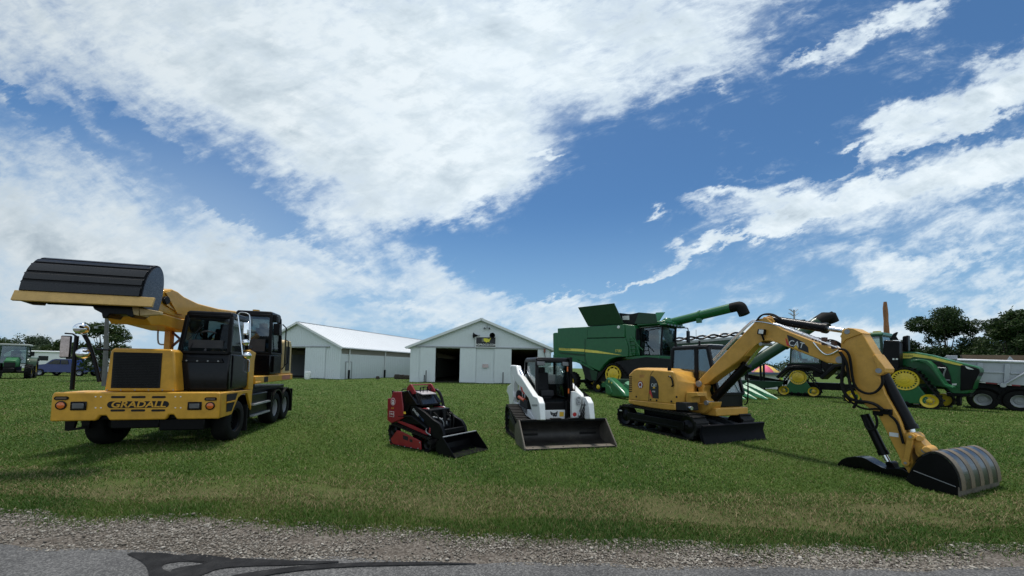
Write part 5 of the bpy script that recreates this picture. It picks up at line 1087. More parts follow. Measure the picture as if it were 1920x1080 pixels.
s = MB(); c = t.Y(yb-.02, 1574.5, 674.5); s.cyl(c, c+Vector((0,bw+.04,0)), .07, n=18); c = t.Y(yb-.02, 1426, 645); s.cyl(c, c+Vector((0,bw+.04,0)), .04, n=14); t.P('pin', s, GREY, boom)
dq = T_(yb-.003, z3((430,328),(480,345),(600,405),(655,462),(662,522),(580,490),(462,452))); s = MB(); s.prism(dq, (0,-.003,0)); dc = t.P('boom_decal', s, DECB, boom)
s = MB(); s.prism(T_(yb-.0065, z3((412,362),(426,372),(458,452),(428,440))), (0,-.002,0)); t.P('decal_stripe', s, REDB, dc)
a, b_ = t.Y(yb, *z3((470,420))[0]), t.Y(yb, *z3((590,448))[0]); xd = (b_-a).normalized()
ct = t.Y(yb-.008, *z3((528,430))[0]); t.text('CAT', .175, TXTW, ct, xd, (0,0,1), dc, .001, 0, .9)
s = MB(); s.prism(T_(yb-.011, z3((500,468),(526,438),(552,480))), (0,-.002,0)); t.P('decal_triangle', s, TXTY, dc)
s = MB(); c = t.Y(yb-.06, *z3((160,297))[0]); s.box(c, (.15,.10,.13), Matrix.Rotation(R_(10),3,'Y')); s.cyl(c-Vector((0,0,.06)), c-Vector((-.02,-.05,.2)), .02); wl = t.P('work_light', s, BLK, bev=.015)
s = MB(); s.box(c+Vector((.02,-.05,.0)), (.10,.02,.09), Matrix.Rotation(R_(10),3,'Y')); t.P('lens', s, TXTW, wl)
# cylinders
def cyl_(name, a, b, c, yy, r, rr):
    a, b, c = (t.Y(yy, *p) for p in (a, b, c)); s = MB(); s.cyl(a, b, r, n=18); d = (b-a).normalized(); s.cyl(b-d*.06, b+d*.02, r*1.15, n=18); o = t.P(name, s, BLK)
    s = MB(); s.cyl(b, c, rr, n=14); t.P('piston_rod', s, ROD, o); return o
cyl_('boom_cylinder', (1331,757), (1400,684), (1425,648), -.05, .105, .05)
cyl_('stick_cylinder', (1446,599.5), (1550,615.5), (1582,620), -.12, .095, .052)
cyl_('bucket_cylinder', (1655,702), (1708,803), (1711,816), -.12, .09, .05)
cyl_('thumb_cylinder', (1621,777), (1657,851), (1667,869), -.12, .07, .04)
s = MB(); a = t.Y(-.2, 1441, 600); s.cyl(a, a+Vector((0,.3,0)), .10, n=16); s.prism(T_(-.25, [(1426,600),(1432,594),(1447,596),(1452,604),(1440,612)]), (0,.24,0)); t.P('cylinder_bracket', s, CATY, boom, bev=.01)
# stick
STK = [(1577,628),(1580,619),(1586,615.5),(1595,615),(1610,621),(1618,627),(1637,659),(1659,690),(1660,697),(1655,702),(1647,704),(1660,738),(1686,784),(1701,824),(1712,866),(1704,888),(1692,870),(1646,778),(1622,760),(1606,735),(1583,692),(1576,645)]
sw = .27
s = MB(); s.prism(T_(-.265, STK), (0,sw,0)); stk = t.P('stick', s, CATY, bev=.014)
s = MB(); s.prism(T_(-.29, [(1576,630),(1580,619),(1590,614.5),(1600,616),(1617,625),(1600,631),(1585,637),(1579,645)]), (0,sw+.05,0)); s.prism(T_(-.29, [(1640,664),(1660,691),(1659,698),(1651,704),(1642,703),(1645,690),(1636,668)]), (0,sw+.05,0)); s.prism(T_(-.28, [(1690,866),(1694,858),(1701,856),(1706,860),(1707,880),(1704,888)]), (0,sw+.03,0)); t.P('stick_flange', s, CATY, stk, bev=.008)
s = MB()
for p in ((1588,622),(1647,695),(1698,868)): c = t.Y(-.30, *p); s.cyl(c, c+Vector((0,sw+.07,0)), .045, n=16)
t.P('pin', s, GREY, stk)
s = MB(); s.box(t.Y(-.268, 1676, 815), (.12,.004,.07)); t.P('label_decal', s, TXTW, stk)
s = MB(); s.box(t.Y(-.28, 1646, 775), (.14,.04,.08)); s.box(t.Y(-.28, 1662, 772), (.16,.05,.10)); t.P('valve_block', s, BLK, stk, bev=.01)
# linkage
def link(name, a, b, w, yy, th, mat=CATY):
    a, b = t.Y(yy, *a), t.Y(yy, *b); s = MB(); s.beam(a, b, th, w, (0,1,0)) if 0 else s.prism([a+(b-a).normalized().cross(Vector((0,1,0)))*w/2, a-(b-a).normalized().cross(Vector((0,1,0)))*w/2, b-(b-a).normalized().cross(Vector((0,1,0)))*w/2, b+(b-a).normalized().cross(Vector((0,1,0)))*w/2], (0,th,0)); s.cyl(a-Vector((0,.01,0)), a+Vector((0,th+.01,0)), w*.7, n=16); s.cyl(b-Vector((0,.01,0)), b+Vector((0,th+.01,0)), w*.7, n=16); o = t.P(name, s, mat, bev=.006)
    s = MB(); s.cyl(a-Vector((0,.016,0)), a+Vector((0,th+.016,0)), w*.28, n=10); s.cyl(b-Vector((0,.016,0)), b+Vector((0,th+.016,0)), w*.28, n=10); t.P('pin', s, GREY, o); return o
link('guide_link', (1707,819), (1698,868), .075, -.33, .05); link('guide_link', (1707,819), (1698,868), .075, .02, .05)
link('power_link', (1709,820), (1733,845), .12, -.26, .24); s = MB(); s.prism(T_(-.25, [(1712,822),(1720,822),(1738,840),(1737,847),(1722,858),(1716,850)]), (0,.22,0)); s.cyl(t.Y(-.3,1724,822), t.Y(-.1,1724,822), .05); s.cyl(t.Y(-.34,1737,843), t.Y(.1,1737,843), .05); t.P('link_body', s, CATY, bev=.01)
# bucket
yn = -.75; wB = 1.42
SIDE = T_(yn, z5((765,262),(800,200),(850,128),(905,85),(980,52),(1035,52),(1100,82),(1150,120),(1195,172),(1232,235),(1258,310),(1270,390),(1270,420),(1267,522),(1180,512),(1000,465),(860,400),(775,352),(735,320)))
ARC = SIDE[4:13]
pf = [(p.x, p.z) for p in T_(yn, z5((905,85),(980,48),(1040,48),(1105,79),(1156,117),(1201,169),(1239,233),(1265,308),(1276,388),(1277,425)))]
pf = [(p.x, p.y) for p in smooth([Vector((a, b, 0)) for a, b in pf], 1)]
s = MB(); shell(s, pf, yn+.001, yn+wB-.001, .02, -1); bkt = t.P('bucket', s, paint('shell_black', (.014,.014,.020), .3, coat=.3, var=.3, dirt=(.05,.045,.04), damt=.3), ang=60)
s = MB(); s.prism(SIDE, (0,.022,0)); s.prism([p+Vector((0,wB-.022,0)) for p in SIDE], (0,.022,0)); t.P('side_plate', s, BLK, bkt, bev=.003)
WST = paint('worn_strip', (.14,.105,.065), .5, var=.3, dirt=(.04,.035,.03), damt=.5, scale=4)
s = MB()
for k in range(5):
    y = yn+.005+k*(wB-.14)/4; pq = [(x, z) for x, z in pf]; shell(s, [(x+.0, z) for x, z in pq], y, y+.13, .0245, -1)
t.P('wear_strip', s, WST, bkt)
CE = T_(yn, z5((1262,392),(1278,400),(1276,522),(1262,524))); s = MB(); s.prism([p-Vector((0,.01,0)) for p in CE], (0,wB+.02,0)); s.prism(T_(yn-.005, z5((1010,462),(1268,515),(1266,526),(1005,476))), (0,wB+.01,0)); t.P('cutting_edge', s, STEEL, bkt, bev=.004)
s = MB(); a, b_ = T_(yn-.004, z5((815,225),(1238,388))); s.beam(a, b_, .008, .012, (0,1,0)); t.P('side_seam', s, GREY, bkt)
s = MB(); c = t.Y(.3, *z5((1080,40))[0]); s.cyl(c-Vector((.05,.1,.05)), c+Vector((.02,.1,-.02)), .07); s.prism(T_(-.22, z5((830,135),(900,60),(980,40),(1010,60),(900,140))), (0,.42,0)); t.P('bucket_ear', s, BLK, bkt)
# thumb
TH_ = T_(-.27, z5((45,190),(60,150),(95,115),(150,93),(220,86),(300,92),(345,110),(420,155),(500,195),(560,208),(640,205),(700,210),(770,255),(790,300),(740,330),(700,302),(660,300),(610,312),(540,305),(470,280),(380,240),(300,192),(255,186),(262,200),(230,210),(220,196),(190,212),(170,204),(140,212),(110,206),(75,212)))
s = MB(); s.prism(TH_, (0,.05,0)); s.prism([p+Vector((0,.24,0)) for p in TH_], (0,.05,0)); s.prism([p+Vector((0,.05,0)) for p in [TH_[i] for i in (2,3,4,5,6,7,8,22,21,20)]], (0,.19,0)); th = t.P('thumb', s, BLKG, bev=.006)
s = MB(); a = t.Y(-.2, 1667, 871); s.cyl(a, a+Vector((0,.2,0)), .05); s.prism(T_(-.2, [(1660,880),(1664,868),(1672,868),(1680,880)]), (0,.16,0)); t.P('thumb_lug', s, BLK, th)
# hoses
def hose(name, pts, yy, r, mat=RUB, it=2):
    s = MB(); s.tube(smooth([t.Y(yy if not isinstance(yy, list) else yy[i], *p) for i, p in enumerate(pts)], it), r, 7); return t.P(name, s, mat)
hose('hose', [(1573,655),(1585,655),(1594,668),(1597,700),(1602,725),(1620,738),(1640,738),(1655,722),(1654,706)], -.34, .022)
hose('hose', [(1575,660),(1583,672),(1579,700),(1578,725),(1588,745),(1604,752),(1622,753),(1640,757),(1655,768)], -.36, .028)
hose('hose', [(1577,662),(1588,680),(1592,715),(1598,735),(1608,752),(1600,765)], -.36, .024)
hose('hose', [(1584,742),(1600,758),(1622,768),(1645,766),(1664,770)], -.33, .018)
hose('hose', [(1620,778),(1622,800),(1632,808),(1644,802),(1645,788),(1640,776)], -.32, .02)
hose('hose', [(1668,778),(1682,790),(1688,810),(1694,832)], -.30, .02)
hose('hose', [(1420,600),(1428,590),(1440,589),(1456,594),(1464,598)], -.33, .02); hose('hose', [(1418,602),(1425,592),(1436,588),(1450,589),(1460,595)], -.30, .018)
for k, off in enumerate((0, 1.6, 3.2)):
    hose('steel_pipe', [(1340-off,678-off*1.2),(1375-off,640-off),(1405-off*.5,609-off),(1414,602-off),(1440,605-off),(1470,613.5-off),(1525,634-off),(1570,652-off)], -.31+.05*k, .012, ROD, 1)
hose('steel_pipe', [(1525,642),(1540,660),(1550,666),(1560,664),(1572,657)], -.325, .016, ROD, 1)
for k in range(3): hose('hose', [(1522+k*5,637+k*2),(1535+k*6,632+k*2),(1545+k*8,640+k),(1556+k*6,636+k*2),(1570,640+k*3),(1578,646+k*3)], -.2+.06*k, .012)
s = MB()
for px, py in ((1546,640),(1564,647)): c = t.Y(-.25, px, py); s.box(c, (.06,.1,.16))
t.P('pipe_clamp', s, paint('clamp_brown', (.09,.045,.03), .6))
# ================================================================== green combine
loc, an = posea((1160, 739), -50, -1.75)
t = Thing('combine_harvester', loc, an, 'large green combine harvester on tracks with open grain tank and raised unloading auger', 'combine')
z1 = zz(1020, 550, 4.695); zC = zz(1040, 560, 8.0); T_ = t.Ys
ys = -1.70
BODY = T_(ys, z1((72,352),(84,346),(118,344),(120,308),(250,301),(388,292),(705,271),(790,281),(800,330),(800,545),(745,560),(640,562),(580,585),(535,625),(490,690),(440,668),(380,640),(330,605),(290,590),(80,570),(74,470)))
s = MB(); a = [(p.x,-1.62,p.z) for p in BODY]; s.loft([a, [(p[0],1.62,p[2]) for p in a]]); body = t.P('body', s, GRN, bev=.05)
PANA = z1((119,310),(250,301),(385,294),(378,400),(360,540),(250,530),(132,515),(122,470))
PANB = z1((388,293),(705,273),(712,386),(378,393))
PANC = z1((366,400),(712,392),(740,470),(742,556),(640,560),(575,582),(530,625),(488,684),(440,664),(380,636),(362,560))
for nm, q in (('rear_panel', PANA), ('tank_panel', PANB), ('side_panel', PANC)):
    s = MB(); q = T_(ys, q); s.loft([[p+Vector((0,.10,0)) for p in q], [p for p in q]]); o = t.P(nm, s, GRN, bev=.03)
s = MB(); s.prism(T_(ys-.012, z1((132,481),(355,491),(355,514),(132,501))), (0,.008,0)); s.prism(T_(ys-.012, z1((362,493),(470,505),(690,545),(560,534),(362,517))), (0,.008,0)); st = t.P('stripe', s, YSTR)
c = t.Y(ys-.016, *z1((185,492))[0]); t.text('JOHN DEERE', .20, GRND, c, (1,0,-.02), (0,0,1), st, .001, 0, 1.1)
c = t.Y(ys-.016, *z1((652,507))[0]); t.text('S780', .27, YSTR, c, (1,0,-.04), (0,0,1), None, .001, .15, 1)
s = MB()
for q in (((140,524),(355,545),(355,549),(140,528)), ((380,394),(712,387),(712,391),(380,398)), ((359,400),(363,400),(363,640),(359,630))): s.prism(T_(ys-.004, z1(*q)), (0,.006,0))
t.P('panel_seam', s, DARK)
s = MB(); c = t.Y(ys-.01, *z1((657,297))[0]); s.lathe(c, (0,-1,0), [(.001,.05),(.11,.04),(.12,0)], 14); t.P('lamp', s, TXTW)
# rear wheel arch and lower rear skirt
s = MB(); q = T_(ys-.03, z1((80,540),(130,560),(250,572),(300,592),(340,612),(440,672),(436,680),(330,625),(280,606),(200,598),(80,575))); s.prism(q, (0,.12,0)); t.P('rear_skirt', s, GRN, bev=.02)
s = MB(); q = T_(-1.55, z1((300,600),(440,675),(470,700),(640,600),(900,560),(1110,580),(1115,700),(800,760),(480,780),(400,770),(360,740),(330,640))); s.prism(q, (0,3.1,0)); t.P('lower_frame', s, DARK, bev=.02)
s = MB(); s.prism(T_(ys+.1, z1((400,660),(470,690),(460,770),(420,760))), (0,.4,0)); t.P('frame_plate', s, GRND)
# tank extensions
def flap(name, q0, ya, yb_, th=.06, mat=GRND):
    lo = [t.Y(ya, *q0[0]), t.Y(ya, *q0[1])]; hi = [t.Y(yb_, *q0[2]), t.Y(yb_, *q0[3])]
    r = [lo[0], lo[1], hi[0], hi[1]]; n = (r[1]-r[0]).cross(r[3]-r[0]).normalized(); s = MB(); s.prism(r, n*th); return t.P(name, s, mat, bev=.01)
flap('tank_flap', z1((390,285),(705,268),(620,86),(302,123)), -1.55, -1.9)
flap('tank_flap', z1((800,270),(1000,262),(985,180),(838,168)), -1.3, -1.3, mat=GRND)
flap('tank_flap', z1((1000,262),(940,262),(985,168),(1064,165)), 1.2, 1.4, mat=POLYG)
s = MB(); s.prism(T_(-1.1, z1((690,270),(662,172),(745,182),(780,180),(835,168),(850,200),(860,268))), (0,2.0,0)); t.P('tank_cover', s, DARK)
s = MB(); s.prism(T_(-1.12, z1((690,200),(750,196),(752,234),(694,234))), (0,-.02,0)); s.prism(T_(-1.32, z1((950,250),(968,226),(980,228),(962,252))), (0,-.03,0)); t.P('tank_window', s, TXTW)
s = MB(); s.prism(T_(-1.55, z1((388,290),(705,270),(705,262),(388,284))), (0,3.0,0)); t.P('tank_rim', s, GRND)
s = MB(); s.prism(T_(-1.3, z1((120,309),(250,300),(300,310),(260,325),(180,322))), (0,2.4,0)); t.P('rear_deck', s, GRN)
# cab
rx = t.Y(-1.0, *z1((850,420))[0]).x; fx = t.Y(-1.0, *z1((1003,420))[0]).x
zr_ = t.Y(-1.0, *z1((900,300))[0]).z; zb_ = t.Y(-1.0, *z1((900,548))[0]).z
fx = max(fx, rx+1.5)
cabin(t, [(fx,-1.0,zb_),(fx,.95,zb_),(rx,.95,zb_),(rx,-1.0,zb_)], [(fx+.12,-.95,zr_),(fx+.12,.9,zr_),(rx,.9,zr_),(rx,-.95,zr_)], .11, BLK, GLSD, GRN, .16, over=.12)
s = MB(); s.bx(rx-.1,fx+.5,-1.3,1.2,zr_+.12,zr_+.34); s.bx(fx+.1,fx+.55,-1.35,1.25,zr_+.02,zr_+.16); rf = t.P('cab_roof', s, GRN, bev=.05)
s = MB()
for k in range(6): y = -1.15+k*.46; s.bx(fx+.54,fx+.58,y,y+.2,zr_+.04,zr_+.14)
t.P('roof_light', s, LENS, rf)
s = MB(); s.bx(fx+.3,fx+.56,-1.30,1.2,zr_-.0,zr_+.02); s.tube([(fx+.4,1.2,zr_+.05),(fx+.6,1.7,zr_+.05),(fx+.62,1.75,zr_-.2)], .04, 6); s.bx(fx+.56,fx+.64,1.55,1.95,zr_-1.0,zr_-.15); s.tube([(fx+.3,-1.3,zr_),(rx+.3,-1.6,zr_-.1)], .03, 6); s.bx(rx+.1,rx+.18,-1.75,-1.35,zr_-.9,zr_-.1); t.P('mirror', s, BLK, bev=.02)
s = MB(); s.bx(rx-.9,fx+.1,-1.5,1.4,zb_-.25,zb_-.02); t.P('cab_platform', s, GRN, bev=.03)
# ladder and rails beside the cab
s = MB()
for q in (((742,392),(765,545)), ((800,392),(838,540)), ((765,385),(870,500)), ((805,435),(838,470))): a, b_ = T_(-1.72, z1(*q)); s.tube([a, b_], .03, 6)
for k in range(4): a, b_ = T_(-1.72, z1((745+k*6,420+k*36),(805+k*10,420+k*36))); s.tube([a, b_], .025, 6)
t.P('ladder', s, GRN)
# unloading auger
yA = .6; a, b_, c_, d_ = T_(yA, z1((1080,268),(1375,195),(1690,118),(1730,112)))
s = MB(); s.tube([a+(a-b_).normalized()*1.2, a, b_, c_], .30, 18); s.lathe(b_, (c_-b_), [(.30,-.06),(.35,-.06),(.35,.06),(.30,.06)], 18); au = t.P('unloading_auger', s, GRN, ang=50)
e = t.Y(yA, *z1((1765,188))[0]); s = MB(); s.tube(smooth([c_-(c_-b_).normalized()*.3, c_, d_, e.lerp(d_, .35), e], 2), [.37]*10+[.36]*2+[.33]*2+[.28]*4 if 0 else .31, 16); t.P('auger_spout', s, RUB, au, ang=60)
s = MB(); c = t.Y(yA-.35, *z1((1085,264))[0]); s.sph(c, .42, 12); s.box(t.Y(yA-.3,*z1((1365,240))[0]), (.3,.2,.3)); t.P('auger_elbow', s, GRN, au)
# front tracks
for sd in (-1, 1):
    a, b_ = (-1.80, -1.05) if sd < 0 else (1.05, 1.80)
    dcen = t.Y(-1.8, *z1((603,715))[0]); i0 = t.Y(-1.8, *z1((470,838))[0]); i1x = 2*dcen.x-i0.x
    t.P('track', belt([(dcen.x,dcen.z,.72),(i0.x,.42,.36),(i1x+.1,.42,.36)], a, b_, .06, .22, .06, .10), TRK)
    ye = a+.04 if sd < 0 else b_-.04
    o = t.P('drive_wheel', slotrim((dcen.x,ye,dcen.z), .66, sd, 9, .08), YEL, ang=40)
    for x in (i0.x, i1x+.1):
        s = MB(); s.lathe((x,ye-.1*sd,.42), (0,sd,0), [(.001,.10),(.1,.10),(.13,.05),(.2,.04),(.22,.08),(.34,.10),(.35,-.5),(.001,-.5)], 22); w_ = t.P('idler', s, BLK)
        s = MB(); s.lathe((x,ye-.1*sd,.42), (0,sd,0), [(.001,.13),(.08,.13),(.17,.06),(.17,.03)], 12); t.P('hub', s, YEL, w_)
    for k in (-1, 0, 1): s = MB(); x = (i0.x+i1x)/2+k*.42; s.lathe((x,ye-.05*sd,.26), (0,sd,0), [(.001,.03),(.05,.03),(.2,.0),(.2,-.5),(.001,-.5)], 16); t.P('mid_roller', s, BLK)
    s = MB(); s.py([(i0.x,.42),(i0.x+.2,.62),(dcen.x-.2,dcen.z-.25),(dcen.x+.2,dcen.z-.25),(i1x-.1,.62),(i1x,.42)], ye-.3*(sd > 0)-.05*sd, ye+.3*(sd < 0)-.05*sd); t.P('track_frame', s, GRN, bev=.02)
rw = t.Y(-1.4, 1072, 712)
for sd in (-1, 1): ty = t.P('tyre', tyre((rw.x, sd*1.35, .74), .74, .55, rim=.5, lugs=18, lugh=.04), RUB); t.P('rim', rimmesh((rw.x, sd*1.35, .74), .37, .45, sd, .3, 8), YEL, ty)
s = MB(); s.bx(rw.x-.15,rw.x+.15,-1.2,1.2,.6,.85); s.bx(dcen.x-.3,dcen.x+.3,-1.1,1.1,dcen.z-.3,dcen.z+.3); s.py([(fx+.2,1.6),(fx+1.6,.8),(fx+1.6,.3),(fx-.4,.9)], -.7, .7); t.P('axle', s, BLK)
# ================================================================== corn head in front of the combine
loc = G(1150, 746); an = R_(-79); l_ = Vector((-math.sin(an), math.cos(an), 0)); W_ = 10.6
t = Thing('corn_head', loc+l_*(W_/2), an, 'long green corn header with pointed row snouts resting on the grass before the combine', 'harvester header')
s = MB(); s.bx(-1.3,-.9,-W_/2+.3,W_/2-.1,.35,1.15); s.cyl((-.6,-W_/2+.3,.62),(-.6,W_/2-.2,.62),.24,n=16); s.bx(-1.2,-.3,-W_/2+.3,W_/2-.2,.25,.38); t.P('header_frame', s, GRND, bev=.03)
nr = 12
for k in range(nr+1):
    y = -W_/2+.45+(W_-.9)*k/nr
    if k == 0: continue
    ring = lambda x, w, z0, z1: [(x,y-w,z0),(x,y-w*.8,z1*.75+z0*.25),(x,y,z1),(x,y+w*.8,z1*.75+z0*.25),(x,y+w,z0)]
    s = MB(); s.loft([ring(-.5,.30,.5,1.05), ring(.1,.28,.40,.90), ring(.9,.20,.24,.58), ring(1.55,.10,.12,.30), ring(1.95,.02,.06,.12)]); sn = t.P('row_snout', s, POLYG, ang=50)
    if k == nr: s = MB(); s.loft([[(1.75,y-.05,.09),(1.75,y,.20),(1.75,y+.05,.09)],[(1.97,y-.015,.06),(1.97,y,.11),(1.97,y+.015,.06)]]); s.sph((1.9,y,.10),.05,8); t.P('snout_tip', s, YEL, sn)
q = [(-1.2,.2),(-1.25,.9),(-1.0,1.25),(-.6,1.22),(.3,.85),(1.2,.45),(1.5,.2),(1.2,.1),(-.2,.05),(-.9,.08)]
s = MB(); s.py(q, -W_/2, -W_/2+.55); es = t.P('end_shield', s, GRN, bev=.12, seg=3)
s = MB(); s.py([(-1.0,.35),(-.4,.16),(-.1,.3),(-.5,.7),(-1.0,.8)], -W_/2-.03, -W_/2+.02); t.P('shield_panel', s, GRN, es, bev=.02)
s = MB(); s.bx(-.68,-.54,-W_/2-.006,-W_/2+.01,.92,1.06); s.bx(-.30,-.18,-W_/2-.006,-W_/2+.01,.88,.98); t.P('decal', s, YSTR, es)
# ================================================================== grain cart
t = Thing('grain_cart', at(1335, 700, 31)-Vector((0,0,at(1335,700,31).z)), R_(-12), 'dark green grain cart with tarp bows and a long auger behind the excavator boom', 'grain cart')
T_ = t.Ys; z8 = zz(1240, 600, 6.75)
s = MB(); q = T_(-1.7, [(1252,644),(1300,640),(1378,633),(1420,628),(1425,640),(1400,668),(1375,694),(1300,694),(1262,676)]); s.prism(q, (0,3.4,0)); hop = t.P('hopper', s, GRND, bev=.04)
s = MB(); q = T_(-1.74, [(1252,646),(1300,642.5),(1378,636),(1420,631),(1420,627),(1378,631.5),(1300,638),(1252,642)]); s.prism(q, (0,3.5,0)); t.P('hopper_rim', s, paint('rim_pale', (.35,.36,.36), .5), hop)
for ph in (0, 1):
    s = MB(); pts = []
    for k in range(25):
        px = 1262+k*(1395-1262)/24; py = 640.5-k*(12)/24-3.2+2.9*math.sin(k*.82+ph*math.pi); pts.append(t.Y(-1.6+ph*.2, px, py))
    s.tube(pts, .075, 6); t.P('tarp_bow', s, BLK, hop)
s = MB(); a, b_ = T_(-1.9, [(1382,700),(1540,600)]); s.tube([a, b_], .42, 18); lz = (b_-a).normalized()
c_ = t.Y(-1.9, 1470, 645); s.lathe(c_, lz, [(.42,-.08),(.47,-.08),(.47,.08),(.42,.08)], 18)
for q in ((1478,627),(1506,608)): p = t.Y(-1.9, *q); s.beam(p-Vector((0,0,.1)), p+Vector((0,0,.35)), .1, .25)
au = t.P('auger_tube', s, GRND, ang=50)
s = MB(); e = t.Y(-1.9, 1558, 596); s.tube([b_-lz*.3, b_+lz*.3, e+Vector((0,0,.05)), e+Vector((.2,0,-.35))], [.44,.45,.42,.32], 12); s.tube(smooth([t.Y(-1.9,1552,592), t.Y(-1.9,1558,584), t.Y(-1.9,1563,587)], 1), .05, 6); t.P('spout', s, RUB, au, ang=60)
s = MB(); a = t.Y(-1.6, 1300, 700)
s.bx(t.Y(-1.7,1290,690).x, t.Y(-1.7,1470,690).x, -.5, .5, .75, 1.05); s.beam(t.Y(0,1400,705), t.Y(0,1475,718), .3, .3)
for px in (1398, 1426, 1432): p = t.Y(-1.5, px, 690); s.bx(p.x-.06, p.x+.06, -1.55, -1.45, .3, 2.4)
t.P('undercarriage', s, BLK)
s = MB(); s.prism(T_(-1.9, [(1398,713),(1470,716),(1466,724),(1440,728),(1396,727)]), (0,1.4,0)); t.P('tongue', s, GRND, bev=.02)
for px in (1300, 1355):
    p = t.Y(-1.6, px, 720)
    for y in (-1.7, 1.7): ty = t.P('tyre', tyre((p.x, y, .85), .85, .7, rim=.5, lugs=16, lugh=.05), RUB); t.P('rim', rimmesh((p.x, y, .85), .43, .55, -1 if y < 0 else 1), YEL, ty)
# ================================================================== two tracked tractors
z5t = zz(1620, 550, 4.5)
FRONT = set()
def trackset(t, xs, zs, R, xi0, xi1, ri, y0, y1, sd, name='track'):
    t.P('track', belt([(xs,zs,R),(xi0,ri,ri-.06),(xi1,ri,ri-.06)], y0, y1, .06, .2, .06, .09), TRK)
    ye = y0+.03 if sd < 0 else y1-.03
    t.P('drive_wheel', slotrim((xs,ye,zs), R-.05, sd, 22, .08), YEL, ang=40)
    for x in (xi0, xi1):
        r = ri-.07; s = MB(); s.lathe((x,ye-.02*sd,ri), (0,sd,0), [(.001,.06),(r*.18,.06),(r*.22,.03),(r*.34,.02),(r*.38,-.05),(r*.56,-.06),(r*.86,.02),(r,.04),(r,-.4),(.001,-.4)], 28); w = t.P('idler', s, YEL)
        s = MB()
        for k in range(10): a = k*.6283; c = Vector((x+r*.47*math.cos(a), ye-.075*sd, ri+r*.47*math.sin(a))); s.cyl(c, c+Vector((0,sd*.05,0)), r*.07, n=6)
        t.P('hub_nut', s, GREY, w)
    s = MB(); s.py([(xi0,ri+.05),(xs-R*.7,zs-R*.25),(xs-.1,zs-R*.42),(xs+R*.7,zs-R*.25),(xi1,ri+.05),(xi1-.2,ri-.18),(xi0+.2,ri-.18)], ye-.16*(sd > 0)-.03*sd, ye+.16*(sd < 0)-.03*sd); t.P('track_frame', s, GRN, bev=.03)
    for k in range(3): x = xi0+(xi1-xi0)*(.27+.23*k); s = MB(); s.lathe((x,ye-.05*sd,.24), (0,sd,0), [(.001,.03),(.05,.03),(.17,.0),(.17,-.4),(.001,-.4)], 14); t.P('mid_roller', s, BLK)
def make_tractor(loc, an, label, full=True):
    t = Thing('tracked_tractor', loc, an, label, 'tractor', 'green tracked tractors'); return t
A_ = G(1742, 767); an = R_(-60); l_ = Vector((-math.sin(an), math.cos(an), 0)); yT = -1.45
t = make_tractor(A_-l_*yT, an, 'green four track tractor with a long yellow striped hood pointing right')
T_ = t.Ys
dw = t.Y(yT, 1696, 712.5); fi = t.Y(yT, 1742, 752); Rz = .5*(t.Y(yT,1696,690).z-t.Y(yT,1696,735).z); ri = fi.z
R_dw = max(t.Y(yT,1696,691.5).z-dw.z, .4); print('tractor', dw, fi, R_dw)
xi1 = fi.x; xi0 = -3.1
for sd in (-1, 1):
    y0, y1 = (yT, yT+.5) if sd < 0 else (-yT-.5, -yT)
    trackset(t, dw.x, dw.z, R_dw, xi0, xi1, ri, y0, y1, sd)
bpy.context.view_layer.update(); FRONT = set(o.name for o in t.o.children)
xr_ = dw.x-2.35
yh = -.52
HD = z5t((285,492),(420,494),(560,518),(700,556),(830,588),(930,613),(962,624),(978,650),(972,672),(935,745),(920,800),(880,845),(810,850),(740,848),(690,800),(560,780),(420,640),(290,600))
s = MB(); q = T_(yh, HD); s.loft([[p+Vector((0,.06,0)) for p in q][:], [p+Vector((0,-2*yh-.06,0)) for p in q]]); hood = t.P('hood', s, GRN, bev=.05)
s = MB(); s.prism(T_(yh-.004, z5t((285,505),(420,508),(560,532),(700,568),(830,602),(815,612),(690,585),(560,552),(420,535),(390,548),(285,548))), (0,.06,0)); st = t.P('stripe', s, YSTR, hood)
c = t.Y(yh-.008, *z5t((335,530))[0]); t.text('JOHN DEERE', .13, DECB, c, (1,0,0), (0,0,1), st, .001)
s = MB(); s.prism(T_(yh-.03, z5t((815,605),(930,625),(972,640),(976,668),(932,748),(912,812),(812,820))), (0,.12,0)); s.prism(T_(yh+.1, z5t((930,618),(975,642),(978,670),(935,750),(915,815),(900,815))), (0,.85,0)); gr = t.P('grille', s, BLK, hood, bev=.02)
s = MB(); s.prism(T_(yh-.036, z5t((852,612),(880,622),(910,634),(928,644),(880,640),(862,630))), (0,.02,0)); t.P('headlight', s, TXTW, gr)
s = MB(); s.prism(T_(yh-.02, z5t((560,570),(640,580),(700,618),(730,700),(742,780),(705,770),(660,730),(610,650))), (0,.04,0)); op = t.P('engine_opening', s, DARK, hood)
s = MB()
for q in (((590,625),(690,632)), ((690,632),(665,700),(680,730),(725,735))): s.tube(smooth(T_(yh-.03, z5t(*q)), 1), .035, 6)
t.P('engine_pipe', s, GREY, op)
s = MB(); s.prism(T_(yh-.028, z5t((742,762),(782,760),(780,775),(745,776))), (0,.01,0)); t.P('decal', s, TXTW, hood)
FA = z5t((395,562),(470,556),(530,568),(575,605),(620,672),(680,765),(745,790),(745,800),(690,790),(665,770),(600,680),(555,620),(515,588),(460,572),(395,580))
s = MB(); s.prism(T_(yT, FA), (0,.75,0)); t.P('front_fender', s, GRN, bev=.015)
s = MB(); s.prism(T_(yh+.05, z5t((690,835),(900,850),(880,875),(700,868))), (0,.9,0)); s.prism(T_(-.3, z5t((775,870),(815,870),(812,950),(778,948))), (0,.35,0)); s.bx(xr_-.6, dw.x+.4, -.5, .5, .55, 1.1); t.P('chassis', s, BLK, bev=.02)
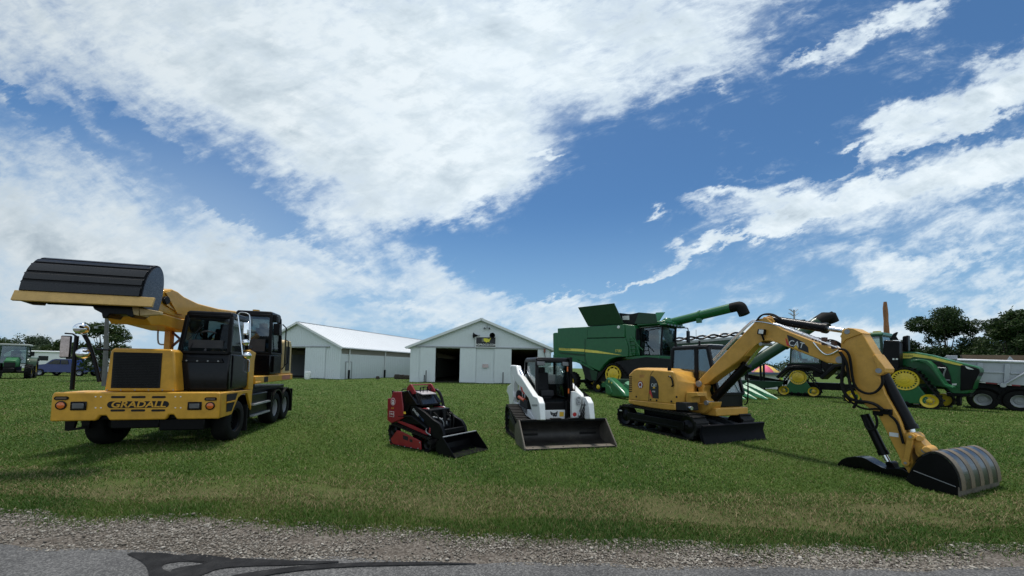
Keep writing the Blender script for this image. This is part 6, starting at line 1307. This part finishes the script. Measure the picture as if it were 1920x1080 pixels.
s = MB(); s.prism(T_(yT+.2, z5t((165,395),(285,400),(300,420),(298,640),(240,655),(205,660),(150,600))), (0,.6,0)); ft = t.P('fuel_tank', s, BLK, bev=.04)
s = MB(); s.prism(T_(yT+.195, z5t((240,548),(258,548),(258,562),(240,562))), (0,-.01,0)); s.prism(T_(yT+.195, z5t((268,548),(286,548),(286,562),(268,562))), (0,-.01,0)); t.P('decal', s, TXTW, ft)
s = MB(); s.prism(T_(yh, z5t((322,362),(372,352),(372,490),(318,490))), (0,.4,0)); t.P('exhaust_stack', s, BLK, bev=.06)
s = MB(); s.prism(T_(yT, z5t((225,375),(245,340),(275,325),(284,328),(268,362),(290,395),(240,395))), (0,.12,0)); t.P('mirror', s, BLK, bev=.02)
# cab
c1 = t.Y(-.85, *z5t((160,600))[0]); c0x = c1.x-1.9*ri/.42; zt_ = t.Y(-.85, *z5t((80,358))[0]).z; zb_ = t.Y(-.85, *z5t((80,560))[0]).z
cabin(t, [(c1.x,-.85,zb_),(c1.x,.85,zb_),(c0x,.85,zb_),(c0x,-.85,zb_)], [(c1.x-.05,-.8,zt_),(c1.x-.05,.8,zt_),(c0x+.1,.8,zt_),(c0x+.1,-.8,zt_)], .12, GRND, GLS, GRN, .2, over=.15)
s = MB(); s.bx(c0x-.2,c1.x+.1,-.9,.9,zb_-.6,zb_-.02); t.P('cab_base', s, BLK, bev=.03)
s = MB(); s.cyl((c1.x-.3,-.5,zt_+.2),(c1.x-.3,-.5,zt_+.28),.18); t.P('beacon', s, YEL)
# fender over the rear track (shown on the second tractor)
s = MB(); zf = dw.z+R_dw
fen = [(xr_-1.45,zf-.62),(xr_-.75,zf+.20),(xr_-.2,zf+.34),(xr_+.85,zf+.30),(xr_+1.5,zf-.05),(xr_+1.45,zf-.30),(xr_+.7,zf+.13),(xr_-.2,zf+.13),(xr_-.6,zf+.05),(xr_-1.30,zf-.72)]
for a, b_ in ((yT-.05, yT+.75), (-yT-.75, -yT+.05)): s.py(fen, a, b_)
s.bx(xr_+.9,xr_+1.9,yT+.25,-yT-.25,zf-.55,zf-.1); t.P('rear_fender', s, BLK, bev=.03)
tr1 = t.o; print('tractor xr', xr_, c0x, c1.x, zt_)
def dup_tree(o, par=None):
    if o.name in FRONT: return None
    c = o.copy(); COL.objects.link(c); c.parent = par
    for ch in list(o.children): dup_tree(ch, c)
    return c
# second tractor farther back: its rear track stands between the excavator's boom and stick
B_ = G(1497, 743); an2 = R_(-42); c2 = dup_tree(tr1); l2 = Vector((-math.sin(an2), math.cos(an2), 0)); f2 = Vector((math.cos(an2), math.sin(an2), 0))
k2 = .95
c2.matrix_world = Matrix.Translation(B_-(f2*xr_+l2*yT)*k2) @ Matrix.Rotation(an2, 4, 'Z') @ Matrix.Scale(k2, 4)
class Sub(Thing):
    def __init__(s, o): s.o = o
t2 = Sub(c2)
for sd in (-1, 1):
    y0, y1 = (yT, yT+.5) if sd < 0 else (-yT-.5, -yT)
    trackset(t2, xr_, dw.z, R_dw, xr_-.93, xr_+.93, ri, y0, y1, sd); trackset(t2, xr_+4.6, dw.z, R_dw, xr_+3.67, xr_+5.53, ri, y0, y1, sd)
c2['label'] = 'farther green track tractor half hidden behind the yellow boom and stick'
# ================================================================== dump truck body at the right edge
A_ = G(1843, 772); A_ = Vector((A_.x*1.08, A_.y*1.08, 0)); t = Thing('dump_truck', A_, R_(-48), 'silver grey dump truck body on black wheels cut by the right edge', 'dump truck')
T_ = t.Ys; zd = zz(1700, 640, 6.75); y0 = -.05
s = MB(); BX = zd((640,230),(1485,255),(1800,262),(1800,590),(1485,560),(870,505),(600,490)); s.prism(T_(y0, BX), (0,.06,0)); q = T_(y0, BX); s.prism([p+Vector((0,2.4,0)) for p in q], (0,.06,0)); s.prism([q[0], q[0]+Vector((0,2.46,0)), q[-1]+Vector((0,2.46,0)), q[-1]], (.06,0,0)); s.prism(T_(y0+.06, zd((600,480),(870,495),(1800,575),(1800,590),(870,505),(600,490))), (0,2.3,0)); bx = t.P('dump_body', s, ALU, bev=.01)
s = MB(); s.tube(T_(y0-.05, zd((640,236),(1485,262),(1900,276))), .075, 10); t.P('top_rail', s, paint('rail_white', (.66,.67,.70), .4, metal=.2), bx)
s = MB()
for q in (((895,272),(965,276),(962,512),(870,500)), ((1240,284),(1310,287),(1300,535),(1225,530)), ((1600,296),(1680,298),(1670,565),(1590,560))): s.prism(T_(y0-.09, zd(*q)), (0,.1,0))
for q in (((965,372),(1240,384),(1240,408),(965,396)), ((1310,390),(1600,402),(1600,426),(1310,414))): s.prism(T_(y0-.05, zd(*q)), (0,.06,0))
t.P('side_rib', s, ALU, bx, bev=.012)
s = MB(); s.prism(T_(y0+.1, zd((495,190),(500,178),(640,178),(645,232),(520,226))), (0,2.2,0)); s.prism(T_(y0-.02, zd((1270,245),(1300,195),(1315,195),(1365,248))), (0,.1,0)); t.P('headboard', s, ALU, bx, bev=.01)
s = MB(); s.prism(T_(.5, zd((690,170),(1480,176),(1900,180),(1900,250),(720,226))), (0,1.4,0)); t.P('tarp_load', s, paint('tan_tarp', (.20,.135,.085), .8, bump=.3), bx)
s = MB(); s.tube(T_(y0-.2, zd((1225,555),(1490,405),(1700,290))), .05, 8); p = t.Y(y0-.2, *zd((1220,556))[0]); s.cyl(p-Vector((0,.06,0)), p+Vector((0,.06,0)), .11); t.P('tarp_arm', s, ALU, bev=.005)
s = MB(); s.prism(T_(y0-.03, zd((880,508),(1000,518),(1000,530),(880,518))), (0,.04,0)); s.prism(T_(y0-.03, zd((1150,534),(1330,548),(1330,562),(1150,546))), (0,.04,0)); t.P('reflector', s, TXTW)
s = MB(); s.prism(T_(y0-.03, zd((1000,518),(1150,534),(1150,546),(1000,530))), (0,.04,0)); s.prism(T_(y0-.03, zd((1330,548),(1440,556),(1440,570),(1330,562))), (0,.04,0)); t.P('reflector', s, RED)
s = MB(); s.prism(T_(.15, zd((640,520),(870,520),(1800,600),(1800,760),(1250,830),(900,700),(660,690))), (0,1.9,0)); t.P('frame', s, DARK)
for cx, cy in ((965, 765), (1440, 820)):
    c = t.Y(-.02, *zd((cx, cy))[0]); R0 = .56; c.z = max(R0-.06, c.z)
    ty = t.P('tyre', tyre((c.x,.12,c.z), R0, .3, rim=.6), RUB); t.P('rim', rimmesh((c.x,.10,c.z), R0*.56, .28, -1, .5, 10, .025), GREY, ty)
    s = MB(); arc = [(c.x+(R0+.16)*math.cos(a), c.z+(R0+.12)*math.sin(a)) for a in np.linspace(.5, math.pi-.1, 12)]; inn = [(c.x+(R0+.11)*math.cos(a), c.z+(R0+.07)*math.sin(a)) for a in np.linspace(math.pi-.1, .5, 12)]; s.py(arc+inn, -.08, .35); t.P('mud_guard', s, RUB)
s = MB(); p = t.Y(.05, *zd((800,760))[0]); s.bx(p.x-.02,p.x+.04,-.02,.5,.25,.9); t.P('mud_flap', s, RUB)
# ================================================================== left edge: tractor, camper, pickup, car
A_ = G(64, 708); t = Thing('utility_tractor', Vector((G(24,709).x, G(24,709).y, 0)), R_(-44), 'green cab tractor at the far left edge facing the viewer', 'tractor')
zL = zz(0, 600, 8.727); k = 1.0
s = MB(); s.loft([[(1.9,-.36,1.05),(1.9,.36,1.05),(1.95,.34,1.5),(1.9,.28,1.62),(1.9,-.28,1.62),(1.95,-.34,1.5)],[(.6,-.42,1.05),(.6,.42,1.05),(.6,.44,1.75),(.6,.36,1.95),(.6,-.36,1.95),(.6,-.44,1.75)]]); hd = t.P('hood', s, paint('tractor_green', (.012,.12,.035), .35, coat=.15), bev=.03)
s = MB(); s.bx(1.9,1.97,-.3,.3,1.08,1.45); t.P('grille', s, DARK, hd)
s = MB(); s.bx(-.9,1.9,-.35,.35,.65,1.1); s.bx(1.2,1.5,-1.0,1.0,.5,.7); s.bx(1.9,2.2,-.3,.3,.6,.95); t.P('chassis', s, BLK, bev=.03)
cabin(t, [(.6,-.75,1.35),(.6,.75,1.35),(-.95,.8,1.35),(-.95,-.8,1.35)], [(.5,-.72,2.95),(.5,.72,2.95),(-.85,.75,2.95),(-.85,-.75,2.95)], .09, GRND, GLS, paint('roof_cream', (.22,.25,.23), .5), .18, over=.2)
for x, R0, w in ((1.35,.62,.42), (-.55,.92,.55)):
    for sd in (-1, 1):
        ty = t.P('tyre', tyre((x,sd*1.0,R0), R0, w, rim=.55, lugs=16, lugh=.05), RUB); t.P('rim', rimmesh((x,sd*1.0,R0), R0*.55, w*.8, sd), YEL, ty)
        if R0 > .8:
            s = MB(); arc = [(x+(R0+.12)*math.cos(a), R0+(R0+.1)*math.sin(a)) for a in np.linspace(.2, 2.4, 10)]; inn = [(x+(R0+.07)*math.cos(a), R0+(R0+.05)*math.sin(a)) for a in np.linspace(2.4, .2, 10)]; s.py(arc+inn, sd*1.0-.3, sd*1.0+.3); t.P('fender', s, GRND)
s = MB()
for sd in (-1, 1): s.tube([(.6,sd*.7,2.3),(.75,sd*1.05,2.3)], .03, 6); s.bx(.72,.78,sd*1.05-.13,sd*1.05+.13,2.05,2.45)
t.P('mirror', s, BLK)
def flatcar(name, loc, an, label, cat, L, Wd, prof, wins, paintm, wr, wx, grp=None, extra=None, sc=1.0):
    t = Thing(name, loc, an, label, cat, grp, scale=sc)
    s = MB(); h = Wd/2
    zmx = max(p[1] for p in prof)
    ring = lambda y, f: [(p[0], y, p[1]) for p in prof]
    ins = lambda y: [(p[0], y*(1 if p[1] < zmx*.62 else .86), p[1]) for p in prof]
    s.loft([[(a*.99, y*.96, b) for a, y, b in ins(-h)], ins(-h*.97), ins(h*.97), [(a*.99, y*.96, b) for a, y, b in ins(h)]]); body = t.P('body', s, paintm, bev=.03, ang=40)
    for q in wins:
        for sd in (-1, 1):
            yy = lambda z: sd*(h*.97*(1 if z < zmx*.62 else .86)+.012)
            s = MB(); s.add([(p[0], sd*(h*(1-.14*max(0, min(1, (p[1]-zmx*.55)/(zmx*.1)))) +.006), p[1]) for p in q], [tuple(range(len(q)))]); a = [Vector(v) for v in s.v]; s2 = MB(); s2.prism(a, (0,-sd*.01,0)); t.P('window', s2, paint('car_window', (.012,.014,.017), .08, coat=.5), body)
    for x in wx:
        for sd in (-1, 1): ty = t.P('tyre', tyre((x, sd*(h-.1), wr), wr, .24, rim=.62), RUB); t.P('rim', rimmesh((x, sd*(h-.1), wr), wr*.62, .22, sd, .3, 5, .02), ALU, ty)
    for x, xe_ in ((L/2, 1), (-L/2, -1)):
        for sd in (-1, 1):
            s = MB(); s.box((x*.985, sd*h*.72, zmx*.5), (.12, .3, .16)); t.P('headlight' if xe_ > 0 else 'tail_light', s, LENS if xe_ > 0 else REDB, body)
    return t
pk = [(-2.9,.55),(-2.92,1.15),(-2.85,1.18),(-1.0,1.2),(-.95,1.3),(-.75,1.9),(.65,1.92),(.95,1.85),(1.6,1.32),(2.75,1.2),(2.92,1.05),(2.95,.55),(2.3,.45),(-2.3,.45)]
p = at(128, 707, 41); 
t = flatcar('pickup_truck', (p.x,p.y,0), R_(189), 'dark blue crew cab pickup truck parked before the camper at left', 'pickup', 5.9, 2.0, pk, [[(-.65,1.36),(-.55,1.8),(.1,1.82),(.1,1.34)],[(.18,1.34),(.18,1.82),(.75,1.80),(1.35,1.36)]], BLUE, .40, (-1.85, 1.95), sc=.95)
p = at(192, 703, 46); sv = [(-2.2,.4),(-2.25,.95),(-1.9,1.45),(-1.2,1.62),(.3,1.6),(1.0,1.15),(2.1,.95),(2.25,.75),(2.2,.35)]
flatcar('parked_car', (p.x,p.y,0), R_(176), 'small white car behind the mirror pole beside the blue pickup', 'car', 4.4, 1.75, sv, [[(-1.7,1.08),(-1.2,1.5),(-.4,1.52),(-.4,1.08)],[(-.32,1.08),(-.32,1.52),(.25,1.5),(.75,1.12)]], WHT, .32, (-1.35, 1.35))
p = at(96, 706, 50); t = Thing('camper', (p.x,p.y,0), R_(188), 'long white camper trailer parked behind the blue pickup', 'camper')
s = MB(); s.py([(-6.2,.55),(-6.2,2.7),(-6.0,2.85),(3.6,2.85),(4.6,2.2),(4.8,1.4),(4.5,.55)], -1.2, 1.2); cb = t.P('body', s, WHT, bev=.08)
for q in ((-5.6,-4.9,1.6,2.4),(-4.2,-2.6,1.7,2.3),(-.6,.5,1.6,2.2),(2.4,3.1,1.5,2.2)):
    for sd in (-1,1): s = MB(); s.bx(q[0],q[1],sd*1.2,sd*1.215,q[2],q[3]); t.P('window', s, BLKG, cb)
s = MB()
for sd in (-1,1): s.bx(-6.1,4.4,sd*1.2,sd*1.208,.9,1.05); s.bx(-3.6,-2.9,sd*1.2,sd*1.21,.7,2.5)
t.P('side_band', s, GREY, cb)
s = MB(); s.tube([(-5.5,1.3,2.75),(2.8,1.3,2.75)], .12, 10); t.P('awning_roll', s, WHT, cb)
s = MB(); s.tube([(2.6,1.3,2.7),(3.6,1.6,.8)], .05, 6); s.tube([(1.0,1.3,2.7),(1.6,1.6,.8)], .05, 6); t.P('awning_arm', s, GREY)
for x in (-1.0,-.1):
    for sd in (-1,1): t.P('tyre', tyre((x,sd*1.0,.36),.36,.22), RUB)
# utility pole, wooden pole, antenna
def simplepole(name, px, py0, py1, Y, r, mat, label, cat, arms=None, topdx=0):
    b = at(px, 700, Y); b.z = 0; tp = at(px+topdx, py1, Y); t = Thing(name, b, 0, label, cat)
    s = MB(); s.tube([(0,0,-.3),((tp.x-b.x)*.5,0,tp.z*.5),(tp.x-b.x,0,tp.z)], [r*1.15, r, r*.85], 10); t.P('pole', s, mat); return t, tp-b
t, tp = simplepole('utility_pole', 197.5, 705, 578, 26, .12, paint('weathered_pole', (.12,.115,.11), .8, bump=.3), 'grey utility pole standing behind the raised ditching bucket', 'pole', topdx=4)
s = MB(); zz_ = at(190, 613, 26).z; s.tube(smooth([(-.05,0,zz_-.6),(-.1,0,zz_),(-.5,0,zz_+.15),(-.9,0,zz_)], 2), .03, 6); s.cyl((-.9,0,zz_-.12),(-.9,0,zz_+.02),.09); t.P('lamp_arm', s, GREY)
WOODC = paint('carved_wood', (.30,.13,.05), .75, var=.45, dirt=(.08,.04,.02), damt=.5, scale=1.2, bump=.6)
b = at(1667, 705, 36); b.z = 0; t = Thing('carved_pole', b, 0, 'tall reddish wooden carved pole rising behind the tractor cab', 'pole')
s = MB(); hh = at(1662, 566, 36).z; r2 = random.Random(3); pts = [(0,0,-.2)]; rr = [.23]
for k in range(1, 15): pts.append((-.006*k*hh/7+r2.uniform(-.02,.02), 0, hh*k/14)); rr.append(.225-.003*k+r2.uniform(-.02,.02))
rr[-1] = .12; rr[-2] = .18; s.tube(pts, rr, 12); t.P('pole', s, WOODC)
b = at(1492, 705, 44); b.z = 0; t = Thing('antenna_mast', b, 0, 'thin television antenna mast rising above the yellow boom', 'antenna')
hh = at(1491, 581, 44).z; s = MB(); s.tube([(0,0,0),(0,0,hh)], .09, 6)
for k in range(12): s.beam((-.25,0,k*.7),(.25,0,k*.7+.35),.05,.05)
s.bx(-.27,-.2,-.04,.04,0,hh*.62); s.bx(.2,.27,-.04,.04,0,hh*.62); t.P('mast', s, GREY)
s = MB()
for dz, w in ((0,.55),(-.45,.62),(-1.45,1.0),(-1.75,.75)):
    for sd in (-1,1): s.beam((0,0,hh+dz-.35),(sd*w,.1,hh+dz+.1),.05,.05); s.beam((0,.0,hh+dz-.35),(sd*w*.5,.2,hh+dz+.12),.05,.05)
t.P('antenna_rod', s, GREY); s = MB(); s.sph((-.5,0,hh-2.6),.3,10); t.P('warning_ball', s, RED)
p0, p1 = at(1812, 632, 48), at(1945, 568, 36); s = MB(); s.tube([p0.lerp(p1, k/12)-Vector((0,0,.25*math.sin(math.pi*k/12))) for k in range(13)], .022, 5); o = P('overhead_wire', s, BLK); tag(o, 'thin overhead wire crossing the sky between the right hand trees', 'wire')
# left overhead end: far radio mast behind the grain cart
b = at(1306, 700, 60); b.z = 0; t = Thing('thin_mast', b, 0, 'very thin mast rising behind the grain cart rim', 'mast'); s = MB(); s.tube([(0,0,0),(0,0,at(1306,618,60).z)], .035, 6); t.P('mast', s, GREY)
# small building with tent behind, person in a lime shirt
p = at(1432, 714, 40); t = Thing('ticket_hut', (p.x,p.y,0), R_(-20), 'small white hut with blue eaves under the colourful tent top', 'hut')
s = MB(); s.bx(-2.4,2.4,-1.2,1.2,0,1.5); t.P('wall', s, WHT); s = MB(); s.py([(-2.9,1.5),(2.9,1.5),(2.6,1.72),(-2.6,1.72)], -1.6, 1.6); t.P('roof', s, paint('slate_blue', (.10,.13,.20), .6)); s = MB(); s.bx(-1.6,-.4,-1.22,-1.19,0,1.3); t.P('doorway', s, DARK)
p = at(1436, 712, 52); t = Thing('tent', (p.x,p.y,0), 0, 'pink and yellow striped tent top behind the white hut', 'tent')
for k in range(8):
    a0, a1 = k*math.pi/4, (k+1)*math.pi/4; R1, hz_, hp_ = 1.7, 1.7, 2.75; s = MB()
    f = lambda a, r, z: (r*math.cos(a), r*math.sin(a), z)
    s.loft([[f(a0,R1,hz_-.35),f(a1,R1,hz_-.35)],[f(a0,R1,hz_),f(a1,R1,hz_)],[f(a0,R1*.45,hz_+.75),f(a1,R1*.45,hz_+.75)],[f(a0,.05,hp_),f(a1,.05,hp_)]], False, False); o = t.P('canopy_panel', s, (paint('tent_pink', (.62,.10,.18), .7) if k % 2 else paint('tent_yellow', (.65,.42,.10), .7)))
    m_ = o.modifiers.new('cloth', 'SOLIDIFY'); m_.thickness = .02
s = MB()
for k in range(8): s.cyl((1.65*math.cos(k*math.pi/4),1.65*math.sin(k*math.pi/4),0),(1.65*math.cos(k*math.pi/4),1.65*math.sin(k*math.pi/4),1.9),.04,n=8)
t.P('tent_pole', s, WHT)
# pale vehicle behind the person
p = at(1472, 711, 47); flatcar('parked_car', (p.x,p.y,0), R_(8), 'silver car behind the person in the lime shirt', 'car', 4.4, 1.75, sv, [[(-1.7,1.08),(-1.2,1.5),(-.4,1.52),(-.4,1.08)],[(-.32,1.08),(-.32,1.52),(.25,1.5),(.75,1.12)]], ALU, .32, (-1.35, 1.35))
def person(px, py, Y):
    b = at(px, py, Y); b.z = 0; t = Thing('person', b, R_(120), 'person in a lime green shirt and dark trousers seen from behind, standing', 'person')
    vs = {'pel':(0,0,.92,.15),'ch':(0,0,1.22,.17),'up':(0,0,1.42,.15),'nk':(.01,0,1.52,.06),'h1':(.02,0,1.62,.095),'h2':(.02,0,1.72,.085)}
    names = list(vs); V = [v[:3] for v in vs.values()]; Rr = [v[3] for v in vs.values()]; E = [(0,1),(1,2),(2,3),(3,4),(4,5)]
    for sd in (-1,1):
        o = len(V); V += [(0,sd*.10,.82),(.03,sd*.11,.48),(0,sd*.11,.09),(.16,sd*.12,.05)]; Rr += [.095,.065,.05,.045]; E += [(0,o),(o,o+1),(o+1,o+2),(o+2,o+3)]
        o = len(V); V += [(0,sd*.20,1.40),(-.02,sd*.27,1.12),(.12,sd*.26,.90),(.16,sd*.25,.80)]; Rr += [.075,.05,.038,.035]; E += [(2,o),(o,o+1),(o+1,o+2),(o+2,o+3)]
        q = len(V)
        for k in range(5): V.append((.20-.01*abs(k-2), sd*(.25+.02*(k-2)), .73+.01*abs(k-2))); Rr.append(.010); E.append((o+3, q+k))
    def grow(name, sel, mat, par, add=0.0):
        idx = {i: n for n, i in enumerate(sel)}; me = bpy.data.meshes.new(name); me.from_pydata([V[i] for i in sel], [(idx[a], idx[b_]) for a, b_ in E if a in idx and b_ in idx], [])
        o = bpy.data.objects.new(name, me); COL.objects.link(o); o.parent = par; me.materials.append(mat)
        m = o.modifiers.new('skin', 'SKIN'); m.use_smooth_shade = True
        for n, i in enumerate(sel): r = Rr[i]+add; me.skin_vertices[0].data[n].radius = (r, r*(1.25 if i in (0,1,2) else 1))
        me.skin_vertices[0].data[0].use_root = True; o.modifiers.new('sub', 'SUBSURF').levels = 1; return o
    skin = paint('skin', (.42,.24,.16), .6, var=.1, damt=0)
    bd = grow('body', list(range(len(V))), skin, t.o)
    grow('shirt', [0,1,2,10,11] + [10+13-0] if 0 else [0,1,2], paint('lime_shirt', (.42,.75,.06), .8, var=.1, damt=0), bd, .025)
    grow('trousers', [0,6,7,8]+[19,20,21], paint('dark_trousers', (.03,.035,.05), .8), bd, .02)
    s = MB(); s.sph((.0,0,1.70), .115, 12, (1,1,.95)); t.P('hair', s, paint('brown_hair', (.05,.03,.02), .8), bd)
    s = MB()
    for sd in (-1,1): s.sph((.105,sd*.035,1.66), .014, 6); s.sph((.02,sd*.10,1.65), .03, 6)
    s.sph((.125,0,1.63), .018, 6); s.box((.11,0,1.585), (.012,.05,.010)); t.P('face', s, skin, bd)
    for sd in (-1,1): s = MB(); s.tube([(0,sd*.17,1.44),(0,sd*.235,1.36),(-.01,sd*.265,1.2)], [.10,.085,.07], 10); t.P('sleeve', s, paint('lime_sleeve', (.42,.75,.06), .8, var=.1, damt=0), bd)
    return t
person(1464, 716, 36)
